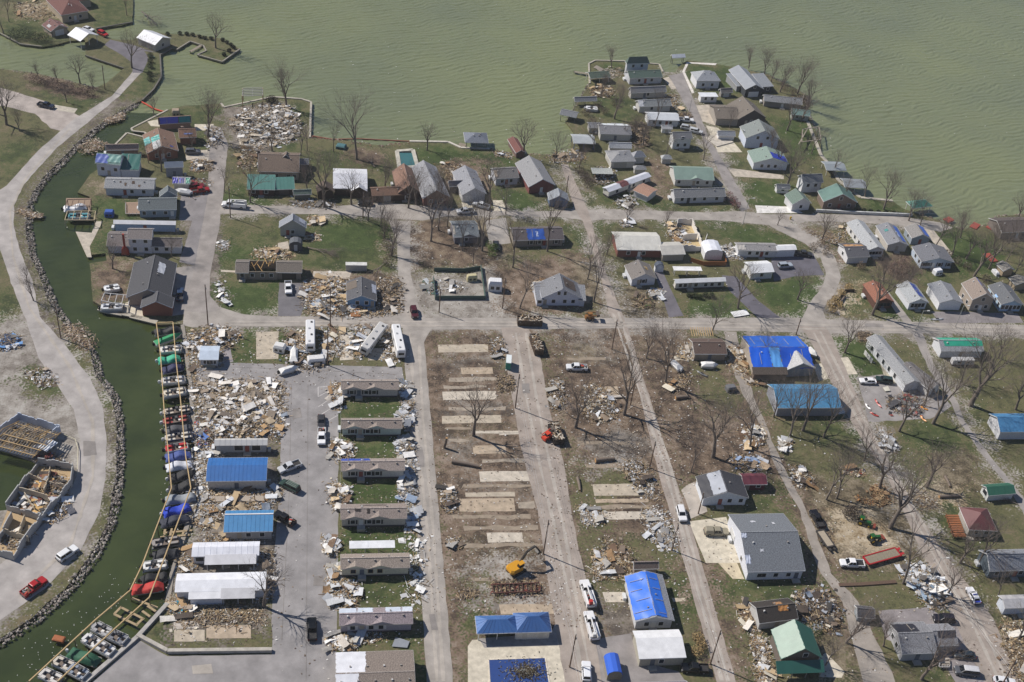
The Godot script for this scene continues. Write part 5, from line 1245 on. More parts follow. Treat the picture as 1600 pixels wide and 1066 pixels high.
	# ---- park rows west of the centre street
	var lab := ["tan mobile home with brown roof, first below the rubble lane", "pale green mobile home with brown roof and wreckage at both ends", "mobile home with brown roof and a blue tarp edge", "mobile home with dark gashes across its brown roof", "cream mobile home with boarded windows before a white awning", "lilac grey mobile home with four white roof sheets"]
	var spots := [[534.5,621,621,621,621,596], [535,682,626,682,626,656], [535,748,630,748,630,719], [534,824,633,823,632,790], [534,901,637.5,900,636,867], [532,990,642,987,642,952]]
	var wc := ["bdb7b3", "b0bdb7", "c0beb9", "bab5ac", "c9c6b0", "a5a0aa"]
	for i in 6:
		var s: Array = spots[i]
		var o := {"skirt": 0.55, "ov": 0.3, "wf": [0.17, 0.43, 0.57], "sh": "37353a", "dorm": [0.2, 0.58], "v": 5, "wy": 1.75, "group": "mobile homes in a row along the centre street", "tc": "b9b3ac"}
		if i == 2: o["tarp"] = [[1, 0.55, 1.0, 0.1, 0.9, "3550a8"]]
		if i == 3: o["bare"] = [[0, 0.22, 0.3, 0.7, 0.98, "35302e"], [0, 0.4, 0.44, 0.5, 0.98, "35302e"], [1, 0.3, 0.7, 0.3, 0.42, "4a4340"]]
		if i == 4: o["sh"] = ""; o["fc"] = "a58a62"
		if i == 5:
			o["sheet"] = [[1, 0.76, 1.0, 0.0, 0.98, "c3ccd9"], [1, 0.54, 0.75, 0.0, 0.98, "c6cfdb"], [1, 0.16, 0.37, 0.0, 0.98, "c1cad8"], [1, 0.0, 0.14, 0.0, 0.98, "c9d1dc"]]
			o["sh"] = "c9c9cc"
		house("mobile_home", lab[i], "mobile home", V(s[0], s[1]), V(s[2], s[3]), B(s[4], s[5] - 3.0, 3.1), 3.0, "gx", 0.95, wc[i], ["91867e", "8c8179", "948982", "8b8079", "92877d", "8e8386"][i], o)
	h = house("mobile_home", "double wide brown roofed home with a white sheet roofed end", "mobile home", V(527,1112), V(646,1110), B(643,1016,3.3), 3.1, "gx", 1.3, "9a948c", "7c726a", {"v": 9, "sheet": [[1, 0.62, 1.0, 0.0, 1.0, "d5d7dc"], [0, 0.0, 0.29, 0.0, 1.0, "d5d7dc"]]})
	house("awning", "white ribbed awning roof behind the cream mobile home", "awning", V(548,868), V(614,867), B(613,854,2.8), 2.6, "flat", 0, "cccccc", "d9dbde", {"open": "c9c9c7", "rk": "metal"})
	# ---- canal trailer rows
	h = house("house", "bright blue metal roofed trailer house with its front wall torn off", "house", V(325,766), V(415,764), B(420,716,3.2), 3.1, "gx", 1.2, "c4bfb6", "2f68a8", {"rk": "metal", "seam": 0.9, "rz": 0.0, "ov": 0.3})
	block(h, V(326,787), V(414,785), B(414,766,2.4), 0.5, "flat", 0, "8f8880", "a59a8c", {"ov": 0.0, "rk": "wood"})
	for q in [326, 352, 374, 398, 413]:
		var po := bx("post", Vector3.ZERO, Vector3(0.16, 2.6, 0.16), mat("a8845a", "wood"), h)
		po.position = h.to_local(gp(q, 784)) + Vector3(0, 1.3, 0)
	house("house", "sky blue metal roofed cabin with white ridge next to the black pickup", "house", V(353,843), V(424,843), B(425,797,3.0), 2.9, "gx", 1.1, "a8a6a4", "4583b4", {"rk": "metal", "seam": 0.9, "ridge": "c9ccd0", "wf": [0.5, 0.8], "rz": -0.15})
	house("mobile_home", "white ribbed roofed trailer crushed between rubble heaps", "mobile home", V(338,707), V(416,707), B(416,685,2.8), 2.7, "gx", 0.5, "9aa0a8", "bcbcba", {"rk": "metal", "seam": 1.2, "wf": [0.45, 0.8], "ww": 2.0, "wh": 1.7, "notrim": 1})
	h = house("mobile_home", "white metal roofed trailer with a front awning, upper of the white pair", "mobile home", V(303,882), V(403,879), B(404,847,3.0), 2.8, "gx", 0.6, "c8c9cd", "d9dbe2", {"rk": "metal", "seam": 1.2, "wf": [0.07, 0.12], "notrim": 1})
	block(h, V(323,891), V(398,891), B(398,868,2.8), 2.3, "shed", 0.5, "b9b9b9", "cdcdd0", {"open": "b9b9b9", "rk": "metal", "notrim": 1})
	h = house("mobile_home", "white metal roofed trailer with a broken tree leaning on it, lower of the white pair", "mobile home", V(277,938), V(413,933), B(412,895,3.0), 2.8, "gx", 0.6, "c6c9d0", "dcdee4", {"rk": "metal", "notrim": 1})
	block(h, V(298,945), V(347,945), B(347,921,2.8), 2.3, "shed", 0.5, "c9cdd6", "dfe0e4", {"rk": "metal", "notrim": 1})
	block(h, V(348,945), V(396,944), B(396,921,2.8), 2.3, "shed", 0.5, "b9bdc6", "c4c4c6", {"open": "b9b9b9", "rk": "metal", "notrim": 1})
	house("mobile_home", "wrecked trailer with pale blue roof end among the rubble by the boats", "mobile home", V(314,573), V(340,573), B(338,541,2.8), 2.6, "gx", 0.6, "b3b7bb", "b6c3d2", {"rk": "metal", "wf": [0.25, 0.45, 0.65, 0.85], "ww": 0.7})

# ================================================================ ruins
func wallbar(called: String, x0: float, y0: float, x1: float, y1: float, hh: float, th: float, m: Material, root: Node3D) -> void:
	var a := root.to_local(gp(x0, y0))
	var b := root.to_local(gp(x1, y1))
	var mb := MB.new()
	if "roofless" in root.name or "ruined" in root.name:   # broken wall tops
		var kk := maxi(2, int(a.distance_to(b) / 0.8))
		var h2 := hh
		for i in kk:
			h2 = clampf(h2 + rng.randf_range(-0.5, 0.5), hh * 0.55, hh)
			mb.bar(a.lerp(b, float(i) / kk) + Vector3(0, h2 * 0.5, 0), a.lerp(b, float(i + 1) / kk) + Vector3(0, h2 * 0.5, 0), th, h2)
	else:
		mb.bar(a + Vector3(0, hh * 0.5, 0), b + Vector3(0, hh * 0.5, 0), th, hh)
	part(called, mb, m, root)

func build_ruins() -> void:
	var wood := mat("b09468", "wood")
	var grey := mat("8d857a", "wood")
	# house with open rafters on the pond
	var t := thing("roofless_house", "blue grey house stripped to a grid of bare rafters beside the pond", "house", gp(20, 695))
	for q in [[-20, 698, 50, 716], [50, 716, 95, 676], [-20, 698, 30, 658], [30, 658, 95, 676]]:
		wallbar("wall", q[0], q[1], q[2], q[3], 2.8, 0.18, mat("b9c3d2", "siding"), t)
	for i in 17:
		var u := i / 16.0
		var a := gp(lerpf(-20, 50, u), lerpf(698, 716, u), 2.9)
		var b := gp(lerpf(30, 95, u), lerpf(658, 676, u), 2.9)
		var mid := a.lerp(b, 0.5) + Vector3(0, 1.5, 0)
		var mb := MB.new()
		mb.bar(t.to_local(a), t.to_local(mid), 0.09, 0.2)
		if i % 5 != 3: mb.bar(t.to_local(mid), t.to_local(b), 0.09, 0.2)
		mb.bar(t.to_local(a), t.to_local(b), 0.09, 0.16)
		part("rafter", mb, grey if i % 4 else wood, t)
	for i in 5:
		var v := (i + 0.5) / 5.0
		var mb := MB.new()
		mb.bar(t.to_local(gp(lerpf(-20, 30, v), lerpf(698, 658, v), 3.0 + 2.8 * minf(v, 1 - v))), t.to_local(gp(lerpf(50, 95, v), lerpf(716, 676, v), 3.0 + 2.8 * minf(v, 1 - v))), 0.2, 0.06)
		part("batten", mb, wood, t)
	var mb2 := MB.new()
	mb2.bar(t.to_local(gp(64, 702, 2.2)), t.to_local(gp(82, 688, 2.2)), 3.2, 0.1)
	part("porch_roof", mb2, mat("d0d6df", "metal"), t)
	for q in [[72, 708], [90, 692]]:
		var mb := MB.new()
		mb.bar(t.to_local(gp(q[0], q[1])), t.to_local(gp(q[0], q[1])) + Vector3(0, 2.2, 0), 0.12, 0.12)
		part("post", mb, grey, t)
	# long house without roof: rooms open to the sky
	t = thing("roofless_house", "long house without roof, its rooms and furniture open to the sky", "house", gp(60, 790))
	var wm := mat("a9aaa9", "siding")
	for q in [[11, 798, 61, 728], [61, 728, 115, 735], [115, 735, 112, 762], [112, 762, 66, 815], [66, 815, 11, 798], [0, 850, 20, 812], [66, 815, 22, 876], [22, 876, -20, 862]]:
		wallbar("wall", q[0], q[1], q[2], q[3], 2.6, 0.2, wm, t)
	for q in [[30, 772, 76, 785], [47, 750, 100, 765], [80, 740, 70, 775], [55, 800, 40, 780], [46, 850, 10, 838], [40, 815, 30, 845]]:
		wallbar("inner_wall", q[0], q[1], q[2], q[3], 2.4, 0.12, mat("c2b49c", "siding"), t)
	var fl := MB.new()
	var fp := PackedVector2Array()
	for q in [[12, 798], [61, 729], [114, 736], [111, 761], [66, 814], [22, 874], [-18, 860], [0, 830]]:
		var w := t.to_local(gp(q[0], q[1]))
		fp.append(Vector2(w.x, w.z))
	sheet(fl, fp, 0.25, 0.25)
	part("floor", fl, mat("a8906c", "wood"), t)
	for i in 60:
		var u := rng.randf()
		var v := rng.randf()
		var p := gp(lerpf(lerpf(18, 66, u), lerpf(60, 108, u), v), lerpf(lerpf(795, 735, u), lerpf(812, 752, u), v)) + Vector3(0, 0.5, 0)
		var s := Vector3(rng.randf_range(0.4, 2.2), rng.randf_range(0.3, 0.9), rng.randf_range(0.3, 1.3))
		bx("furniture", t.to_local(p), s, mat(["b9b2a8", "7d5a3c", "c9a46a", "4b5462", "8f959c", "6d3c30", "d6d2cb", "3c3a3a"][i % 8], "siding"), t, Vector3(0, rng.randf() * 3.0, rng.randf_range(-0.15, 0.15)))
	# destroyed house with only back walls
	t = thing("ruined_house", "ruined house reduced to white wall stubs and a tiled floor", "house", gp(1075, 385))
	for q in [[1060, 393, 1098, 392], [1098, 392, 1080, 352], [1080, 352, 1058, 350], [1088, 375, 1066, 376], [1098, 392, 1104, 372], [1058, 350, 1057, 356]]:
		wallbar("wall", q[0], q[1], q[2], q[3], 2.5, 0.16, mat("d6d3cd", "siding"), t)
	var f2 := MB.new()
	var p2 := PackedVector2Array()
	for q in [[1048, 392], [1097, 391], [1080, 353], [1056, 352]]:
		var w := t.to_local(gp(q[0], q[1]))
		p2.append(Vector2(w.x, w.z))
	sheet(f2, p2, 0.2, 0.2)
	part("floor", f2, mat("c3a57c", "wood"), t)
	# trailer skirting left behind
	t = thing("foundation_skirting", "dark green skirting left standing round a vanished mobile home", "foundation", gp(720, 450))
	for q in [[682, 468, 758, 468], [758, 468, 751, 418], [680, 469, 677, 437], [678, 424, 724, 425], [724, 425, 750, 421]]:
		wallbar("skirting", q[0], q[1], q[2], q[3], 1.3, 0.15, mat("3f5650", "siding"), t)
	# pool frame over the lake
	t = thing("pergola_frame", "grey open pergola frame at the lake edge behind the rubble", "pergola", gp(395, 165))
	for q in [[379, 167], [411, 166], [380, 156], [411, 155]]:
		bx("post", t.to_local(gp(q[0], q[1])) + Vector3(0, 2.0, 0), Vector3(0.3, 4.6, 0.3), mat("b8a078", "wood"), t)
	for i in 6:
		var y := lerpf(167, 155, i / 5.0)
		wallbar("beam", 379, y, 411, y - 1, 0.22, 0.18, mat("a9a9a4", "wood"), t)
		t.get_child(t.get_child_count() - 1).position.y = 4.1
	for q in [[379, 167, 380, 155], [411, 166, 411, 154], [395, 166, 395, 155]]:
		wallbar("beam", q[0], q[1], q[2], q[3], 0.22, 0.2, mat("a9a9a4", "wood"), t)
		t.get_child(t.get_child_count() - 1).position.y = 3.85
	# wooden lake platform ruin
	t = thing("boat_lift", "bare timber boat lift frame on the east lake shore", "frame", gp(1270, 225))
	for q in [[1250, 232], [1280, 228], [1252, 212], [1277, 208]]:
		bx("post", t.to_local(gp(q[0], q[1])) + Vector3(0, 1.0, 0), Vector3(0.25, 3.6, 0.25), mat("7d7266", "wood"), t)
	for q in [[1250, 232, 1280, 228], [1252, 212, 1277, 208], [1250, 232, 1252, 212], [1280, 228, 1277, 208], [1245, 236, 1262, 206]]:
		wallbar("beam", q[0], q[1], q[2], q[3], 0.25, 0.3, mat("9a8f82", "wood"), t)
		t.get_child(t.get_child_count() - 1).position.y = 2.5

# ================================================================ vehicles
func ring(x0: float, x1: float, hw: float, y: float, cut: float) -> PackedVector3Array:
	return PackedVector3Array([Vector3(x0 + cut, y, hw), Vector3(x0, y, hw - cut), Vector3(x0, y, -hw + cut), Vector3(x0 + cut, y, -hw), Vector3(x1 - cut, y, -hw), Vector3(x1, y, -hw + cut), Vector3(x1, y, hw - cut), Vector3(x1 - cut, y, hw)])

func wheels(t: Node3D, xs: Array, hw: float, r: float) -> void:
	for x in xs:
		for s in [-1.0, 1.0]:
			var mb := MB.new()
			mb.rod(Vector3(0, 0, -0.13), Vector3(0, 0, 0.13), r, 12)
			var w := part("wheel", mb, gloss("1a1a1c", 0.8), t)
			w.position = Vector3(x, r, s * (hw - 0.1))
			var rb := MB.new()
			rb.rod(Vector3(0, 0, 0.1 * s), Vector3(0, 0, 0.145 * s), r * 0.6, 10)
			part("rim", rb, gloss("8f9092", 0.35, 0.6), w)

func car(kind: String, color: String, label: String, x0: float, y0: float, x1: float, y1: float, o := {}) -> Node3D:
	var a := gp(x0, y0)
	var b := gp(x1, y1)
	var mid := (a + b) * 0.5
	mid.y = 0.06
	var turn := atan2(-(b.z - a.z), b.x - a.x)
	var nm: String = {"sedan": "car", "suv": "car", "van": "van", "pickup": "pickup_truck", "utility": "utility_truck"}[kind]
	var cat: String = {"sedan": "car", "suv": "car", "van": "van", "pickup": "pickup", "utility": "truck"}[kind]
	var t := thing(nm, label, cat, mid, turn)
	var pm := gloss(color, 0.28)
	var gm := gloss("14181d", 0.08)
	var L := 4.7
	var hw := 0.92
	var cab := [-1.9, 0.95, -1.45, 0.15]   # cabin base rear/front, roof rear/front
	var belt := 0.95
	var roof := 1.45
	match kind:
		"suv": L = 4.8; cab = [-2.2, 1.05, -2.0, 0.35]; belt = 1.08; roof = 1.75; hw = 0.97
		"van": L = 5.1; cab = [-2.4, 1.6, -2.3, 0.8]; belt = 1.1; roof = 1.85; hw = 0.99
		"pickup": L = 5.7; cab = [-0.75, 1.5, -0.6, 0.75]; belt = 1.1; roof = 1.8; hw = 0.99
		"utility": L = 7.4; cab = [0.6, 2.5, 0.75, 1.9]; belt = 1.25; roof = 2.1; hw = 1.1
	var x := L * 0.5
	var mb := MB.new()
	var bed := kind == "pickup" or kind == "utility"
	var rear: float = cab[0] - 0.05 if bed else -x
	mb.loft([ring(rear, x, hw - 0.05, 0.32, 0.12), ring(rear, x, hw, 0.6, 0.16), ring(rear, x - 0.03, hw, belt - 0.08, 0.2), ring(rear + 0.04, x - 0.12, hw - 0.07, belt, 0.24)])
	part("body", mb, pm, t)
	if bed:
		var bb := MB.new()
		var bl: float = rear + x
		bb.box(Vector3(-x + bl * 0.5, 0.6, 0), Vector3(bl, 0.45, hw * 2.0 - 0.06))
		bb.box(Vector3(-x + bl * 0.5, 1.0, hw - 0.06), Vector3(bl, 0.35, 0.1))
		bb.box(Vector3(-x + bl * 0.5, 1.0, -hw + 0.06), Vector3(bl, 0.35, 0.1))
		bb.box(Vector3(-x + 0.05, 1.0, 0), Vector3(0.08, 0.35, hw * 2.0 - 0.24))
		part("bed", bb, pm, t)
		bx("bed_floor", Vector3(-x + bl * 0.5, 0.83, 0), Vector3(bl - 0.14, 0.02, hw * 2.0 - 0.24), mat(o.get("bed", "2c2b2c")), t)
	var cw := hw - 0.12
	var gb := MB.new()
	gb.loft([ring(cab[0], cab[1], cw, belt - 0.02, 0.12), ring(cab[2], cab[3], cw - 0.16, roof - 0.05, 0.1)])
	part("window", gb, gm, t)
	var rb := MB.new()
	rb.loft([ring(cab[2] - 0.06, cab[3] + 0.06, cw - 0.13, roof - 0.06, 0.12), ring(cab[2] - 0.02, cab[3] + 0.02, cw - 0.16, roof, 0.14), ring(cab[2] + 0.1, cab[3] - 0.1, cw - 0.28, roof + 0.03, 0.14)])
	part("roof", rb, gloss(o.get("roof", color), 0.28), t)
	for s in [-1.0, 1.0]:
		var lb := MB.new()
		for q in [[cab[0], cab[2]], [cab[1], cab[3]], [lerpf(cab[0], cab[1], 0.45), lerpf(cab[2], cab[3], 0.45)]]:
			lb.bar(Vector3(q[0], belt - 0.03, s * (cw - 0.02)), Vector3(q[1], roof - 0.05, s * (cw - 0.17)), 0.09, 0.09)
		part("pillar", lb, pm, t)
		bx("headlight", Vector3(x - 0.06, 0.78, s * (hw - 0.3)), Vector3(0.12, 0.18, 0.34), gloss("e6e8ea", 0.1), t)
		bx("taillight", Vector3(-x + 0.03, 0.85, s * (hw - 0.22)), Vector3(0.1, 0.25, 0.2), gloss("8c1c1c", 0.2), t)
		bx("mirror", Vector3(cab[1] - 0.35, belt + 0.08, s * (hw + 0.06)), Vector3(0.14, 0.16, 0.2), pm, t)
	bx("bumper", Vector3(x + 0.02, 0.48, 0), Vector3(0.16, 0.2, hw * 1.8), gloss("3c3c3e", 0.5), t)
	bx("bumper", Vector3(-x - 0.02, 0.5, 0), Vector3(0.16, 0.2, hw * 1.8), gloss("3c3c3e", 0.5), t)
	wheels(t, [-x + L * 0.19, x - L * 0.19], hw, 0.36 if kind in ["sedan", "suv"] else 0.41)
	if o.has("load"):
		for i in 7: bx("load", Vector3(rng.randf_range(-x + 0.4, rear - 0.4), 1.0 + rng.randf() * 0.25, rng.randf_range(-0.6, 0.6)), Vector3(rng.randf_range(0.3, 1.2), 0.25, rng.randf_range(0.15, 0.5)), mat(["b8b2a6", "6a4a35", "83868a", "a83a2c"][i % 4]), t, Vector3(0, rng.randf() * 3, 0.1))
	if o.has("rack"):
		for s in [-0.5, -0.1, 0.3, 0.6]: bx("roof_rack", Vector3(-0.7, roof + 0.09, s), Vector3(2.9, 0.06, 0.06), mat("a8b0a4"), t)
	if o.has("cap"):
		var cb := MB.new()
		cb.loft([ring(-x + 0.05, cab[0] - 0.08, hw - 0.05, belt + 0.08, 0.1), ring(-x + 0.2, cab[0] - 0.1, hw - 0.2, roof - 0.08, 0.12), ring(-x + 0.35, cab[0] - 0.15, hw - 0.4, roof, 0.12)])
		part("bed_cap", cb, pm, t)
	if kind == "utility":
		var ub := MB.new()
		for s in [-1.0, 1.0]: ub.box(Vector3(-1.7, 1.25, s * 0.85), Vector3(3.7, 0.9, 0.5))
		part("tool_cabinet", ub, pm, t)
		var ab := MB.new()
		ab.rod(Vector3(-0.6, 1.3, 0), Vector3(-0.6, 2.3, 0), 0.3, 8)
		ab.bar(Vector3(-0.6, 2.35, 0.1), Vector3(-3.4, 2.55, 0.1), 0.28, 0.3)
		ab.bar(Vector3(-3.2, 2.75, -0.2), Vector3(1.4, 2.6, -0.2), 0.24, 0.26)
		part("boom", ab, gloss("dcdcda", 0.4), t)
		bx("bucket", Vector3(-3.5, 2.3, -0.35), Vector3(0.75, 0.95, 0.7), gloss(o.get("bucket", "d2d2cf"), 0.5), t)
	if o.has("lightbar"): bx("light_bar", Vector3(-0.4, roof + 0.1, 0), Vector3(0.25, 0.12, 1.1), gloss("2f3b8c", 0.3), t)
	if o.has("trunk"): bx("trunk_lid", Vector3(-x + 0.5, belt + 0.02, 0), Vector3(0.85, 0.03, 1.4), gloss(o.trunk, 0.3), t)
	return t

func build_vehicles() -> void:
	car("pickup", "1f2a3f", "dark blue pickup parked on the levee drive by a concrete slab", 60,165, 84,170)
	car("suv", "a51f1f", "red truck parked by the white roofed boathouse", 152,51, 170,60)
	car("sedan", "d6d8da", "white car in front of the maroon roofed house", 129,45, 148,51)
	car("suv", "5c6068", "dark grey car on the slab of the brick house", 290,240, 313,240)
	car("utility", "dfe0e0", "white bucket truck at the corner of canal and lake roads", 386,325, 346,322)
	car("pickup", "e2e3e4", "white pickup on the asphalt drive of the tan house", 450,441, 451,465)
	car("suv", "4a1d24", "dark red car driving at the street crossing", 645,483, 649,500)
	car("pickup", "e4e5e6", "white pickup with dark load parked beside painted bays", 503,668, 502,704, {"load": 1})
	car("sedan", "3a3a3c", "small black vehicle parked nose to tail with the white pickup", 502,655, 502,669)
	car("pickup", "bfc2c6", "silver pickup with dark bed stopped by the blue roofed trailer house", 468,727, 437,739)
	car("van", "33473f", "dark green van with roof racks in the park lot", 468,771, 438,756, {"rack": 1})
	car("pickup", "17181b", "black pickup angled beside the sky blue cabin", 459,823, 430,805, {"load": 1})
	car("pickup", "151719", "black pickup standing alone near the tree shadow", 488,1003, 487,971)
	car("suv", "dcdedf", "white sport utility vehicle parked on the levee road shoulder", 93,877, 118,860)
	car("pickup", "a01d22", "bright red pickup on the levee road", 37,933, 70,909, {"load": 1})
	car("pickup", "d9dbdd", "white pickup with full bed parked on the cleared soil", 918,578, 883,577, {"load": 1})
	car("suv", "dcdddf", "white car driving down the long lane", 1061,795, 1067,818)
	car("pickup", "8f8978", "tan pickup with bed cap on the big patio", 1102,834, 1135,835, {"cap": 1})
	car("utility", "e0e0e0", "white bucket truck with red gear, first of two in the truck row", 923,950, 912,914, {"bucket": "b9302c", "load": 1})
	car("utility", "dededf", "white bucket truck, second of two in the truck row", 929,1003, 918,961, {"load": 1})
	car("suv", "dfe1e3", "white car behind the bucket trucks by the pool", 916,1066, 915,1040)
	car("pickup", "18191c", "black pickup parked below the white double trailer", 1104,1049, 1066,1047)
	car("pickup", "1b1c22", "black pickup hitched to the wooden flatbed trailer", 1284,829, 1268,800)
	car("pickup", "e3e4e5", "white pickup hitched to the red trailer", 1350,885, 1310,883, {"bed": "1f1f21"})
	car("sedan", "e6e7ea", "white car with blue rear marking on the east street", 1527,947, 1512,921, {"trunk": "2f3fa0", "lightbar": 1})
	car("suv", "22202a", "glossy black car above the grey house with dark roof patches", 1490,971, 1457,969)
	car("sedan", "24303a", "dark teal car beside the white steps", 1522,1028, 1490,1025)
	car("van", "55585e", "grey van with pale roof below the dark teal car", 1522,1054, 1496,1051, {"roof": "c9c9cb"})
	car("sedan", "d9dadc", "white car cut by the lower edge near the east street pole", 1556,1066, 1580,1070)
	car("sedan", "e2e3e4", "white car at the kayak yard", 1368,599, 1342,598)
	car("suv", "2a3b38", "dark green car parked behind the white kayak yard car", 1393,599, 1368,595)
	car("pickup", "d6d8da", "white pickup on the peninsula street beside the white metal roof", 1062,189, 1081,191)
	car("suv", "a9adb2", "silver car parked by the narrow two storey cottage", 1065,201, 1081,204)
	car("suv", "c4c7ca", "pale grey car parked between the silver car and the street", 1079,206, 1096,210)
	car("suv", "9aa3ad", "silver car on the slab of the small white cottage", 1214,419, 1238,417)
	car("pickup", "33363b", "crushed dark pickup on the driveway bend", 1240,398, 1268,401)
	car("pickup", "d9dbdc", "white pickup by the lake road beside the grey cottage", 742,332, 712,334)
	car("pickup", "ccd0d4", "silver white pickup parked before the double garage", 766,328, 738,320)
	car("sedan", "23252b", "dark car on the lake road before the dark brown house", 582,321, 560,320)
	car("suv", "6a1d24", "dark red car among debris by the purple tarped shed", 296,296, 318,293)
	car("pickup", "31425c", "blue pickup beside the charcoal roofed house", 281,478, 282,450)
	car("pickup", "8a1f22", "red pickup wreck beside the dark red car", 302,302, 324,299)
	car("sedan", "2e3136", "dark car under the trees in the white house drive", 774,378, 777,396)
	# bobtail machines and containers
	for q in [[808,506, 846,507, "brown open top dumpster full of debris on the main street"], [833,530, 842,556, "brown open top dumpster loaded with timber on the trailer street"]]:
		dumpster(q[4], q[0], q[1], q[2], q[3], 2.4, "4a3c32")
	dumpster("dark steel dumpster being filled by the orange loader", 863,668, 873,696, 2.5, "2b2523")
	loader("loader", "orange skid loader tipping into the dark dumpster", 848,690, 862,682, "c6422a")
	loader("loader", "brown yellow loader parked on the main street by the lane", 914,499, 929,499, "8a6034")
	excavator()
	tractor("green tractor with yellow wheels beside the brush heap", 1342,817, 1357,822)
	tractor("green tractor with red loader bucket above the red trailer", 1352,848, 1378,842)
	trailer("flatbed_trailer", "red low trailer with timber deck behind the white pickup", 1352,880, 1402,866, 2.5, "9c1f24", "8f8674")
	trailer("flatbed_trailer", "weathered wooden flatbed trailer behind the black pickup", 1280,833, 1297,858, 2.0, "3b3836", "a79c8a")
	# portable toilets on a trailer
	var t := thing("portable_toilet", "teal portable toilet with white roof beside the trailer street", "toilet", gp(794, 572), -0.15)
	var pb := MB.new()
	pb.box(Vector3(0, 1.15, 0), Vector3(1.3, 2.3, 3.4))
	part("body", pb, gloss("1f8f7c", 0.5), t)
	var rb := MB.new()
	rb.box(Vector3(0, 2.4, 0), Vector3(1.4, 0.2, 3.5))
	part("roof", rb, gloss("d5dcdc", 0.5), t)
	for i in 3: bx("door", Vector3(-0.67, 1.1, -1.1 + i * 1.1), Vector3(0.04, 1.9, 0.8), gloss("2aa08c", 0.5), t)
	# motorhomes
	for q in [["camper", "white camper trailer standing upright among the wrecked campers", 485,552, 485,513, 2.5, 0.0, "d8d9da"], ["camper", "long white motorhome tipped against the rubble", 566,556, 596,517, 2.5, 0.22, "cfcdc8"], ["camper", "white camper trailer parked along the centre street verge", 626,562, 617,520, 2.4, 0.05, "dcdddd"]]:
		var a := gp(q[2], q[3])
		var b := gp(q[4], q[5])
		var d := b - a
		var c := thing(q[0], q[1], "camper", (a + b) * 0.5 + Vector3(0, 0.05, 0), atan2(-d.z, d.x))
		var ln := d.length()
		var bb := MB.new()
		var r0 := ring(-ln * 0.5, ln * 0.5, q[6] * 0.5, 0.6, 0.15)
		var r1 := ring(-ln * 0.5 - 0.1, ln * 0.5 + 0.1, q[6] * 0.5, 1.8, 0.2)
		var r2 := ring(-ln * 0.5, ln * 0.5, q[6] * 0.5, 2.9, 0.25)
		var r3 := ring(-ln * 0.5 + 0.2, ln * 0.5 - 0.2, q[6] * 0.5 - 0.2, 3.1, 0.25)
		bb.loft([r0, r1, r2, r3])
		part("body", bb, gloss(q[8], 0.45), c)
		for i in 4: bx("roof_vent", Vector3(lerpf(-ln * 0.38, ln * 0.38, i / 3.0), 3.15, 0.3 if i % 2 else -0.3), Vector3(0.6, 0.22, 0.5), mat("3b3d40" if i % 2 else "a9abad"), c)
		for s in [-1.0, 1.0]:
			for i in 3: bx("window", Vector3(lerpf(-ln * 0.3, ln * 0.35, i / 2.0), 1.9, s * q[6] * 0.5), Vector3(1.2, 0.7, 0.05), gloss("20252b", 0.1), c)
		bx("window", Vector3(-ln * 0.5 - 0.06, 1.9, 0), Vector3(0.12, 0.7, 1.5), gloss("20252b", 0.1), c)
		wheels(c, [-0.6, 0.5], q[6] * 0.5, 0.38)
		c.rotation.x = q[7]

func dumpster(label: String, x0: float, y0: float, x1: float, y1: float, w: float, col: String) -> void:
	var a := gp(x0, y0)
	var b := gp(x1, y1)
	var d := b - a
	var t := thing("dumpster", label, "dumpster", (a + b) * 0.5 + Vector3(0, 0.06, 0), atan2(-d.z, d.x))
	var l := maxf(d.length(), 5.5)
	var m := mat(col, "metal", 0.7)
	for s in [-1.0, 1.0]:
		bx("side_wall", Vector3(0, 1.05, s * w * 0.5), Vector3(l, 1.7, 0.1), m, t)
		bx("end_wall", Vector3(s * l * 0.5, 1.05, 0), Vector3(0.1, 1.7, w - 0.1), m, t)
		bx("rail", Vector3(0, 1.92, s * w * 0.5), Vector3(l + 0.1, 0.12, 0.16), m, t)
		for i in 7: bx("rib", Vector3(lerpf(-l * 0.45, l * 0.45, i / 6.0), 1.05, s * (w * 0.5 + 0.09)), Vector3(0.12, 1.6, 0.1), m, t)
	bx("floor", Vector3(0, 0.25, 0), Vector3(l, 0.3, w), m, t)
	var mb := MB.new()
	mb.use_col = true
	for i in 130:
		mb.col = lin(["9a8566", "6d5a48", "b7ae9e", "54463a", "84705a", "c7bfb0"][rng.randi() % 6])
		mb.box(Vector3(rng.randf_range(-0.46, 0.46) * l, rng.randf_range(1.2, 2.1), rng.randf_range(-0.44, 0.44) * w), Vector3(rng.randf_range(0.4, 1.5), 0.1, rng.randf_range(0.08, 0.4)), Basis.from_euler(Vector3(rng.randf_range(-0.4, 0.4), rng.randf() * 6, rng.randf_range(-0.4, 0.4))))
	var o := part("debris", mb, vcol(), t)
	o.set_meta("kind", "stuff")

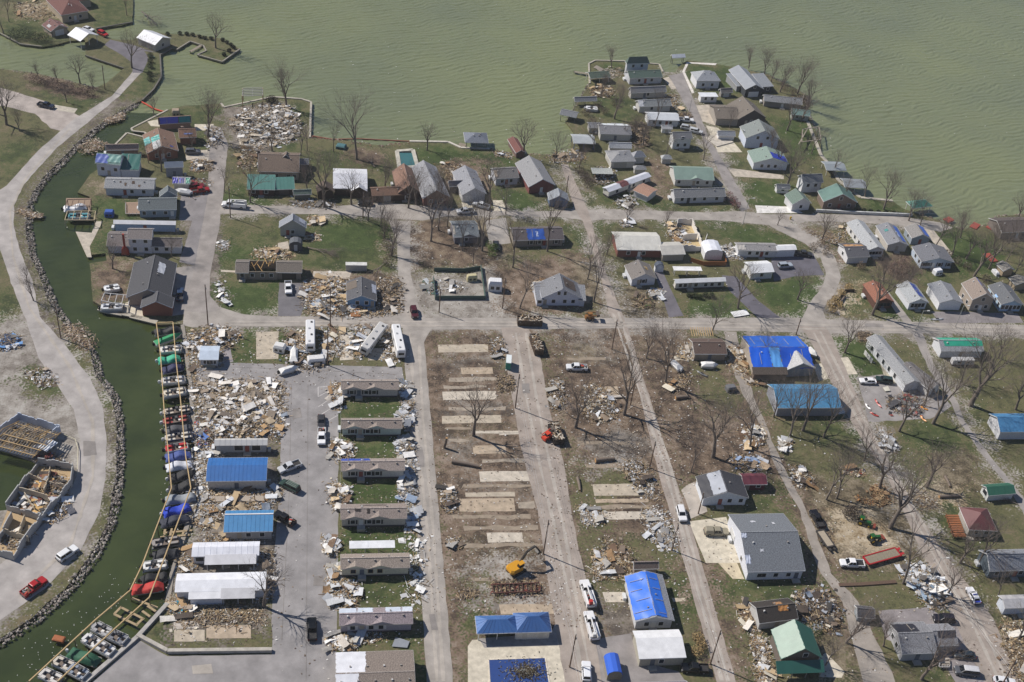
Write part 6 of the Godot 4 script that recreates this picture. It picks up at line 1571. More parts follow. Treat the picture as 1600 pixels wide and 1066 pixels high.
func loader(called: String, label: String, x0: float, y0: float, x1: float, y1: float, col: String) -> void:
	var a := gp(x0, y0)
	var b := gp(x1, y1)
	var d := b - a
	var t := thing(called, label, "loader", (a + b) * 0.5 + Vector3(0, 0.06, 0), atan2(-d.z, d.x))
	var m := gloss(col, 0.45)
	var mb := MB.new()
	mb.loft([ring(-1.5, 1.1, 0.8, 0.35, 0.15), ring(-1.5, 1.1, 0.8, 1.0, 0.2), ring(-1.4, 0.6, 0.7, 1.25, 0.2)])
	part("body", mb, m, t)
	var cb := MB.new()
	cb.loft([ring(-0.7, 0.6, 0.6, 1.2, 0.1), ring(-0.6, 0.4, 0.55, 2.05, 0.12)])
	part("cab", cb, gloss("23262a", 0.2), t)
	bx("cab_roof", Vector3(-0.1, 2.1, 0), Vector3(1.25, 0.1, 1.2), m, t)
	for s in [-1.0, 1.0]:
		var ab := MB.new()
		ab.bar(Vector3(-1.3, 1.5, s * 0.85), Vector3(1.7, 1.9, s * 0.85), 0.16, 0.24)
		part("arm", ab, m, t)
	bx("bucket", Vector3(2.1, 1.8, 0), Vector3(0.9, 0.7, 1.9), mat("4a3f36", "metal"), t, Vector3(0, 0, 0.3))
	wheels(t, [-0.9, 0.6], 0.98, 0.42)

func excavator() -> void:
	var t := thing("excavator", "yellow excavator with dark arm digging on the cleared lot", "excavator", gp(806, 893) + Vector3(0, 0.05, 0), 0.55)
	for s in [-1.0, 1.0]:
		var mb := MB.new()
		mb.loft([ring(-1.8, 1.8, 0.3, 0.0, 0.2), ring(-2.0, 2.0, 0.3, 0.45, 0.2), ring(-1.7, 1.7, 0.3, 0.85, 0.2)])
		part("track", mb, mat("262422"), t).position.z = s * 1.1
	var y := gloss("c8901f", 0.45)
	var bb := MB.new()
	bb.loft([ring(-2.2, 1.3, 1.3, 1.0, 0.4), ring(-2.3, 1.3, 1.35, 1.6, 0.5), ring(-2.0, 1.2, 1.2, 2.1, 0.5)])
	part("body", bb, y, t)
	var cb := MB.new()
	cb.loft([ring(-0.2, 1.4, 0.5, 2.0, 0.1), ring(0.0, 1.2, 0.45, 3.0, 0.12)])
	part("cab", cb, gloss("1c2024", 0.1), t).position.z = 0.7
	bx("cab_roof", Vector3(0.6, 3.05, 0.7), Vector3(1.4, 0.1, 1.05), y, t)
	var a1 := MB.new()
	a1.bar(Vector3(1.0, 2.0, -0.2), Vector3(2.8, 4.6, -0.2), 0.35, 0.5)
	a1.bar(Vector3(2.8, 4.6, -0.2), Vector3(5.0, 5.0, -0.2), 0.35, 0.5)
	part("boom", a1, mat("2b2826", "metal"), t)
	var a2 := MB.new()
	a2.bar(Vector3(5.0, 5.0, -0.2), Vector3(6.3, 3.0, -0.2), 0.3, 0.4)
	part("arm", a2, mat("2b2826", "metal"), t)
	bx("bucket", Vector3(6.2, 2.5, -0.2), Vector3(0.9, 0.9, 1.0), mat("2b2523", "metal"), t, Vector3(0, 0, 0.5))

func tractor(label: String, x0: float, y0: float, x1: float, y1: float) -> void:
	var a := gp(x0, y0)
	var b := gp(x1, y1)
	var d := b - a
	var t := thing("tractor", label, "tractor", (a + b) * 0.5 + Vector3(0, 0.03, 0), atan2(-d.z, d.x))
	var g := gloss("22592b", 0.4)
	var mb := MB.new()
	mb.loft([ring(-0.2, 1.6, 0.4, 0.7, 0.1), ring(-0.2, 1.6, 0.42, 1.2, 0.12), ring(-0.1, 1.5, 0.3, 1.4, 0.12)])
	part("hood", mb, g, t)
	bx("fender", Vector3(-0.8, 1.05, 0.62), Vector3(1.1, 0.12, 0.4), g, t)
	bx("fender", Vector3(-0.8, 1.05, -0.62), Vector3(1.1, 0.12, 0.4), g, t)
	bx("axle", Vector3(-0.8, 0.6, 0), Vector3(1.0, 0.4, 0.7), mat("2b2b2b"), t)
	bx("seat", Vector3(-0.75, 1.25, 0), Vector3(0.5, 0.35, 0.5), gloss("c9a51f", 0.5), t)
	bx("canopy", Vector3(-0.8, 2.1, 0), Vector3(1.1, 0.08, 1.1), g, t)
	for s in [-1.0, 1.0]:
		bx("post", Vector3(-1.2, 1.6, s * 0.45), Vector3(0.08, 1.0, 0.08), mat("2b2b2b"), t)
		for q in [[-0.85, 0.72, 0.75], [1.2, 0.45, 0.62]]:
			var wb := MB.new()
			wb.rod(Vector3(0, 0, -0.17), Vector3(0, 0, 0.17), q[1], 12)
			var w := part("wheel", wb, gloss("1c1c1d", 0.8), t)
			w.position = Vector3(q[0], q[1], s * q[2])
			var rb := MB.new()
			rb.rod(Vector3(0, 0, 0.15 * s), Vector3(0, 0, 0.19 * s), q[1] * 0.55, 10)
			part("rim", rb, gloss("c9a91f", 0.5), w)
		var lb := MB.new()
		lb.bar(Vector3(0.2, 1.3, s * 0.5), Vector3(2.2, 0.5, s * 0.5), 0.1, 0.14)
		part("loader_arm", lb, g, t)
	bx("bucket", Vector3(2.45, 0.45, 0), Vector3(0.6, 0.5, 1.5), mat("7d3a2c"), t)

func trailer(called: String, label: String, x0: float, y0: float, x1: float, y1: float, w: float, fc: String, dc: String) -> void:
	var a := gp(x0, y0)
	var b := gp(x1, y1)
	var d := b - a
	var t := thing(called, label, "trailer", (a + b) * 0.5 + Vector3(0, 0.03, 0), atan2(-d.z, d.x))
	var l := d.length()
	var m := gloss(fc, 0.5)
	for s in [-1.0, 1.0]:
		bx("side_rail", Vector3(0, 0.8, s * w * 0.5), Vector3(l, 0.3, 0.3), m, t)
		bx("end_rail", Vector3(s * l * 0.5, 0.8, 0), Vector3(0.4, 0.3, w), m, t)
		bx("ramp", Vector3(l * 0.5 + 0.5, 0.7, s * w * 0.3), Vector3(1.2, 0.1, 0.6), m, t, Vector3(0, 0, 0.2))
		var tb := MB.new()
		tb.bar(Vector3(-l * 0.5, 0.7, s * w * 0.35), Vector3(-l * 0.5 - 1.5, 0.65, 0), 0.12, 0.12)
		part("tongue", tb, m, t)
	var k := 8
	for i in k: bx("plank", Vector3(0, 0.84, lerpf(-w * 0.5 + 0.16, w * 0.5 - 0.16, i / (k - 1.0))), Vector3(l - 0.16, 0.06, (w - 0.3) / k - 0.02), mat(dc, "wood"), t)
	wheels(t, [0.2, 1.1], w * 0.5 + 0.12, 0.36)

# ================================================================ boats
func boat(label: String, xs: float, ys: float, xb: float, yb: float, kind: String, col: String, col2 := "d9d8d4") -> void:
	var a := gp(xs, ys, 0.4)
	var b := gp(xb, yb, 0.4)
	var d := b - a
	var l := clampf(d.length(), 4.5, 8.5)
	var nm: String = "pontoon_boat" if kind != "hull" else "motor_boat"
	var c := (a + b) * 0.5
	c.y = 0.15
	var t := thing(nm, label, "boat", c, atan2(-d.z, d.x), "boats moored in the slips along the canal")
	var w := 2.6
	t.rotation += Vector3(rng.randf_range(-0.04, 0.04), rng.randf_range(-0.07, 0.07), rng.randf_range(-0.03, 0.03))
	var x := l * 0.5
	if kind == "hull":
		var hb := MB.new()
		var k0 := PackedVector3Array([Vector3(-x, 0, 0.7), Vector3(-x, 0, -0.7), Vector3(x * 0.35, 0, -0.6), Vector3(x * 0.75, 0.15, 0), Vector3(x * 0.35, 0, 0.6)])
		var k1 := PackedVector3Array([Vector3(-x, 0.9, 1.05), Vector3(-x, 0.9, -1.05), Vector3(x * 0.4, 1.0, -0.95), Vector3(x, 1.15, 0), Vector3(x * 0.4, 1.0, 0.95)])
		hb.loft([k0, k1])
		part("hull", hb, gloss(col2, 0.35), t)
		var cb := MB.new()
		var k2 := PackedVector3Array()
		for p in k1: k2.append(Vector3(p.x * 0.99, p.y + 0.02, p.z * 1.02))
		var k3 := PackedVector3Array()
		for p in k1: k3.append(Vector3(p.x * 0.55, p.y + 0.65, p.z * 0.5))
		cb.loft([k2, k3])
		part("cover", cb, mat(col, "siding", 0.8), t)
	else:
		for s in [-1.0, 1.0]:
			var pb := MB.new()
			pb.tube(Vector3(-x, 0.1, s * 0.85), Vector3(x - 0.7, 0.1, s * 0.85), 0.3, 0.3, 8)
			pb.tube(Vector3(x - 0.7, 0.1, s * 0.85), Vector3(x, 0.3, s * 0.85), 0.3, 0.05, 8)
			pb.disc(Vector3(-x, 0.1, s * 0.85), Vector3(-1, 0, 0), 0.3, 8)
			part("pontoon", pb, gloss("b9bcc0", 0.3, 0.7), t)
		var db := MB.new()
		db.loft([ring(-x + 0.1, x - 0.1, w * 0.5, 0.42, 0.3), ring(-x + 0.1, x - 0.1, w * 0.5, 0.55, 0.3)])
		part("deck", db, mat("8a8580" if kind == "open" else "77736e"), t)
		if kind == "cover":
			var pts := []
			var nx := 17
			var nzz := 9
			for j in nzz:
				for i in nx:
					var u := i / (nx - 1.0)
					var v := j / (nzz - 1.0)
					var e := minf(1.0, 5.0 * minf(minf(u, 1 - u), minf(v, 1 - v)))
					var hh := 0.5 + (0.75 + 0.35 * sin(u * 9.0 + ys)) * pow(e, 0.55) + (rng.randf() * 0.10 if e > 0.3 else 0.0)
					pts.append(Vector3(lerpf(-x, x, u) * (1.0 - 0.03 * absf(v - 0.5)), hh, lerpf(-w * 0.53, w * 0.53, v) * (1.0 if u < 0.85 else 0.86)))
			var cb := MB.new()
			cb.grid(pts, nx, nzz)
			part("cover", cb, mat(col, "siding", 0.75), t)
		else:
			for s in [-1.0, 1.0]:
				bx("railing", Vector3(-0.2, 0.85, s * (w * 0.5 - 0.06)), Vector3(l - 1.0, 0.6, 0.06), gloss(col2, 0.5), t)
				bx("seat", Vector3(x * 0.48, 0.8, s * 0.75), Vector3(l * 0.28, 0.5, 0.6), mat(col), t)
				bx("seat", Vector3(-x * 0.55, 0.8, s * 0.75), Vector3(l * 0.25, 0.55, 0.6), mat(col), t)
			bx("railing", Vector3(x - 0.5, 0.85, 0), Vector3(0.06, 0.6, w - 0.5), gloss(col2, 0.5), t)
			bx("seat", Vector3(-x * 0.84, 0.82, 0), Vector3(0.6, 0.6, 1.7), mat(col), t)
			bx("console", Vector3(0.0, 0.95, -0.55), Vector3(0.6, 0.8, 0.7), mat("4a4a4d"), t)
			bx("table", Vector3(x * 0.2, 1.0, 0.3), Vector3(0.6, 0.08, 0.6), mat("d6d4cf"), t)
			bx("carpet", Vector3(0, 0.57, 0), Vector3(l - 0.9, 0.03, 1.4), mat("6b5f56"), t)
	var mb := MB.new()
	mb.loft([ring(-0.3, 0.25, 0.2, 0.0, 0.08), ring(-0.4, 0.3, 0.24, 0.6, 0.1), ring(-0.3, 0.2, 0.16, 0.95, 0.1)])
	var mo := part("outboard_motor", mb, gloss("1b1c1e", 0.3) if int(ys) % 3 else gloss("c9cbcc", 0.3), t)
	mo.position = Vector3(-x - 0.3, 0.25, 0)

func build_boats() -> void:
	var L := [
		["boat under black cover nearest the slip bridge", 241,523, 282,515, "cover", "2b2c2f"],
		["runabout under a white and green cover", 242,539, 286,525, "hull", "2f8f5e"],
		["open pontoon boat with white seats between two green covers", 249,551, 287,546, "open", "d5d2cb"],
		["boat under a sea green cover", 247,567, 282,561, "cover", "3aa583"],
		["boat under a navy cover with tan piping", 253,581, 287,575, "cover", "23274d"],
		["cluttered pontoon boat half hidden by white sheeting", 251,600, 292,594, "open", "c9c7c4"],
		["tan and white pontoon boat, largest of the open ones", 254,620, 293,612, "open", "cfc6b4"],
		["dark railed pontoon boat with rounded bow seats", 254,648, 300,640, "open", "b9aea0", "3a3a3c"],
		["open boat with a red seat among dark railings", 254,663, 298,655, "open", "8f3a34", "3f3f42"],
		["boat under a charcoal cover with pale patches", 257,677, 300,669, "cover", "4a4b50"],
		["navy railed pontoon boat with pale loungers", 257,690, 303,680, "open", "c6bfb3", "2b3350"],
		["boat with bright red seats", 258,706, 296,698, "open", "b3262a"],
		["boat under a torn blue and white cover", 258,719, 298,711, "cover", "3c4f8c"],
		["boat under a ragged white sheet", 259,733, 300,727, "cover", "c6cad2"],
		["boat under black cover, upper of the black pair", 263,750, 305,741, "cover", "222326"],
		["boat under black cover, lower of the black pair", 264,768, 305,758, "cover", "1d1e21"],
		["boat under a crinkled silver grey cover", 258,785, 306,778, "cover", "8a9096"],
		["boat under a vivid blue cover", 254,804, 298,795, "cover", "1f3fb5"],
		["boat under a midnight blue cover beside the empty slip", 250,820, 296,811, "cover", "272c3b"],
		["dark railed pontoon boat below the empty slip", 237,854, 283,845, "open", "8f8a86", "2e2f33"],
		["boat with black cover and a blue ball shaped canopy", 238,871, 280,864, "cover", "26282d"],
		["open boat piled with white chairs", 222,890, 263,882, "open", "d5d6d4"],
		["boat under black cover next to the red one", 220,910, 262,902, "cover", "1f2023"],
		["boat under a red cover at the canal bend", 205,925, 256,917, "cover", "b2322c"],
		["grey pontoon boat moored behind the seawall, outer end", 148,981, 172,993, "open", "9a9a9c"],
		["pontoon boat with dark loungers against the seawall", 172,993, 198,1006, "open", "6f727a"],
		["white pontoon boat with rounded seats, outer one of its slip", 135,1000, 155,1011, "open", "cfcfce"],
		["white pontoon boat with rounded seats, by the seawall", 152,1010, 177,1024, "open", "c6c6c6"],
		["boat under a forest green cover by the seawall", 108,1020, 155,1038, "cover", "24573f"],
		["pontoon boat with cream loungers next to the green cover", 88,1034, 112,1047, "open", "bdb6aa"],
		["pontoon boat with blue floor seats by the seawall", 108,1046, 138,1060, "open", "7f8a99"],
		["pale pontoon boat at the lower frame edge", 65,1052, 95,1068, "open", "c3c0bb"]]
	for q in L: boat(q[0], q[1], q[2], q[3], q[4], q[5], q[6], q[7] if q.size() > 7 else "d9d8d4")
	boat("white covered boat on the canal lift beside the timber deck", 99,328, 135,325, "cover", "d9dbdf")
	boat("boat with teal cushions under the canal lift frame", 106,340, 142,340, "open", "4a8f9a")
	boat("white pontoon boat on the lift at the dark roofed house", 157,482, 195,482, "open", "c9ccd0")
	boat("white cruiser tied by the dark house dock", 163,455, 188,450, "open", "dfe2e4")
	boat("white boat beside the grey boathouse on the peninsula", 915,171, 935,172, "open", "d6d8da")
	for q in [["white sailboat hull on the grass by the brown roofed house", 1062,579, 1047,565], ["white sailboat hull lying beside the patio", 1095,572, 1122,574], ["white boat wreck on its trailer by the broken campers", 460,568, 459,543], ["white boat wreck under sheeting in the park lane", 437,584, 466,576], ["white speedboat on a trailer behind the long mobile home", 1262,546, 1275,560], ["red and white boat in the debris beside the purple tarped shed", 298,303, 274,300]]:
		boat(q[0], q[1], q[2], q[3], q[4], "hull", "d6d6d4", "dcdcda")

# ================================================================ docks, seawalls, rock banks
func polybar(called: String, label: String, category: String, pts: Array, w: float, hh: float, y: float, m: Material, pn := "coping") -> Node3D:
	var t := thing(called, label, category, gp(pts[0], pts[1]))
	for i in range(0, pts.size() - 2, 2):
		var a := t.to_local(gp(pts[i], pts[i + 1])) + Vector3(0, y, 0)
		var b := t.to_local(gp(pts[i + 2], pts[i + 3])) + Vector3(0, y, 0)
		var n := maxi(1, int(a.distance_to(b) / 9.0))
		for k in n:
			var mb := MB.new()
			var p := a.lerp(b, float(k) / n)
			var q := a.lerp(b, float(k + 1) / n)
			mb.bar(p, q - (q - p).normalized() * 0.04, w, hh)
			part(pn, mb, m, t)
	return t

func rock(mb: MB, p: Vector3, r: float) -> void:
	var q := []
	for d in [Vector3.UP, Vector3.DOWN, Vector3.RIGHT, Vector3.LEFT, Vector3.FORWARD, Vector3.BACK]:
		q.append(p + (d + Vector3(rng.randf_range(-0.35, 0.35), rng.randf_range(-0.3, 0.3), rng.randf_range(-0.35, 0.35))) * r * Vector3(1, 0.65, 1))
	for f in [[0, 2, 4], [0, 4, 3], [0, 3, 5], [0, 5, 2], [1, 4, 2], [1, 3, 4], [1, 5, 3], [1, 2, 5]]:
		mb.tri(q[f[0]], q[f[2]], q[f[1]])

func rocks(called: String, label: String, pts: Array, w: float, per: float, cols: Array, r0: float, r1: float) -> void:
	var mb := MB.new()
	mb.use_col = true
	for i in range(0, pts.size() - 2, 2):
		var a := gp(pts[i], pts[i + 1])
		var b := gp(pts[i + 2], pts[i + 3])
		var d := b - a
		var nn := Vector3(-d.z, 0, d.x).normalized()
		for k in int(d.length() * per):
			var v := rng.randf_range(-1.0, 1.0)
			mb.col = lin(cols[rng.randi() % cols.size()]) * rng.randf_range(0.7, 1.15)
			rock(mb, a.lerp(b, rng.randf()) + nn * v * w * 0.5 + Vector3(0, -0.35 + rng.randf() * 0.4 - absf(v) * 0.2, 0), rng.randf_range(r0, r1))
	var o := part(called, mb, vcol(0.95), self)
	tag(o, label, "rocks", "", "stuff")

func build_docks() -> void:
	var cc := mat("aaa497", "conc")
	var dkc := mat("625f58", "wood")
	polybar("seawall", "concrete seawall round the north west village corner", "seawall", [262,172, 205,201, 207,205, 226,207, 231,213, 222,214, 198,208, 180,226], 0.6, 0.3, 0.05, cc)
	polybar("seawall", "dark timber seawall along the boathouse drive lawn", "seawall", [268,76, 250,86, 252,120, 240,140, 222,157], 0.5, 0.5, 0.05, dkc)
	polybar("seawall", "dark timber seawall on the pond side of the boathouse drive", "seawall", [133,87, 193,107], 0.4, 0.5, 0.05, dkc)
	polybar("seawall", "seawall with square notch round the shrub lined point", "seawall", [276,78, 297,65, 318,72, 322,80, 308,86, 347,97, 375,77], 0.5, 0.5, 0.05, mat("8a857a", "wood"))
	polybar("seawall", "dark wall of the lawn inlet near the red truck", "seawall", [207,35, 150,45], 0.4, 0.5, 0.05, dkc)
	polybar("seawall", "low wall along the pond below the evergreen hedge", "seawall", [0,52, 32,69, 65,73], 0.4, 0.4, 0.05, mat("8a857a", "wood"))
	polybar("seawall", "pale seawall round the rubble covered lake corner", "seawall", [345,162, 350,168, 425,152, 470,155, 486,160, 484,215], 0.7, 0.4, 0.1, cc)
	polybar("seawall", "white concrete seawall along the north lawn", "seawall", [640,221, 700,222, 720,231, 765,233], 0.9, 0.4, 0.05, mat("bdb8ad", "conc"))
	polybar("seawall", "low white wall fronting the teal roofed lake house", "seawall", [1275,331, 1330,334, 1425,338], 0.5, 1.0, 0.5, mat("bfc1c0", "conc"), "wall_panel")
	polybar("seawall", "pale seawall steps along the east shore", "seawall", [1262,190, 1283,243, 1300,262, 1310,282, 1335,302, 1345,309, 1395,314], 1.2, 0.4, 0.02, cc)
	polybar("seawall", "walled edge of the green pavilion lawn", "seawall", [921,131, 920,100, 930,95, 975,96, 1030,101, 1036,113], 0.6, 0.5, 0.1, cc)
	polybar("retaining_wall", "long concrete retaining wall between the canal slips and the lower lot", "wall", [262,945, 215,997, 135,1066, 60,1135], 0.9, 1.6, -0.2, mat("a3a09b", "conc"), "wall_panel")
	polybar("retaining_wall", "low concrete retaining wall round the empty lot corner", "wall", [215,995, 262,1020, 425,1018], 0.8, 0.9, 0.4, mat("aaa59c", "conc"), "wall_panel")
	polybar("sheet_pile", "timber walkway behind the moored boats", "walkway", [285,508, 297,600, 302,660, 308,700, 308,760, 300,790, 290,830, 280,860, 268,900, 262,940], 1.0, 0.25, 0.06, mat("8b857c", "wood"), "plank_section")
	# long timber rails over the slips
	var tm := mat("bd9f74", "wood")
	for q in [["outer timber rail on posts above the canal slips", [244,505, 250.7,556, 256,638, 263,711, 267.6,763, 222,883, 203,923, 150,968, 45,1065]], ["inner timber rail on posts above the canal slips", [270,504, 274.6,561, 281.6,623, 290,714, 298,763, 233,934, 180,982, 90,1065]]]:
		var t := thing("timber_rail", q[0], "rail", gp(q[1][0], q[1][1], 2.7) - Vector3(0, 2.7, 0))
		var pts: Array = q[1]
		for i in range(0, pts.size() - 2, 2):
			var a := t.to_local(gp(pts[i], pts[i + 1], 2.7))
			var b := t.to_local(gp(pts[i + 2], pts[i + 3], 2.7))
			var mb := MB.new()
			mb.bar(a, b, 0.22, 0.3)
			part("rail", mb, tm, t)
			var n := maxi(1, int(a.distance_to(b) / 5.5))
			for k in n:
				var p := a.lerp(b, float(k) / n)
				bx("post", p + Vector3(0, -1.9, 0), Vector3(0.18, 3.7, 0.18), mat("77694f", "wood"), t)
	var tr := thing("timber_rail", "short timber beam that closes the slips at the upper end", "rail", gp(244, 505, 2.7) - Vector3(0, 2.7, 0))
	var mb0 := MB.new()
	mb0.bar(tr.to_local(gp(244, 505, 2.65)), tr.to_local(gp(270, 503.5, 2.65)), 0.2, 0.25)
	part("rail", mb0, tm, tr)
	# empty slips and plank docks
	for q in [["empty timber boat slip with three cross beams", [[255,833, 300,829], [256,838, 258,826], [266,837, 268,826], [285,836, 288,828], [250,840, 296,836]]], ["broken timber dock frame at the canal bend", [[178,960, 215,978], [188,949, 225,968], [178,960, 190,948], [197,969, 208,958], [213,977, 224,966], [206,935, 246,950], [222,955, 240,968], [230,947, 250,960]]]]:
		var t := thing("dock", q[0], "dock", gp(q[1][0][0], q[1][0][1], 0.3) - Vector3(0, 0.3, 0))
		for s in q[1]:
			var mb := MB.new()
			mb.bar(t.to_local(gp(s[0], s[1], 0.3)), t.to_local(gp(s[2], s[3], 0.3)), 0.5, 0.15)
			part("beam", mb, mat("a08d6d", "wood"), t)
	var dk := thing("dock", "grey plank dock with white finger at the dark roofed house", "dock", gp(185, 492))
	for q in [[153,483, 222,497, 1.2], [204,494, 245,504, 1.6], [157,487, 190,493, 0.5], [195,478, 192,492, 2.6]]:
		var mb := MB.new()
		mb.bar(dk.to_local(gp(q[0], q[1])), dk.to_local(gp(q[2], q[3])), q[4], 0.3)
		part("walkway", mb, mat("a8a294", "wood"), dk)
	for f in [["boat_lift", "white rail boat lift over a pontoon boat at the dark roofed house", [[158,470], [200,478], [163,458], [203,462]], "d0d2d2"], ["boat_lift", "timber framed boat lift over the teal cushioned boat", [[101,344], [147,344], [105,330], [149,330]], "b9a98a"], ["boat_lift", "dark timber lift frame at the canal deck", [[102,322], [140,322], [105,312], [142,311]], "5a4238"]]:
		var c: Array = f[2]
		var t := thing(f[0], f[1], "boat lift", gp(c[0][0], c[0][1], 2.2) - Vector3(0, 2.2, 0))
		var m := mat(f[3], "wood")
		for p in c: bx("post", t.to_local(gp(p[0], p[1], 2.2)) + Vector3(0, -1.4, 0), Vector3(0.16, 2.8, 0.16), m, t)
		for s in [[0, 1], [2, 3], [0, 2], [1, 3]]:
			var mb := MB.new()
			mb.bar(t.to_local(gp(c[s[0]][0], c[s[0]][1], 2.2)), t.to_local(gp(c[s[1]][0], c[s[1]][1], 2.2)), 0.16, 0.2)
			part("beam", mb, m, t)
		for i in 3:
			var u := (i + 1) / 4.0
			var mb := MB.new()
			mb.bar(t.to_local(gp(lerpf(c[0][0], c[1][0], u), lerpf(c[0][1], c[1][1], u), 2.25)), t.to_local(gp(lerpf(c[2][0], c[3][0], u), lerpf(c[2][1], c[3][1], u), 2.25)), 0.14, 0.16)
			part("beam", mb, m, t)
	var d2 := thing("deck", "brown plank deck on the canal beside the dark lift frame", "deck", gp(125, 320))
	for i in 10:
		var y := lerpf(311, 330, i / 9.0)
		var mb := MB.new()
		mb.bar(d2.to_local(gp(103, y)) , d2.to_local(gp(142, y)), 0.78, 0.2)
		part("plank", mb, mat("8f7a66", "wood"), d2)
	for q in [["plank deck with white railing behind the blue grey cottage", 196,317, 219,334, "9c8471", 2], ["orange brown deck of the maroon roofed cottage", 1478,806, 1498,838, "8f5a38", 1], ["small white railed steps beside the dark teal car", 1468,1030, 1484,1042, "b5aca0", 2]]:
		var t := thing("deck", q[0], "deck", gp((q[1] + q[3]) * 0.5, (q[2] + q[4]) * 0.5))
		for i in 10:
			var y := lerpf(q[2], q[4], i / 9.0)
			var sh: float = (y - q[2]) * 0.35 if q[6] == 1 else 0.0
			var mb := MB.new()
			mb.bar(t.to_local(gp(q[1] + sh, y, 0.6)), t.to_local(gp(q[3] + sh, y, 0.6)), 0.55, 0.12)
			part("plank", mb, mat(q[5], "wood"), t)
		var rl := MB.new()
		var s2: float = (q[4] - q[2]) * 0.35 if q[6] == 1 else 0.0
		for e in [[q[1], q[2], q[1] + s2, q[4]], [q[1] + s2, q[4], q[3] + s2, q[4]]]:
			rl.bar(t.to_local(gp(e[0], e[1], 1.2)), t.to_local(gp(e[2], e[3], 1.2)), 0.08, 0.12)
			rl.bar(t.to_local(gp(e[0], e[1], 0.85)), t.to_local(gp(e[2], e[3], 0.85)), 0.06, 0.1)
			for k in 5:
				var p := t.to_local(gp(lerpf(e[0], e[2], k / 4.0), lerpf(e[1], e[3], k / 4.0), 0.6))
				rl.bar(p + Vector3(0, -0.6, 0), p + Vector3(0, 0.62, 0), 0.1, 0.1)
		part("railing", rl, mat("d6d4cf" if q[6] == 2 else "8f5a38", "wood"), t)
	for q in [["plank pier reaching into the lake from the green pavilion", 897,112, 920,116, 1.2], ["pale pier stub beside the slate lake pavilion", 716,226, 727,229, 3.0], ["wooden pier inside the notch of the shrub lined point", 297,81, 314,71, 1.2]]:
		var t := thing("pier", q[0], "pier", gp(q[1], q[2]))
		var a := Vector3.ZERO
		var b := t.to_local(gp(q[3], q[4]))
		var n := 8
		for k in n:
			var mb := MB.new()
			var p := a.lerp(b, (k + 0.05) / n)
			mb.bar(p, a.lerp(b, (k + 0.95) / n), q[5], 0.15)
			part("plank", mb, mat("8d8375", "wood"), t)
		for p in [a, b]: bx("post", p + Vector3(0, -0.5, 0), Vector3(0.2, 1.6, 0.2), mat("5f574d", "wood"), t)
	# red floating docks
	for q in [["red floating dock washed against the shore, western one", 1478,346, 1487,342], ["red floating dock washed against the shore, middle one", 1520,357, 1527,350], ["red floating dock washed against the shore, eastern one", 1545,358, 1556,350], ["long red floating dock lying in the grass", 1541,397, 1555,410]]:
		var t := thing("floating_dock", q[0], "dock", gp(q[1], q[2]) + Vector3(0, -0.2, 0))
		var b := t.to_local(gp(q[3], q[4]))
		b.y = 0
		for k in 5:
			var mb := MB.new()
			mb.bar(b * (k / 5.0) + Vector3(0, 0.35, 0), b * ((k + 0.92) / 5.0) + Vector3(0, 0.35, 0), 2.4, 0.35)
			part("panel", mb, mat("9a4a3e", "wood"), t)
	# orange floating boom
	for q in [["orange floating boom across the canal mouth", [220,157, 228,161, 240,168, 252,172, 264,174]], ["orange debris boom along the lake shore", [346,166, 380,168]], ["orange debris boom off the north lawns", [484,210, 520,216, 560,215, 600,217, 640,219, 690,219]]]:
		var t := thing("floating_boom", q[0], "boom", gp(q[1][0], q[1][1]))
		var pts: Array = q[1]
		for i in range(0, pts.size() - 2, 2):
			var mb := MB.new()
			var a := t.to_local(gp(pts[i], pts[i + 1])) + Vector3(0, -0.45, 0)
			var b := t.to_local(gp(pts[i + 2], pts[i + 3])) + Vector3(0, -0.45, 0)
			var shore: bool = not ("mouth" in q[0])
			mb.rod(a, b, 0.2 if shore else 0.3, 7)
			part("boom_segment", mb, mat("9a5a48" if shore else "c4472c"), t)
	rocks("riprap", "grey stone riprap bank along the west side of the canal", [212,160, 188,173, 165,188, 140,206, 115,228, 95,250, 70,275, 50,300, 40,330, 40,360, 46,400, 60,430, 80,480, 110,520, 140,550, 150,590, 174,620, 181,660, 181,720, 177,770, 165,820, 140,870, 100,920, 50,965, 0,997, -40,1025], 3.8, 24.0, ["958e86", "827971", "a39c92", "6d655d", "b0a99f"], 0.12, 0.42)
	rocks("shore_rubble", "reddish brown broken stone and drift along the north shore", [350,168, 380,170, 486,216, 560,224, 600,229, 640,224], 3.0, 8.0, ["8a6a5a", "7a5a4a", "9b8577", "6a5a50", "a3968a"], 0.2, 0.5)
	rocks("shore_rubble", "brown broken stone and drift below the small cottages", [765,234, 800,241, 850,243, 886,247, 893,240], 3.0, 8.0, ["8a7464", "7a6454", "9b8b7d", "6a5a50", "b3a89a"], 0.2, 0.5)
	rocks("shore_rubble", "stones along the outer shore of the peninsula", [885,190, 897,172, 905,157, 921,131], 1.6, 5.0, ["8a8278", "6a635a"], 0.2, 0.5)
	rocks("shore_rubble", "stones along the east lake shore", [1200,116, 1240,137, 1262,150, 1258,165, 1275,205], 1.8, 5.0, ["8a8278", "6a635a", "9a9288"], 0.2, 0.5)
	rocks("shore_rubble", "stones and drift along the shore by the red docks", [1440,336, 1475,347, 1500,358, 1545,352, 1560,338, 1600,335], 2.0, 5.0, ["8a7a6c", "6a5a50", "9a9288"], 0.2, 0.5)
	rocks("shore_rubble", "stones along the south bank of the walled pond", [0,108, 60,115, 125,131, 150,137], 1.5, 5.0, ["a39a8c", "7a7169"], 0.2, 0.5)
	var sp := MB.new()  # sun glitter on the canal, modelled as small white boxes
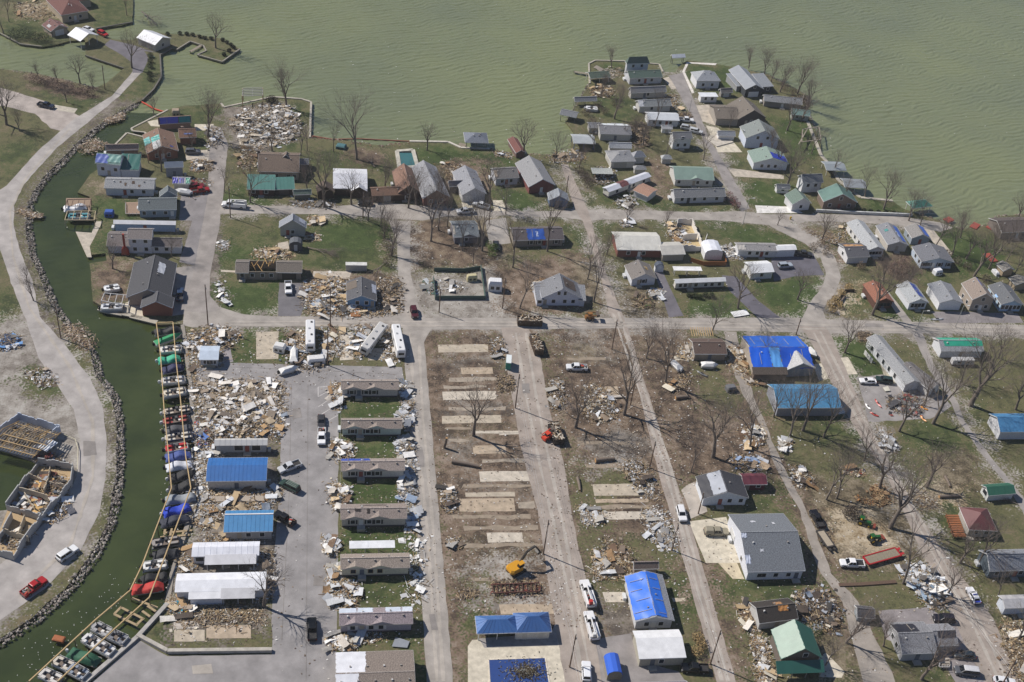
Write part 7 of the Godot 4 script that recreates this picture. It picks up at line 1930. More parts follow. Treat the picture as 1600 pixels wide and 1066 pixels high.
	for i in 110:
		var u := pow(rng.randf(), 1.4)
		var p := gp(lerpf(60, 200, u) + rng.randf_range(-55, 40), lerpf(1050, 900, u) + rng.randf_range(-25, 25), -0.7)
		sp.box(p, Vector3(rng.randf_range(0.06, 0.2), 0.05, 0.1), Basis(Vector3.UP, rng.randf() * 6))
	tag(part("canal_glitter", sp, mat("d8d8d4"), self), "white specks set on the dark canal as sun glitter", "litter", "", "stuff")
	for q in [[118,158,148,170,"tan debris raft caught at the levee bank",[165,187, 195,178, 190,186, 168,192]], [0,0,0,0,"pinkish debris raft drifting below the levee",[125,228, 150,216, 168,228, 150,236, 130,240]], [0,0,0,0,"narrow debris raft at the canal bend",[28,327, 45,333, 66,338, 50,340, 30,332]], [0,0,0,0,"drift of boards at the canal bank by the pole",[95,510, 122,508, 148,535, 135,550, 105,528]]]:
		debris(q[4], q[5], 0.5, 320, ["a08a78", "8a7464", "b9ab9c", "6a5648", "c9c2b6"], 0.1, 1.3, 0)

# ================================================================ trees
var tree_kinds := []

func grow(mb: MB, tw: MB, p: Vector3, d: Vector3, l: float, r: float, lv: int, mx: int, spread: float) -> void:
	var segs := 3 if lv < 2 else 2
	var q := p
	var dd := d
	var rr := r
	var mm := mb if lv == 0 else tw
	for i in segs:
		var r2 := rr * (0.88 if lv < 2 else 0.8)
		var q2 := q + dd * (l / segs)
		mm.tube(q, q2, rr, r2, 6 if lv < 2 else (4 if lv < 3 else 3))
		if lv > 0 and lv < mx and i > 0 or (lv == 0 and i == 1 and rng.randf() < 0.7):
			var ax := dd.cross(Vector3(rng.randf_range(-1, 1), rng.randf_range(-1, 1), rng.randf_range(-1, 1))).normalized()
			grow(mb, tw, q2, dd.rotated(ax, rng.randf_range(0.5, 0.95) * spread), l * rng.randf_range(0.45, 0.7), r2 * 0.6, lv + 1 if lv > 0 else 2, mx, spread)
		q = q2
		rr = r2
		var bend := dd.cross(Vector3(rng.randf_range(-1, 1), 0.3, rng.randf_range(-1, 1))).normalized()
		dd = (dd.rotated(bend, rng.randf_range(-0.2, 0.2)) + Vector3(0, 0.04, 0)).normalized()
	if lv < mx:
		var k := 4 if lv == 0 else (3 if rng.randf() < 0.72 else 2)
		var a0 := rng.randf() * TAU
		var side := dd.cross(Vector3.RIGHT if absf(dd.x) < 0.8 else Vector3.UP).normalized()
		for i in k:
			var ax := side.rotated(dd, a0 + TAU * i / k + rng.randf_range(-0.4, 0.4))
			grow(mb, tw, q, dd.rotated(ax, rng.randf_range(0.25, 0.6) * spread), l * rng.randf_range(0.62, 0.88), rr * rng.randf_range(0.64, 0.8), lv + 1, mx, spread)

func tree_kind(sd: int, mx: int, spread: float, trunk: float, r: float, col: String) -> void:
	rng.seed = sd
	var mb := MB.new()
	var tw := MB.new()
	grow(mb, tw, Vector3(0, -0.2, 0), Vector3(rng.randf_range(-0.06, 0.06), 1, rng.randf_range(-0.06, 0.06)).normalized(), trunk, r, 0, mx, spread)
	var top := 0.0
	for v in tw.v: top = maxf(top, v.y)
	tree_kinds.append([mb.mesh(mat(col, "bark", 0.95)), tw.mesh(mat(col, "bark", 0.95)), top])

func tree(label: String, x: float, y: float, ty: float, k: int, lean := 0.0, group := "") -> void:
	var t := thing("bare_tree", label, "tree", gp(x, y), rng.randf() * TAU, group)
	var hh := rise_to(x, y, ty)
	var s: float = hh / tree_kinds[k][2]
	for i in 2:
		var o := MeshInstance3D.new()
		o.name = ["trunk", "crown"][i]
		o.mesh = tree_kinds[k][i]
		t.add_child(o)
	t.scale = Vector3.ONE * s
	if lean != 0.0: t.basis = Basis(Vector3.BACK, -lean) * t.basis

func build_trees() -> void:
	tree_kind(101, 5, 0.85, 3.78, 0.28, "70675f")
	tree_kind(102, 5, 0.7, 4.32, 0.26, "756c64")
	tree_kind(103, 5, 0.95, 3.24, 0.30, "6b625b")
	tree_kind(104, 5, 1.05, 2.88, 0.28, "716860")
	tree_kind(105, 5, 0.6, 5.04, 0.21, "6b625c")
	tree_kind(106, 6, 0.8, 3.06, 0.26, "746962")
	tree_kind(107, 3, 0.7, 5.40, 0.21, "746b63")
	rng.seed = 99
	var T := [
		["broad bare tree on the levee lawn", 10,195,112,3], ["bare tree on the boathouse drive", 206,106,38,0], ["bare tree on the shrub lined lake point", 337,75,12,0], ["bare tree rising from the thicket on the pond bank", 125,130,82,2], ["small bare tree on the levee grass by the slab", 104,160,128,2],
		["tall bare tree beside the street end in the north west corner", 325,216,128,5], ["tall dense bare tree on the rubble corner of the lake", 447,166,84,5], ["tall sparse tree among the shore lawns", 557,249,136,1], ["slender bare tree by the teal boat wreck", 521,237,178,4], ["small bare tree in front of the rubble heap", 425,236,192,2],
		["splintered trunk standing right of the rubble heap", 470,243,182,6], ["splintered trunk on the lake corner seawall", 480,236,186,6], ["bare tree before the teal roofed house", 391,316,238,1], ["bare tree left of the white metal roof", 507,324,222,0], ["bare tree in front of the white metal roof", 549,320,262,2],
		["broad bare tree before the faded brown gable", 638,325,252,0], ["tall bare tree on the corner lot, nearest the centre street", 673,377,282,1], ["straight bare trunk second from the centre street", 685,360,278,4], ["straight bare trunk third from the centre street", 699,354,285,4], ["bare tree before the grey cottage", 722,392,318,4], ["tall bare tree between grey cottage and drive", 753,392,300,1],
		["tall bare tree beside the gable garage lawn", 764,319,238,0], ["small bare tree on the north lawn", 667,235,190,2], ["bare tree behind the red boathouse", 818,246,182,2], ["bare tree in the shore rubble", 866,254,196,1], ["very tall straight tree before the blue tarped tan house", 855,393,276,4], ["tall bare tree left of the blue tarped tan house", 801,418,318,4], ["dead leaning trunk beside the white torn roof house", 812,482,398,6], ["thin tree on the cleared slope", 739,414,360,4],
		["leaning dead trunk beside the long lane", 918,436,362,6], ["slim tree between white house and long lane", 928,472,368,4], ["broad bare tree on the lawn south of the white mobile home", 1153,482,398,0], ["bare tree on the lawn by the bend", 1246,468,418,2], ["bare tree at the main street kerb", 1112,523,450,1], ["bare tree on the rough ground west of the patio", 1040,598,494,1],
		["bare tree beside the long lane above the logs", 975,648,536,0], ["low wide tree on the cleared lot with broken limbs", 899,668,585,3], ["scarred tree alone on the trailer pads", 740,681,594,2], ["bare tree above the grey and black roof", 1114,714,612,3], ["thin tree left of the grey and black roof", 1080,738,665,4], ["bare tree beside the alley rubble", 1171,701,606,1],
		["first bare tree below the sky blue barn", 1209,652,585,1], ["second bare tree below the sky blue barn", 1234,681,588,1], ["third bare tree below the sky blue barn", 1254,673,578,0], ["fourth bare tree below the sky blue barn", 1287,684,590,1], ["bare tree on the corner lawn of the east street", 1320,551,492,2], ["large bare tree before the rust brown house", 1363,492,398,0],
		["bare tree on the green pavilion lawn", 955,106,66,5], ["first bare tree behind the dark walled lake house", 1170,106,66,5], ["second bare tree behind the dark walled lake house", 1194,118,68,5], ["bare tree on the lake side of the dark walled house", 1219,144,88,5], ["tall bare tree at the outer shore", 1246,147,78,5], ["bare tree ringed by stone on the east lawn", 1230,204,148,3], ["broad bare tree beside the white two storey block", 1230,290,216,3],
		["dense bare tree over the peninsula back yards", 960,186,118,5], ["leaning bare tree over the white metal roof", 1022,200,128,4], ["bare tree by the cove boathouse", 928,236,176,1], ["dark leaning trunk by the cove", 973,218,184,6], ["bare tree by the concrete strips", 1099,250,198,1], ["bare tree on the seawall walk", 1351,308,254,1], ["dense bare tree behind the green boathouse", 1381,327,258,5], ["bare tree by the roadside rubble", 1284,376,326,2],
		["bare tree right of the pale blue house", 1462,386,326,1], ["second bare tree right of the pale blue house", 1488,398,336,1], ["leaning bare tree behind the tan house", 1522,432,344,0], ["bare tree near the white propane tank", 1573,408,362,1], ["bare tree by the east dark roofed house", 1590,345,300,2],
		["large tree at the kayak yard edge", 1405,674,592,0], ["second large tree at the kayak yard edge", 1458,662,548,0], ["tall tree between the trailers and grass", 1516,634,506,3], ["slim tree in the kayak rack pile", 1444,634,562,1], ["bare tree by the sky blue roofed barn", 1587,640,582,2], ["bare tree right of the green sheet roof", 1560,560,506,0],
		["bare tree on the open grass beside the fallen wood", 1307,779,698,1], ["slim bare tree near the alley debris", 1291,781,702,1], ["large leaning tree above the east street", 1391,825,712,3], ["bare tree over the split firewood", 1374,764,686,2], ["bare tree with hanging limb on the cut stumps", 1448,762,688,2], ["crooked dead trunk above the metal rubble", 1411,912,800,6],
		["bare tree over the maroon roof", 1531,880,800,0], ["bushy bare tree at the lower right yard", 1440,1062,972,5], ["bare tree by the leaning dark shed", 1322,1005,930,5], ["bare tree on the roadside below the chips", 1480,930,880,2], ["stripped tree leaning over the lower white trailer", 412,948,872,2], ["bare tree by the white house on the canal", 176,420,372,3], ["bare tree at the canal side drive", 268,402,356,1],
		["bare tree by the brick house", 252,268,214,2], ["bare shrub tree at the canal bank", 42,440,405,5], ["second bare shrub tree at the canal bank", 52,470,425,5], ["tree at the top left frame corner", 5,52,-10,1], ["second tree at the top left frame corner", 14,34,-20,4], ["trunk by the lake beside the fallen tree", 198,24,-30,4], ["bare tree in the centre block corner", 600,372,315,5], ["dense bare tree at the centre street kerb", 612,400,330,5],
		["bare tree along the lake road east lawn", 1215,352,326,2], ["flowering tree with torn tin round its foot", 979,350,312,5], ["flowering tree with tin wrapped in its branches", 1040,352,318,5], ["tree behind the brick house", 948,398,352,5], ["bare tree at the far east street corner", 1585,430,380,1], ["bare tree at the east yard pole", 1595,610,540,0], ["leafless tree by the outer alley", 1535,600,560,2]]
	var more := [[1262,168,108,5],[1205,128,86,5],[1252,190,140,5],[1268,240,196,0],[1300,272,228,1],[1420,345,290,5],[1438,352,300,1],[1500,372,318,5],[1545,420,352,0],[1552,388,340,5],[1575,380,330,1],[1510,405,350,3],[940,150,108,5],[990,215,165,5],[1005,228,180,3],[1040,245,206,1],[905,262,222,5],[1140,200,160,1],[1205,240,190,5],[1215,262,214,3],[1320,318,272,1],[480,300,245,5],[600,300,240,5],[650,320,262,3],[690,318,250,5],[790,335,280,1],[735,355,300,4],[575,345,290,5],[595,352,300,1],[1415,450,400,5],[1380,440,392,5],[1500,600,545,0],[1350,720,660,0],[1500,880,820,3],[1560,930,880,1],[1590,1000,940,0],[1380,1010,960,5],[1290,1040,985,1],[1010,560,500,5],[1190,560,515,1],[240,180,140,5],[30,205,165,5],[60,122,92,5],[90,128,98,5],[145,140,108,5],[232,255,215,1],[300,235,195,3],[350,300,255,1]]
	var used := {}
	for q in more:
		var at := gp(q[0], q[1])
		var best := ""
		var bd := 1e9
		for h in homes:
			var dd: float = at.distance_to(h[0])
			if dd < bd and not used.has(h[1]):
				bd = dd; best = h[1]
		used[best] = true
		var w := best.split(" ")
		tree("bare tree beside the " + " ".join(w.slice(0, mini(w.size(), 12))), q[0], q[1], q[2], q[3], 0.0, "bare trees between the houses")
	for q in T: tree(q[0], q[1], q[2], q[3], q[4], 0.12 if "leaning" in q[0] else 0.0)
	# evergreen hedge and shrubs: clumps of small leaf faces
	for q in [["dark evergreen hedge beside the pond", [22,62, 30,58, 40,60, 48,62, 56,64, 62,66, 68,66, 76,66], 2.6, "2a3324"], ["brown leafless thicket on the pond bank", [50,128, 60,132, 72,134, 84,138, 96,140, 108,143, 120,146, 132,148, 142,150], 2.4, "5d4a44"], ["row of clipped shrubs along the drive lawn", [235,90, 235,98, 235,106, 234,118, 234,126], 1.2, "2c3722"], ["row of round shrubs on the lake point", [262,55, 281,54, 292,55, 301,56, 312,59, 320,61, 330,62, 348,64, 355,68, 361,72, 365,76, 358,81, 350,87], 0.9, "2b3324"], ["row of round shrubs before the white mobile home", [1077,464, 1086,465, 1094,467, 1102,464, 1112,465], 1.0, "2b3820"], ["bushy evergreen beside the green porch roof", [1263,1000, 1268,994], 2.6, "4a5330"], ["evergreen shrub by the long mobile home", [1358,548, 1364,543, 1372,540], 1.8, "39442a"], ["tawny pampas clumps round the railed yard", [1297,478, 1305,470, 1314,462, 1300,487, 1325,452, 1310,480], 1.4, "a08a5e"], ["reddish leafless shrubs at the ranch house corner", [1128,312, 1138,310, 1145,318, 1150,325], 1.7, "6d4a4a"], ["brown leafless shrubs between the lake cottages", [1400,420, 1412,415, 1420,425, 1408,430, 1392,426], 2.2, "6a5650"], ["dry shrubs on the roadside bank of the bend", [1270,390, 1290,398, 1345,420, 1282,384], 1.6, "6f6150"], ["tawny ornamental grass by the white double trailer", [1090,1000, 1095,1012, 1088,1022], 1.4, "97815a"], ["dark shrub on the lake corner", [420,160, 425,158, 430,161], 1.5, "3b332a"], ["small green saplings by the dark parked car", [772,392, 768,400, 765,388], 1.6, "5c7038"], ["brush heap beside the green tractor", [1322,805, 1330,803, 1328,809], 2.0, "4d443c"], ["leafless brush along the outer lake shore of the peninsula", [1240,150, 1252,160, 1262,170, 1225,140, 1250,180], 2.0, "5f5048"], ["leafless brush between the weathered cottages and the lake", [935,170, 945,178, 960,165, 915,180, 925,195], 1.8, "5c5046"], ["leafless brush by the pale carport", [915,285, 920,292, 910,278, 905,270], 2.0, "5a4e47"], ["leafless brush at the centre street kerb", [598,370, 604,385, 610,400, 606,415], 1.8, "5f534a"], ["leafless brush along the road by the lake cottages", [1480,400, 1495,412, 1510,420, 1540,440], 1.6, "5c5147"], ["dark hedge row beside the teal roofed lake house", [1340,330, 1350,331, 1360,332, 1372,333, 1384,334, 1396,335], 0.8, "26301f"]]:
		var pts: Array = q[1]
		var t := thing("shrub", q[0], "shrub", gp(pts[0], pts[1]))
		for i in range(0, pts.size(), 2):
			var mb := MB.new()
			mb.use_col = true
			var c := t.to_local(gp(pts[i], pts[i + 1]))
			for k in 260:
				var d := Vector3(rng.randfn(), rng.randfn(), rng.randfn()).normalized() * pow(rng.randf(), 0.35)
				var p := c + Vector3(d.x * q[2], (d.y * 0.8 + 0.75) * q[2], d.z * q[2])
				mb.col = lin(q[3]) * rng.randf_range(0.6, 1.5)
				var u := Vector3(rng.randfn(), rng.randfn(), rng.randfn()).normalized() * 0.22
				var v := u.cross(Vector3(rng.randfn(), rng.randfn(), rng.randfn())).normalized() * 0.16
				mb.tri(p - u, p + v, p + u)
			part("foliage", mb, vcol(0.95), t)
	# fallen trees, uprooted crowns and logs
	for q in [["uprooted tree lying in the water by the root plate", 222,20, 245,40, 0], ["fallen tree across the lawns behind the white metal roof", 585,262, 570,245, 3], ["fallen tree on the lawn by the round topped shed", 480,388, 530,405, 5], ["fallen tree tangled over the black roofed house", 1300,965, 1250,948, 3], ["fallen tree on the pale carport by the lane", 940,290, 915,275, 5], ["fallen branches beside the outer alley", 1590,790, 1560,775, 5], ["toppled tree over the collapsed blue house", 604,410, 570,435, 6], ["fallen tree by the hip roofed house", 985,225, 1005,245, 3], ["fallen limbs in the debris strip of the cleared lot", 880,620, 895,650, 5]]:
		var a := gp(q[1], q[2])
		var b := gp(q[3], q[4])
		var t := thing("fallen_tree", q[0], "tree", a + Vector3(0, 0.4, 0))
		for i in 2:
			var o := MeshInstance3D.new()
			o.name = ["trunk", "crown"][i]
			o.mesh = tree_kinds[q[5]][i]
			t.add_child(o)
		var d := (b - a).normalized()
		var s := maxf(a.distance_to(b) * 1.15, 6.0) / float(tree_kinds[q[5]][2])
		t.basis = Basis(d.cross(Vector3.UP).normalized(), d, Vector3.UP).orthonormalized() * Basis.from_scale(Vector3(s, s, s * 0.6))
	for q in [["thick log on the bare soil between trailer pads", 706,723, 748,731, 0.55], ["log with dark hollow on the cleared lot", 930,722, 960,719, 0.6], ["short log at the east side of the trailer street", 902,748, 906,768, 0.4], ["short log segments in the rough lot", 1055,624, 1075,622, 0.55], ["long cut log by the sawdust patch", 1467,778, 1501,777, 0.45], ["short cut log standing askew by the sawdust patch", 1476,746, 1484,762, 0.4], ["splintered stump on the trailer lots", 694,700, 696,681, 0.4], ["felled trunk in the rust brown house yard", 1310,478, 1320,464, 0.4]]:
		var t := thing("log", q[0], "log", gp(q[1], q[2]))
		var b := t.to_local(gp(q[3], q[4]))
		if "stump" in q[0]: b = Vector3(0.4, 3.0, 0)
		var mb := MB.new()
		mb.tube(Vector3(0, q[5] * 0.9, 0), b * 0.55 + Vector3(0.1, q[5], 0), q[5], q[5] * 0.85, 9)
		mb.tube(b * 0.55 + Vector3(0.1, q[5], 0), b + Vector3(0, q[5] * 0.8, 0), q[5] * 0.85, q[5] * 0.7, 9)
		part("bark", mb, mat("71655a", "bark"), t)
		var eb := MB.new()
		var dd := b.normalized()
		eb.disc(Vector3(0, q[5] * 0.9, 0) - dd * 0.01, -dd, q[5], 9)
		eb.disc(b + Vector3(0, q[5] * 0.8, 0) + dd * 0.01, dd, q[5] * 0.7, 9)
		part("cut_end", eb, mat("b08a5c", "wood"), t)

# ================================================================ poles and wires
func build_poles() -> void:
	var P := [["wooden utility pole at the canal street bend", 325,508,445,0], ["wooden utility pole on the canal street verge", 95,529,470,0], ["wooden utility pole between the wrecked campers", 512,571,511,0], ["wooden utility pole at the rubble by the main street", 516,513,450,0], ["wooden utility pole on the trailer street by the first pads", 805,638,585,0], ["wooden utility pole on the trailer street near the excavator", 849,866,813,0], ["wooden utility pole on the trailer street beside the pool", 890,1043,992,0], ["wooden utility pole at the south end of the long lane", 1110,1038,985,0], ["wooden utility pole by the rubble strip of the long lane", 1050,860,820,0], ["wooden utility pole beside the white trash in the long lane", 1015,732,690,0], ["wooden utility pole in the lane near the logs", 985,633,589,0], ["wooden utility pole at the lane head", 956,546,500,0], ["wooden utility pole at the skirting ruin", 785,482,434,0], ["wooden utility pole on the bare corner lot", 686,488,452,0], ["wooden utility pole at the bend junction", 1244,523,497,0], ["wooden utility pole on the lake road by the bucket truck", 360,340,291,0], ["wooden utility pole beside the lake road drive", 567,340,302,0], ["metal street light by the east rubble heap", 1457,903,872,1], ["metal street light on the main street before the grey roofs", 1429,524,486,1], ["metal street light before the tan house", 1493,511,478,1], ["wooden utility pole by the parked pickups", 764,350,312,0], ["metal street light on the lake road corner", 1161,350,310,1], ["wooden utility pole by the grey and black roofed house", 1091,803,770,0], ["metal street light on the peninsula street", 1077,175,155,1], ["wooden pole on the levee pond bank", 164,140,102,0], ["wooden utility pole at the small lane", 884,305,275,0], ["wooden utility pole in the lower right yard", 1565,1072,1030,0]]
	var wood := mat("6a5547", "wood")
	for q in P:
		var t := thing("utility_pole" if q[4] == 0 else "street_light", q[0], "pole" if q[4] == 0 else "street light", gp(q[1], q[2]))
		var hh := rise_to(q[1], q[2], q[3])
		var mb := MB.new()
		mb.tube(Vector3(0, -0.3, 0), Vector3(0, hh, 0), 0.17 if q[4] == 0 else 0.1, 0.12 if q[4] == 0 else 0.07, 8)
		mb.disc(Vector3(0, hh, 0), Vector3.UP, 0.12, 8)
		part("pole", mb, wood if q[4] == 0 else mat("a9a9a6", "metal"), t)
		if q[4] == 1:
			var ab := MB.new()
			ab.bar(Vector3(0, hh - 0.1, 0), Vector3(1.2, hh + 0.2, 0.2), 0.08, 0.08)
			part("arm", ab, mat("a9a9a6", "metal"), t)
			bx("lamp_head", Vector3(1.4, hh + 0.2, 0.2), Vector3(0.7, 0.18, 0.35), mat("c9c9c6", "metal"), t)
		else:
			bx("insulator", Vector3(0, hh + 0.08, 0), Vector3(0.16, 0.2, 0.16), mat("8d8d8a"), t)
			bx("bracket", Vector3(0.16, hh - 1.2, 0), Vector3(0.25, 0.5, 0.25), mat("8f8f8d", "metal"), t)
	for q in [["overhead wires along the trailer street", [849,813, 890,992], 2], ["overhead wires along the lower trailer street", [890,992, 935,1210], 2], ["overhead wires along the upper trailer street", [805,585, 849,813], 2], ["overhead wires along the long lane", [1050,820, 1110,985], 2], ["overhead wires along the lower long lane", [1110,985, 1195,1230], 2], ["overhead wires along the east street", [1457,872, 1580,1050], 2], ["overhead wire beside the mobile home row", [533,585, 531,800], 1]]:
		var a := gp(q[1][0], q[1][1], 10.0)
		var b := gp(q[1][2], q[1][3], 10.0)
		var t := thing("overhead_wire", q[0], "wire", Vector3(a.x, 10.0, a.z))
		for k in q[2]:
			var mb := MB.new()
			var pv := Vector3(k * 0.5, 0, 0)
			for i in range(1, 13):
				var u := i / 12.0
				var nx := (b - a) * u + Vector3(k * 0.5, -4.0 * 0.7 * u * (1 - u), 0)
				mb.tube(pv, nx, 0.022, 0.022, 4)
				pv = nx
			part("wire", mb, gloss("b9b9b7", 0.4, 0.5), t)

# ================================================================ debris
func debris(label: String, poly: Array, hh: float, n: int, cols: Array, s0: float, s1: float, panels := 6) -> void:
	var pp := PackedVector2Array()
	var c := Vector2.ZERO
	for i in range(0, poly.size(), 2):
		pp.append(g2(poly[i], poly[i + 1]))
		c += pp[pp.size() - 1]
	c /= pp.size()
	var lo := pp[0]
	var hi := pp[0]
	var rad := 0.1
	for p in pp:
		lo = lo.min(p); hi = hi.max(p)
		rad = maxf(rad, p.distance_to(c))
	var t := thing("debris_pile", label, "debris", Vector3(c.x, 0, c.y))
	var mb := MB.new()
	mb.use_col = true
	var made := 0
	var tries := 0
	var big := 0
	n = int(n * 2.6)
	while made < n and tries < n * 8:
		tries += 1
		var p := Vector2(rng.randf_range(lo.x, hi.x), rng.randf_range(lo.y, hi.y))
		if not Geometry2D.is_point_in_polygon(p, pp): continue
		made += 1
		var sp := p + Vector2(rng.randfn(), rng.randfn()) * minf(rad * 0.13, 1.3)
		var e := 1.0 - pow(minf(1.0, sp.distance_to(c) / rad), 2.0)
		var lump := 0.5 + 0.5 * sin(sp.x * 1.3) * sin(sp.y * 1.7 + 1.0)
		var y := rng.randf() * hh * 0.62 * maxf(0.06, e) * (0.35 + lump)
		var bs := Basis.from_euler(Vector3(rng.randf_range(-0.3, 0.3), rng.randf() * TAU, rng.randf_range(-0.3, 0.3)))
		var l := lerpf(s0 * 0.5, s1 * 0.72, pow(rng.randf(), 3.4))
		var kind := rng.randf()
		var sz := Vector3(0.4 + l * 2.0, 0.05, 0.09) if kind < 0.45 else (Vector3(l, 0.05, l * rng.randf_range(0.3, 0.9)) if kind < 0.8 else Vector3(l * 0.5, l * 0.3, l * 0.5))
		var col: Color = lin(cols[rng.randi() % cols.size()]) * rng.randf_range(0.6, 1.1)
		if kind < 0.45 and rng.randf() < 0.7: col = lin(["8f7a5c", "b39a74", "6b5a46", "c2ae8c"][rng.randi() % 4]) * rng.randf_range(0.7, 1.1)
		var at := Vector3(sp.x - c.x, y, sp.y - c.y)
		if big < panels and kind >= 0.45 and kind < 0.8 and rng.randf() < 0.3:
			big += 1
			# a bent sheet of siding or plywood
			var pl := rng.randf_range(1.4, 4.0)
			var pw := rng.randf_range(0.8, 2.0)
			var pts := []
			for j in 3:
				for i in 4: pts.append(bs * Vector3((i / 3.0 - 0.5) * pl, rng.randf_range(-0.16, 0.16), (j / 2.0 - 0.5) * pw))
			var pb := MB.new()
			pb.grid(pts, 4, 3)
			part("panel", pb, mat(cols[rng.randi() % cols.size()], "siding"), t).position = at + Vector3(0, 0.45, 0)
			continue
		mb.col = col
		mb.box(at + Vector3(0, 0.07, 0), sz, bs)
	var o := part("scraps", mb, vcol(0.85), t)
	o.set_meta("kind", "stuff")

func build_debris() -> void:
	rng.seed = 777
	var mix := ["cfc9bf", "d9d6d0", "b8a68a", "8a7a68", "6b5c4e", "c2c6cc", "7d8794", "a98a62", "4a443e"]
	var white := ["dcdcda", "c9ccd0", "b9bbbd", "e2e0dc", "8f8d8a", "a8a49c"]
	var tan := ["c2ac8a", "a89270", "cfc7b4", "8a6d4c", "d9d4ca", "6d5642", "b9b2a8"]
	var dark := ["5a4d42", "6d5f52", "463c34", "7f7060", "9a8c7c", "33302e"]
	var tan2 := ["cfcbc4", "dad7d1", "b9ae9c", "9c8f7c", "e2e0dc", "7f786e", "c3c8cc"]
	debris("rubble of the flattened lake house at the north west corner", [362,196, 372,182, 392,172, 420,164, 440,165, 462,180, 466,200, 455,222, 420,228, 385,222], 2.6, 1500, tan2, 0.3, 2.4, 40)
	debris("rubble heap beside the street end and brick house slab", [300,250, 328,252, 332,266, 300,268], 1.2, 420, mix, 0.2, 1.4, 4)
	debris("white and dark rubble at the north end of canal street", [326,200, 345,205, 342,225, 328,232], 1.2, 260, ["cfd0d2", "3c3a3a", "77736e", "b9b9b9"], 0.3, 1.8, 4)
	debris("scattered boards before the storey and a half house", [375,228, 410,228, 405,255, 380,270, 376,250], 1.0, 420, tan, 0.2, 1.3, 4)
	debris("rubble of the collapsed blue house spilled across its yard", [478,445, 500,432, 545,440, 545,475, 575,482, 565,494, 520,493, 482,485], 1.8, 1500, ["d6d2cb", "ae9672", "8a6a4c", "a9b2bd", "5d5a58", "c9b79c", "e0ded9"], 0.2, 1.8, 24)
	debris("splintered wood and branches east of the light blue house", [590,440, 618,432, 624,460, 622,486, 590,486], 1.2, 700, dark + ["b9b1a6", "cfcac2"], 0.2, 1.6, 5)
	debris("pale rubbish line at the foot of the light blue house", [568,484, 622,482, 622,490, 570,493], 0.5, 260, mix, 0.15, 0.9, 2)
	debris("tan plywood stack beside the barn roofed house", [480,338, 500,340, 502,350, 484,352], 1.0, 120, tan, 0.4, 1.8, 4)
	debris("torn boards lying on the lawn by the shed", [475,366, 502,368, 498,377, 478,376], 0.5, 90, tan, 0.4, 2.0, 3)
	debris("debris on the terrace behind the tan house", [398,392, 415,388, 460,395, 455,405, 400,404], 1.0, 260, tan, 0.2, 1.4, 5)
	debris("white tin scraps at the canal street kerb", [340,378, 358,376, 356,390, 342,392], 0.8, 120, white, 0.2, 1.3, 2)
	debris("white metal beam scraps on the green lawn corner", [335,440, 345,440, 358,470, 350,475], 0.5, 40, white, 0.4, 2.4, 3)
	debris("tangled wreck of a trailer by the canal boats", [300,520, 345,512, 370,522, 360,540, 342,545, 340,570, 310,572, 302,545], 1.8, 1000, mix, 0.25, 1.8, 16)
	debris("rubble between the first camper and the concrete pad", [450,520, 478,515, 480,560, 500,560, 500,575, 460,580, 448,560], 1.2, 520, mix, 0.2, 1.5, 8)
	debris("rubble between the second pad and the tipped motorhome", [500,514, 530,514, 535,560, 500,560], 1.0, 420, tan + white, 0.2, 1.4, 6)
	debris("rubble round the tipped motorhome", [555,512, 580,510, 575,540, 560,565, 555,545], 1.3, 480, white + mix, 0.2, 1.5, 8)
	debris("rubble along the camper on the verge", [595,512, 612,514, 622,566, 605,566], 0.9, 320, white + mix, 0.2, 1.3, 4)
	debris("wide field of flattened trailers north of the blue roofs", [310,598, 330,595, 440,600, 438,640, 435,660, 330,660, 312,640], 1.2, 2400, ["d2cdc5", "dedbd6", "b3a896", "857869", "655b51", "c8c6c2", "a2937f", "e2e1df", "d6d5d3"], 0.2, 1.7, 45)
	debris("crushed trailer remains above the ribbed white roof", [325,664, 350,660, 435,655, 438,680, 340,684, 322,690], 1.6, 1000, mix, 0.25, 2.0, 18)
	debris("blue and red rubbish beside the crushed trailers", [305,660, 322,662, 325,700, 308,705], 1.2, 360, ["cfd2d6", "4a6fae", "b23a36", "d6d3cc", "7d7a76", "2f3b55"], 0.2, 1.4, 5)
	debris("white siding heap left of the bright blue roof", [302,705, 330,700, 322,760, 322,800, 305,790], 1.2, 620, white, 0.25, 1.8, 8)
	debris("scattered household goods before the bright blue roof", [320,772, 420,768, 425,795, 330,800, 318,790], 1.0, 1000, tan + mix, 0.2, 1.2, 10)
	debris("rubble strip between bright blue roof and sky blue cabin", [308,790, 345,790, 345,810, 320,830, 305,815], 1.1, 420, tan + white, 0.2, 1.3, 5)
	debris("white foam and siding heap beside the bright blue house", [415,765, 437,760, 438,780, 422,790], 1.2, 260, white, 0.2, 1.3, 4)
	debris("low litter along the sky blue cabin eave", [320,842, 400,840, 402,848, 315,850], 0.5, 320, mix, 0.15, 0.8, 2)
	debris("rubbish at the canal end of the upper white trailer", [275,862, 302,850, 304,890, 282,892], 0.9, 320, mix, 0.2, 1.2, 3)
	debris("dark wreckage at the street end of the white trailers", [400,868, 425,862, 422,930, 405,935], 1.2, 420, dark + white, 0.2, 1.6, 6)
	debris("rubbish heap below the lower white trailer", [262,935, 300,940, 310,955, 275,962, 258,950], 0.8, 360, mix + ["c9a83a", "3f9ab0"], 0.15, 1.0, 3)
	debris("rubble strip across the emptied lot by the retaining wall", [272,955, 410,950, 412,970, 275,975], 0.5, 500, dark + tan, 0.15, 1.0, 3)
	var ys := [[628,596,640,622], [630,625,644,655], [620,650,640,660], [632,655,642,672], [622,685,644,716], [632,720,645,760], [625,755,648,790], [636,790,650,830]]
	var k := 0
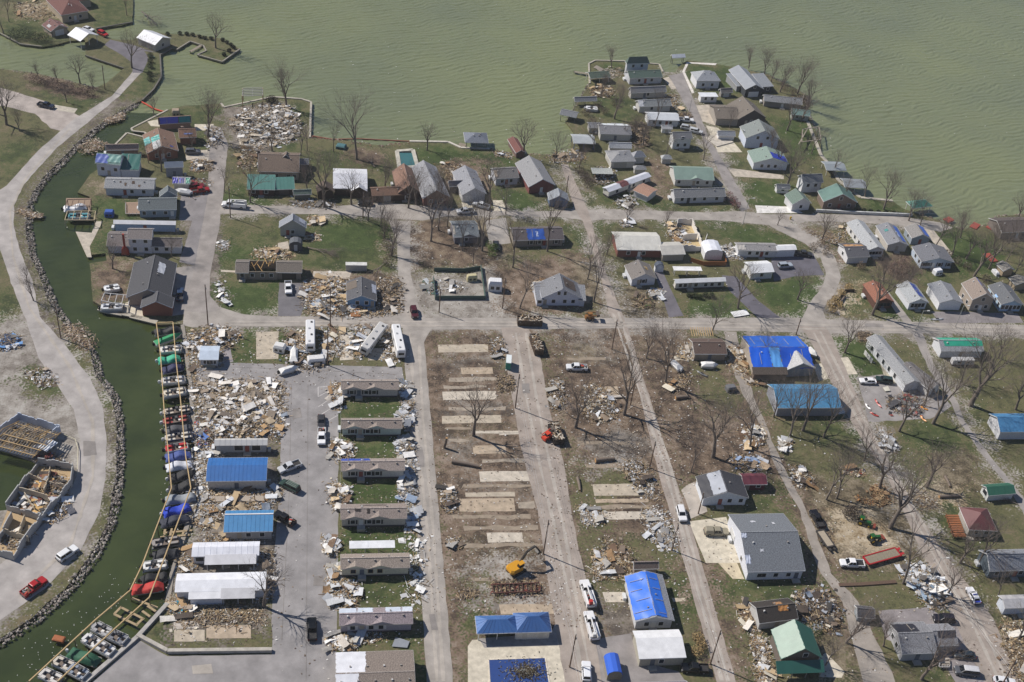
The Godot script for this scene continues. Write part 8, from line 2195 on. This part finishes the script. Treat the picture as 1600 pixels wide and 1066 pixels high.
	var nm := ["beside the first mobile home", "between the first two mobile homes", "on the lawn under the first mobile home", "at the east end of the pale green mobile home", "below the pale green mobile home", "at the east end of the blue edged mobile home", "below the blue edged mobile home", "at the east end of the gashed roof mobile home"]
	for q in ys:
		debris("white siding wreckage " + nm[k], [q[0], q[1], q[2], q[1], q[2], q[3], q[0], q[3]], 1.3, 300, white + ["8fa0b5", "6a6f78"], 0.2, 1.6, 6)
		k += 1
	for q in [["at the lot side of the first mobile home", 520,598,536,640], ["at the lot side of the pale green mobile home", 514,688,552,722], ["at the lot side of the blue edged mobile home", 516,755,544,800], ["small and blue grey, on the lot edge", 506,840,528,868], ["of plywood by the cream mobile home", 512,885,536,910], ["of white sheets below the cream mobile home", 512,905,560,955], ["of plywood and tin below the lilac grey home", 512,993,560,1018]]:
		debris("rubble heap " + q[0], [q[1], q[2], q[3], q[2] + 6, q[3] - 4, q[4], q[1] + 5, q[4] - 4], 1.3, 330, white + tan, 0.2, 1.6, 7)
	debris("toppled white picket fence along the mobile home row", [641,835, 655,835, 658,950, 648,950], 0.5, 110, ["e0e0de", "d2d2d0"], 0.4, 2.4, 2)
	debris("wreckage under the lilac grey home eave", [535,990, 600,992, 590,1002, 540,1002], 0.6, 200, white + dark, 0.2, 1.2, 3)
	debris("small rubbish clump left of the trailer pads", [690,762, 708,764, 712,800, 694,798], 1.2, 330, dark + white, 0.2, 1.6, 4)
	debris("rubbish heap at the first trailer pad end", [768,532, 785,530, 788,560, 772,562], 0.8, 280, white + dark, 0.2, 1.1, 3)
	debris("brush pile beside the portable toilet", [778,590, 800,588, 802,610, 782,612], 0.8, 300, dark, 0.2, 1.5, 0)
	debris("dark junk heap on the edge of the rough lot", [864,592, 876,595, 880,640, 866,640], 1.0, 420, dark + white, 0.2, 1.3, 3)
	debris("heap of boards and sheets below the white pickup", [918,600, 950,612, 962,650, 930,662, 915,640], 1.0, 700, dark + white + tan, 0.2, 1.7, 8)
	debris("white scraps at the lane edge of the cleared lots", [975,725, 1000,722, 1015,745, 1030,780, 1015,780, 985,750], 0.9, 420, white + dark, 0.2, 1.4, 4)
	debris("broad white siding drift along the lane verge", [1010,795, 1035,800, 1052,840, 1050,860, 1025,850, 1012,820], 0.7, 620, white, 0.2, 1.4, 6)
	debris("white siding drift by the walkway slab", [905,790, 935,800, 945,815, 915,820], 0.6, 360, white, 0.2, 1.4, 4)
	debris("white clutter before the blue tarped house", [925,860, 945,865, 945,905, 930,905], 0.9, 330, white + tan, 0.2, 1.3, 4)
	debris("splinters and planks on the grass above the blue tarped house", [945,845, 985,860, 985,900, 950,905, 940,870], 0.6, 480, tan + dark, 0.2, 1.4, 4)
	debris("twisted trailer chassis with rubbish on the cleared lot", [769,912, 842,912, 842,926, 772,926], 0.6, 420, dark + ["7a3a30"], 0.2, 1.5, 0)
	debris("rubbish clump above the trailer chassis", [700,840, 720,842, 722,858, 702,858], 0.6, 160, white + dark, 0.2, 1.2, 2)
	debris("dark clutter on the gravel lot edge", [716,925, 745,922, 745,932, 718,934], 0.4, 140, dark, 0.2, 1.0, 0)
	debris("boards and branches under the first lot tree", [1040,605, 1075,585, 1070,600, 1050,612], 0.6, 260, dark + tan, 0.2, 1.4, 2)
	debris("ruined lean to beside the brown roofed house", [1060,540, 1085,535, 1088,560, 1065,562], 0.8, 260, white + tan, 0.2, 1.4, 4)
	debris("timber strewn beside the bright blue tarps", [1140,540, 1162,545, 1168,590, 1150,580], 0.6, 220, tan, 0.3, 2.0, 4)
	debris("rubble strip under the bright blue tarp porch", [1165,588, 1190,592, 1190,602, 1170,602], 0.8, 220, dark + tan, 0.2, 1.3, 3)
	debris("crumpled white sheets beside the alley tree", [1160,670, 1190,668, 1192,695, 1165,700], 1.4, 300, white + tan, 0.4, 2.4, 10)
	debris("crumpled white sheet on the grass right of the alley", [1217,686, 1236,688, 1234,706, 1220,708], 1.2, 120, white, 0.4, 2.0, 5)
	debris("blue and white junk by the alley above the maroon shed", [1145,712, 1190,715, 1185,735, 1150,732], 0.9, 380, ["cfd2d6", "8fa3c0", "6d5a4c", "a08c74", "4a453f"], 0.2, 1.5, 5)
	debris("heap of torn tin and boards on the alley verge", [1232,730, 1260,735, 1272,760, 1245,762], 1.2, 330, white + tan + dark, 0.3, 1.9, 6)
	debris("bright litter in the grass under the bare trees", [1315,730, 1350,735, 1350,745, 1320,742], 0.6, 140, tan + ["a33a2c", "2f3545"], 0.2, 1.2, 1)
	debris("crumpled white tin by the east street", [1370,675, 1385,675, 1402,700, 1390,708, 1375,695], 1.2, 200, white, 0.4, 2.2, 6)
	debris("split firewood heap under the bare tree", [1362,765, 1380,758, 1388,785, 1368,790], 1.4, 260, ["a5855f", "b89c78", "80664c", "6a4a30"], 0.4, 1.6, 0)
	debris("row of cut logs beside the firewood heap", [1335,776, 1362,782, 1360,790, 1336,782], 0.6, 60, ["a8794a", "6a5646"], 0.5, 1.0, 0)
	debris("sawdust and chips with cut limbs below the bare tree", [1425,775, 1465,780, 1462,795, 1430,790], 0.3, 200, tan, 0.2, 1.0, 0)
	debris("large heap of twisted white metal beside the east street", [1412,888, 1445,883, 1468,905, 1475,940, 1455,948, 1430,920, 1415,905], 1.8, 800, white + ["8fa3b5", "55504c"], 0.4, 2.4, 16)
	debris("dark scrap at the foot of the twisted metal heap", [1450,935, 1478,930, 1480,948, 1455,952], 0.8, 180, dark + white, 0.3, 1.4, 3)
	debris("tangle of limbs and tin beside the black roofed house", [1245,930, 1290,922, 1312,955, 1305,985, 1270,985, 1250,960], 1.8, 900, dark + ["b9bdc4", "8f9aa8", "c9c2b4"], 0.3, 2.2, 12)
	debris("smashed boards at the blown out gable", [1155,945, 1172,945, 1182,988, 1165,985], 1.0, 360, tan + dark, 0.2, 1.5, 5)
	debris("brown and white litter bank by the long lane foot", [1175,995, 1198,1000, 1205,1066, 1185,1066], 0.8, 520, dark + tan + white, 0.2, 1.3, 4)
	debris("kayak racks and poles piled in the yard", [1385,622, 1440,622, 1436,650, 1400,645], 1.0, 330, ["8d8d8f", "8a4a44", "55565a", "a9a9a9", "3a3a3e", "6d6a68"], 0.4, 2.6, 3)
	debris("stone and brush heap behind the corner lawn", [1338,520, 1362,520, 1364,532, 1345,535], 0.8, 200, dark, 0.2, 0.9, 0)
	debris("torn tin wrapped round the first flowering tree", [968,345, 985,344, 986,354, 970,355], 1.0, 80, white, 0.4, 1.6, 3)
	debris("crumpled white sheet beside the askew trailer", [963,318, 990,305, 992,320, 972,328], 1.2, 130, white, 0.4, 1.8, 6)
	debris("timber and drywall spilled from the ruined house", [1045,352, 1068,348, 1075,385, 1050,378], 1.0, 480, tan + white, 0.2, 1.6, 9)
	debris("white wreckage between arched shed and trailer", [1130,385, 1155,388, 1165,405, 1135,405], 1.0, 330, white, 0.3, 1.8, 7)
	debris("crumpled white tin on the corner lot grass", [1014,452, 1035,453, 1037,467, 1018,466], 0.8, 140, white, 0.3, 1.6, 4)
	debris("green and brown brush heap on the corner lot", [990,465, 1015,460, 1022,480, 995,482], 0.9, 260, dark + ["4f6a34"], 0.2, 1.3, 1)
	debris("rubble left of the torn open white house", [832,442, 852,440, 850,455, 832,455], 0.8, 220, tan + white, 0.2, 1.5, 5)
	debris("drywall and insulation by the skirting ruin", [664,440, 680,438, 682,460, 668,458], 0.9, 140, ["cfd2d2", "3f6a60", "8a8a86"], 0.3, 1.6, 3)
	debris("white panels inside the green skirting", [684,440, 730,440, 730,455, 686,455], 0.3, 60, white, 0.3, 1.4, 4)
	debris("broken furniture by the peninsula street", [1058,178, 1078,176, 1080,185, 1060,186], 0.7, 200, dark, 0.2, 1.2, 1)
	debris("cove debris between the boathouse and the lane", [865,240, 905,235, 915,248, 880,256, 860,250], 0.7, 520, mix, 0.2, 1.3, 4)
	debris("litter round the slate lake pavilion steps", [770,236, 800,242, 800,248, 772,243], 0.4, 160, mix, 0.2, 0.9, 1)
	debris("debris beside the hip roofed house and lane", [935,262, 955,262, 960,280, 945,290, 930,285], 0.9, 300, dark + white, 0.2, 1.5, 2)
	debris("roof litter behind the faded gable houses", [690,256, 722,256, 720,285, 700,285], 0.8, 360, tan + dark, 0.2, 1.3, 4)
	debris("junk heaps in front of the grey green shed", [456,314, 520,316, 520,324, 458,322], 0.8, 400, ["3c3a3a", "77736e", "a9b0b8", "c9c9c9", "5f5a54"], 0.2, 1.3, 4)
	debris("junk along the drive between the canal cottages", [285,280, 325,282, 322,300, 300,308, 285,296], 0.9, 420, ["3c3a3a", "7a2f30", "77736e", "c9c9c9", "5f5a54"], 0.2, 1.4, 4)
	debris("rubbish beside the long roofless house", [82,780, 108,775, 105,800, 85,815, 75,820], 1.0, 420, ["b9bcc4", "8a8580", "c9a87a", "55565e", "d6d6d4"], 0.2, 1.3, 5)
	debris("blue and white wreck on the gravel by the levee road", [0,525, 28,522, 30,545, 0,548], 1.4, 260, ["5f8fc4", "cfd2d6", "2f3b55", "77736e"], 0.4, 2.0, 7)
	debris("brush and white scraps on the island bed", [40,580, 72,576, 92,600, 70,608, 45,590], 0.6, 160, dark + white, 0.2, 1.6, 1)
	debris("rubble in front of the maroon roofed house", [20,5, 65,0, 85,25, 60,35, 30,30], 0.8, 380, tan + dark, 0.2, 1.2, 3)
	debris("junk and planks along the far right road", [1570,980, 1600,970, 1600,1066, 1585,1066], 0.8, 420, tan + dark, 0.2, 1.4, 2)
	debris("drift of boards on the shore by the fallen peninsula trees", [1230,152, 1262,150, 1262,160, 1235,162], 0.5, 160, mix, 0.2, 1.2, 1)
	debris("roadside rubble along the bend", [1262,362, 1300,372, 1320,350, 1345,352, 1310,385], 0.3, 300, mix, 0.15, 0.9, 1)
	debris("litter strip on the walkway behind the moored boats", [287,520, 300,520, 312,640, 322,700, 310,700, 300,640], 0.4, 380, mix, 0.15, 1.0, 3)
	debris("collapsed framing heaped inside the rafter house", [-10,690, 30,665, 80,680, 45,705], 1.6, 380, dark + tan, 0.3, 1.8, 4)
	debris("collapsed framing and belongings inside the long roofless house", [25,795, 60,740, 105,745, 100,765, 62,806], 1.5, 700, tan + dark + white, 0.25, 1.5, 8)
	debris("belongings heaped in the lower rooms of the long roofless house", [0,850, 35,820, 55,830, 22,865], 1.3, 300, tan + dark + white, 0.25, 1.4, 4)
	debris("rubble between the pond house and the long roofless house", [60,722, 75,708, 108,730, 85,735], 1.0, 220, dark + ["7a3a34", "5f8fc4", "cfd2d6"], 0.2, 1.4, 3)
	debris("patio rubble beside the green pavilion", [932,108, 972,106, 975,118, 950,122], 0.4, 220, ["cfcac0", "b3aca0", "8a8278"], 0.2, 1.2, 2)
	debris("wreckage of a cottage between pavilion and boathouse", [922,137, 955,135, 957,150, 925,152], 1.2, 380, tan + dark, 0.3, 1.8, 5)
	debris("yard junk between the weathered peninsula cottages", [1040,150, 1055,148, 1062,172, 1048,176], 0.6, 220, mix, 0.2, 1.2, 2)
	debris("brush and boards behind the hip roofed house", [985,200, 1005,190, 1012,225, 995,232], 1.4, 420, dark, 0.3, 2.0, 1)
	# small litter on the ground
	var mb := MB.new()
	mb.use_col = true
	for q in [[530,600,660,1010,900], [670,520,880,960,1500], [860,520,1080,980,2200], [980,520,1200,760,1100], [1100,640,1300,1060,1000], [1290,700,1560,960,700], [640,350,960,495,500], [300,510,640,600,700], [930,330,1250,495,400], [340,200,900,330,600], [880,130,1330,330,500], [250,600,440,1010,900], [1300,340,1600,690,500], [440,560,530,1066,140], [1330,950,1600,1066,300]]:
		for i in q[4]:
			var p := gp(rng.randf_range(q[0], q[2]), rng.randf_range(q[1], q[3]), 0.09)
			var l := rng.randf_range(0.1, 0.42)
			mb.col = lin(["cfcdc8", "bfbbb4", "a89c8a", "6a5c4e", "5a4d42", "8a7a68"][rng.randi() % 6])
			mb.box(p, Vector3(l, 0.05, l * rng.randf_range(0.2, 0.9)), Basis.from_euler(Vector3(rng.randf_range(-0.2, 0.2), rng.randf() * 6, 0)))
	var o := part("ground_litter", mb, vcol(0.9), self)
	tag(o, "small scattered litter and splinters strewn over lots and lawns", "litter", "", "stuff")

# ================================================================ small things
func build_small_things() -> void:
	rng.seed = 31
	# pool
	var t := thing("swimming_pool", "blue covered swimming pool with a heap of silt on the cover", "pool", gp(810, 1050))
	var a := t.to_local(gp(763, 1031)); var b := t.to_local(gp(852, 1028)); var c := t.to_local(gp(860, 1078)); var d := t.to_local(gp(766, 1082))
	var mb := MB.new()
	for p in [[a, b], [b, c], [c, d], [d, a]]: mb.bar(p[0] + Vector3(0, 0.06, 0), p[1] + Vector3(0, 0.06, 0), 0.3, 0.1)
	part("coping", mb, mat("cfc6b4", "conc"), t)
	var cb := MB.new()
	var pts := []
	for j in 12:
		for i in 14: pts.append(a.lerp(b, i / 13.0).lerp(d.lerp(c, i / 13.0), j / 11.0) + Vector3(0, 0.05 + rng.randf() * 0.02, 0))
	cb.grid(pts, 14, 12)
	part("cover", cb, gloss("22407c", 0.5), t)
	var sb := MB.new()
	sb.use_col = true
	var ctr := t.to_local(gp(822, 1050))
	for i in 900:
		var r := absf(rng.randfn()) * 1.9
		var g := rng.randf() * TAU
		sb.col = lin(["3b3428", "4d4433", "2c2820", "8a8a84", "6a5f4c"][rng.randi() % 5])
		sb.box(ctr + Vector3(cos(g) * r * 1.3, 0.1 + maxf(0, 0.5 - r * 0.15) * rng.randf(), sin(g) * r * 0.9), Vector3(rng.randf_range(0.1, 0.5), 0.08, 0.12), Basis.from_euler(Vector3(0, rng.randf() * 6, rng.randf_range(-0.3, 0.3))))
	part("silt", sb, vcol(0.95), t).set_meta("kind", "stuff")
	t = thing("swimming_pool", "teal covered pool behind the faded brown gable", "pool", gp(634, 250))
	mb = MB.new()
	for p in [[620,238, 645,236], [645,236, 652,262], [652,262, 624,264], [624,264, 620,238]]: mb.bar(t.to_local(gp(p[0], p[1])) + Vector3(0, 0.3, 0), t.to_local(gp(p[2], p[3])) + Vector3(0, 0.3, 0), 1.3, 0.7)
	part("coping", mb, mat("b9b5a8", "conc"), t)
	cb = MB.new()
	pts = []
	for j in 8:
		for i in 8: pts.append(t.to_local(gp(lerpf(622, 648, i / 7.0) + j * 0.4, lerpf(239, 263, j / 7.0), 0.45)) + Vector3(0, rng.randf() * 0.03, 0))
	cb.grid(pts, 8, 8)
	part("cover", cb, gloss("2f6468", 0.6), t)
	# fallen sheets and panels
	for q in [["white sheet of roofing lying on the lawn by the main street", 1141,489, 1165,485, 1171,493, 1147,497, "dedfdf"], ["pale panel on the kayak yard gravel", 1379,607, 1387,605, 1391,612, 1383,613, "c9c6b8"], ["grey roof panel lying in the grass by the double wide home", 618,997, 640,1004, 636,1014, 612,1012, "83888f"], ["orange brown door panel on the collapsed house verge", 547,485, 563,485, 563,496, 548,496, "9a6a44"]]:
		var s := thing("roof_panel", q[0], "panel", gp(q[1], q[2]))
		var pb := MB.new()
		var p0 := PackedVector2Array()
		for i in 4:
			var w := s.to_local(gp(q[1 + i * 2], q[2 + i * 2]))
			p0.append(Vector2(w.x, w.z))
		sheet(pb, p0, 0.35, 0.08)
		part("sheet", pb, mat(q[9], "metal"), s)
	# orange fence
	t = polybar("fence", "orange brown timber fence round the white arched shed", "fence", [1079,409, 1098,415, 1134,415, 1131,403], 0.1, 1.5, 0.75, mat("a0673a", "wood"), "fence_panel")
	polybar("fence", "dark timber fence of the railed yard by the bend", "fence", [1299,483, 1320,456, 1335,456], 0.1, 0.9, 0.45, mat("3d322a", "wood"), "fence_panel")
	polybar("fence", "brown trodden hedge line south of the red trailer", "fence", [1311,915, 1345,914, 1400,910], 0.9, 0.35, 0.15, mat("5d4a3c", "bark"), "hedge_section")
	polybar("fence", "white panel wall beside the mobile home slab", "fence", [1350,553, 1362,568], 0.15, 1.4, 0.7, mat("c9c9c6", "siding"), "fence_panel")
	polybar("fence", "white pipe guard rail by the roofless houses", "fence", [95,680, 118,690, 122,705, 121,745], 0.12, 0.12, 0.7, mat("c9c3a8"), "rail")
	# air conditioner and box items
	for q in [["toppled white cabin box with square openings on the cleared lot", 773,452, "d5d6d8", 4.0, 3.4, 2.8], ["cream generator box behind the green skirting", 737,438, "b9b08c", 3.0, 2.0, 1.6], ["white storage box on the lawn by the pale blue house", 1464,428, "d5d8dd", 2.6, 1.8, 2.0], ["tan stone hut on the shore lawn", 275,180, "9a8a78", 2.5, 2.2, 2.5], ["small dark dog house on the lawn by the alley", 1141,610, "66686c", 2.6, 1.6, 2.0], ["round propane tank beside the tan shed", 1555,428, "d9dadc", 1.2, 1.2, 3.0], ["blue covered machine on the canal lawn", 171,337, "2f55a0", 2.6, 1.8, 2.2], ["teal boat wreck on the north shore rubble", 533,231, "3f6a70", 3.2, 1.2, 2.6], ["white skirted camper box by the wrecked campers", 437,548, "d2d2d0", 3.0, 2.2, 2.4], ["wrecked white van shell below the first camper", 494,566, "cfcfce", 4.6, 1.8, 2.4], ["orange dinghy hull beside the debris raft", 92,1000, "9a5a34", 2.4, 0.6, 1.4]]:
		var s := thing("storage_box", q[0], "box", gp(q[1], q[2]), rng.randf_range(-0.3, 0.3))
		var bb := MB.new()
		var w: float = q[4]
		bb.loft([ring(-w * 0.5, w * 0.5, q[6] * 0.5, 0.0, 0.1), ring(-w * 0.5, w * 0.5, q[6] * 0.5, q[5] * 0.75, 0.12), ring(-w * 0.42, w * 0.42, q[6] * 0.36, q[5], 0.15)])
		part("shell", bb, mat(q[3], "siding"), s)
		bx("opening", Vector3(-w * 0.2, q[5] * 0.4, q[6] * 0.5), Vector3(w * 0.25, q[5] * 0.3, 0.06), gloss("2a2a2c", 0.4), s)
		bx("opening", Vector3(w * 0.2, q[5] * 0.4, q[6] * 0.5), Vector3(w * 0.25, q[5] * 0.3, 0.06), gloss("2a2a2c", 0.4), s)
	# kayaks
	for q in [["white kayak lying in the kayak yard", 1353,633, 1359,640, "dcdcda"], ["red kayak lying in the kayak yard, upper one", 1367,625, 1377,638, "a8322c"], ["red kayak lying in the kayak yard, lower one", 1361,646, 1371,651, "b03a30"], ["orange kayak lying under the tree in the yard", 1438,636, 1448,641, "cf8a2c"], ["second orange kayak lying at the yard edge", 1439,652, 1446,659, "c9862f"], ["dark canoe overturned by the brown roofed house", 1088,580, 1106,590, "5a5d60"], ["white canoe on the main street verge", 1454,500, 1474,499, "d6d6d4"], ["green kayak on the shrub row lawn", 233,88, 241,90, "8fb59a"], ["white kayak on the north shore lawn", 786,243, 790,240, "c9c9c0"]]:
		var p := gp(q[1], q[2])
		var e := gp(q[3], q[4])
		var v := e - p
		var s := thing("kayak", q[0], "kayak", (p + e) * 0.5 + Vector3(0, 0.05, 0), atan2(-v.z, v.x))
		var l := clampf(v.length(), 2.6, 4.5) * 0.5
		var kb := MB.new()
		var ks := [-1.0, -0.6, 0.0, 0.6, 1.0]
		var ws := [0.04, 0.3, 0.42, 0.3, 0.04]
		for i in 4:
			for sg in [-1.0, 1.0]:
				var q0 := Vector3(ks[i] * l, 0.18, sg * ws[i])
				var q1 := Vector3(ks[i + 1] * l, 0.18, sg * ws[i + 1])
				var t0 := Vector3(ks[i] * l, 0.42, 0)
				var t1 := Vector3(ks[i + 1] * l, 0.42, 0)
				var b0 := Vector3(ks[i] * l, 0.0, 0)
				var b1 := Vector3(ks[i + 1] * l, 0.0, 0)
				if sg > 0:
					kb.quad(q0, t0, t1, q1); kb.quad(b0, q0, q1, b1)
				else:
					kb.quad(q1, t1, t0, q0); kb.quad(b1, q1, q0, b0)
		part("hull", kb, gloss(q[5], 0.4), s)
		bx("cockpit", Vector3(0, 0.4, 0), Vector3(l * 0.5, 0.06, 0.4), mat("2c2c2e"), s)
	# bare trailer chassis
	t = thing("trailer_chassis", "rusty bare trailer chassis lying on the cleared lot", "chassis", gp(805, 920))
	for q in [[769,914, 843,911], [771,927, 844,924]]:
		var r := MB.new()
		r.bar(t.to_local(gp(q[0], q[1], 0.6)), t.to_local(gp(q[2], q[3], 0.6)), 0.18, 0.28)
		part("frame_rail", r, mat("5a3a32", "metal"), t)
	for i in 12:
		var u := i / 11.0
		var r := MB.new()
		r.bar(t.to_local(gp(lerpf(769, 843, u), lerpf(914, 911, u), 0.6)), t.to_local(gp(lerpf(771, 844, u), lerpf(927, 924, u), 0.6)), 0.12, 0.16)
		part("cross_member", r, mat("5a3a32", "metal"), t)
	# flagged yellow marker on the lawn and person in yellow
	t = thing("fire_hydrant", "small yellow marker post at the curb of the lake road", "hydrant", gp(1235, 343))
	var hb := MB.new()
	hb.rod(Vector3(0, 0, 0), Vector3(0, 1.1, 0), 0.25, 8)
	hb.rod(Vector3(-0.4, 0.8, 0), Vector3(0.4, 0.8, 0), 0.14, 6)
	part("body", hb, gloss("c9a52c", 0.5), t)
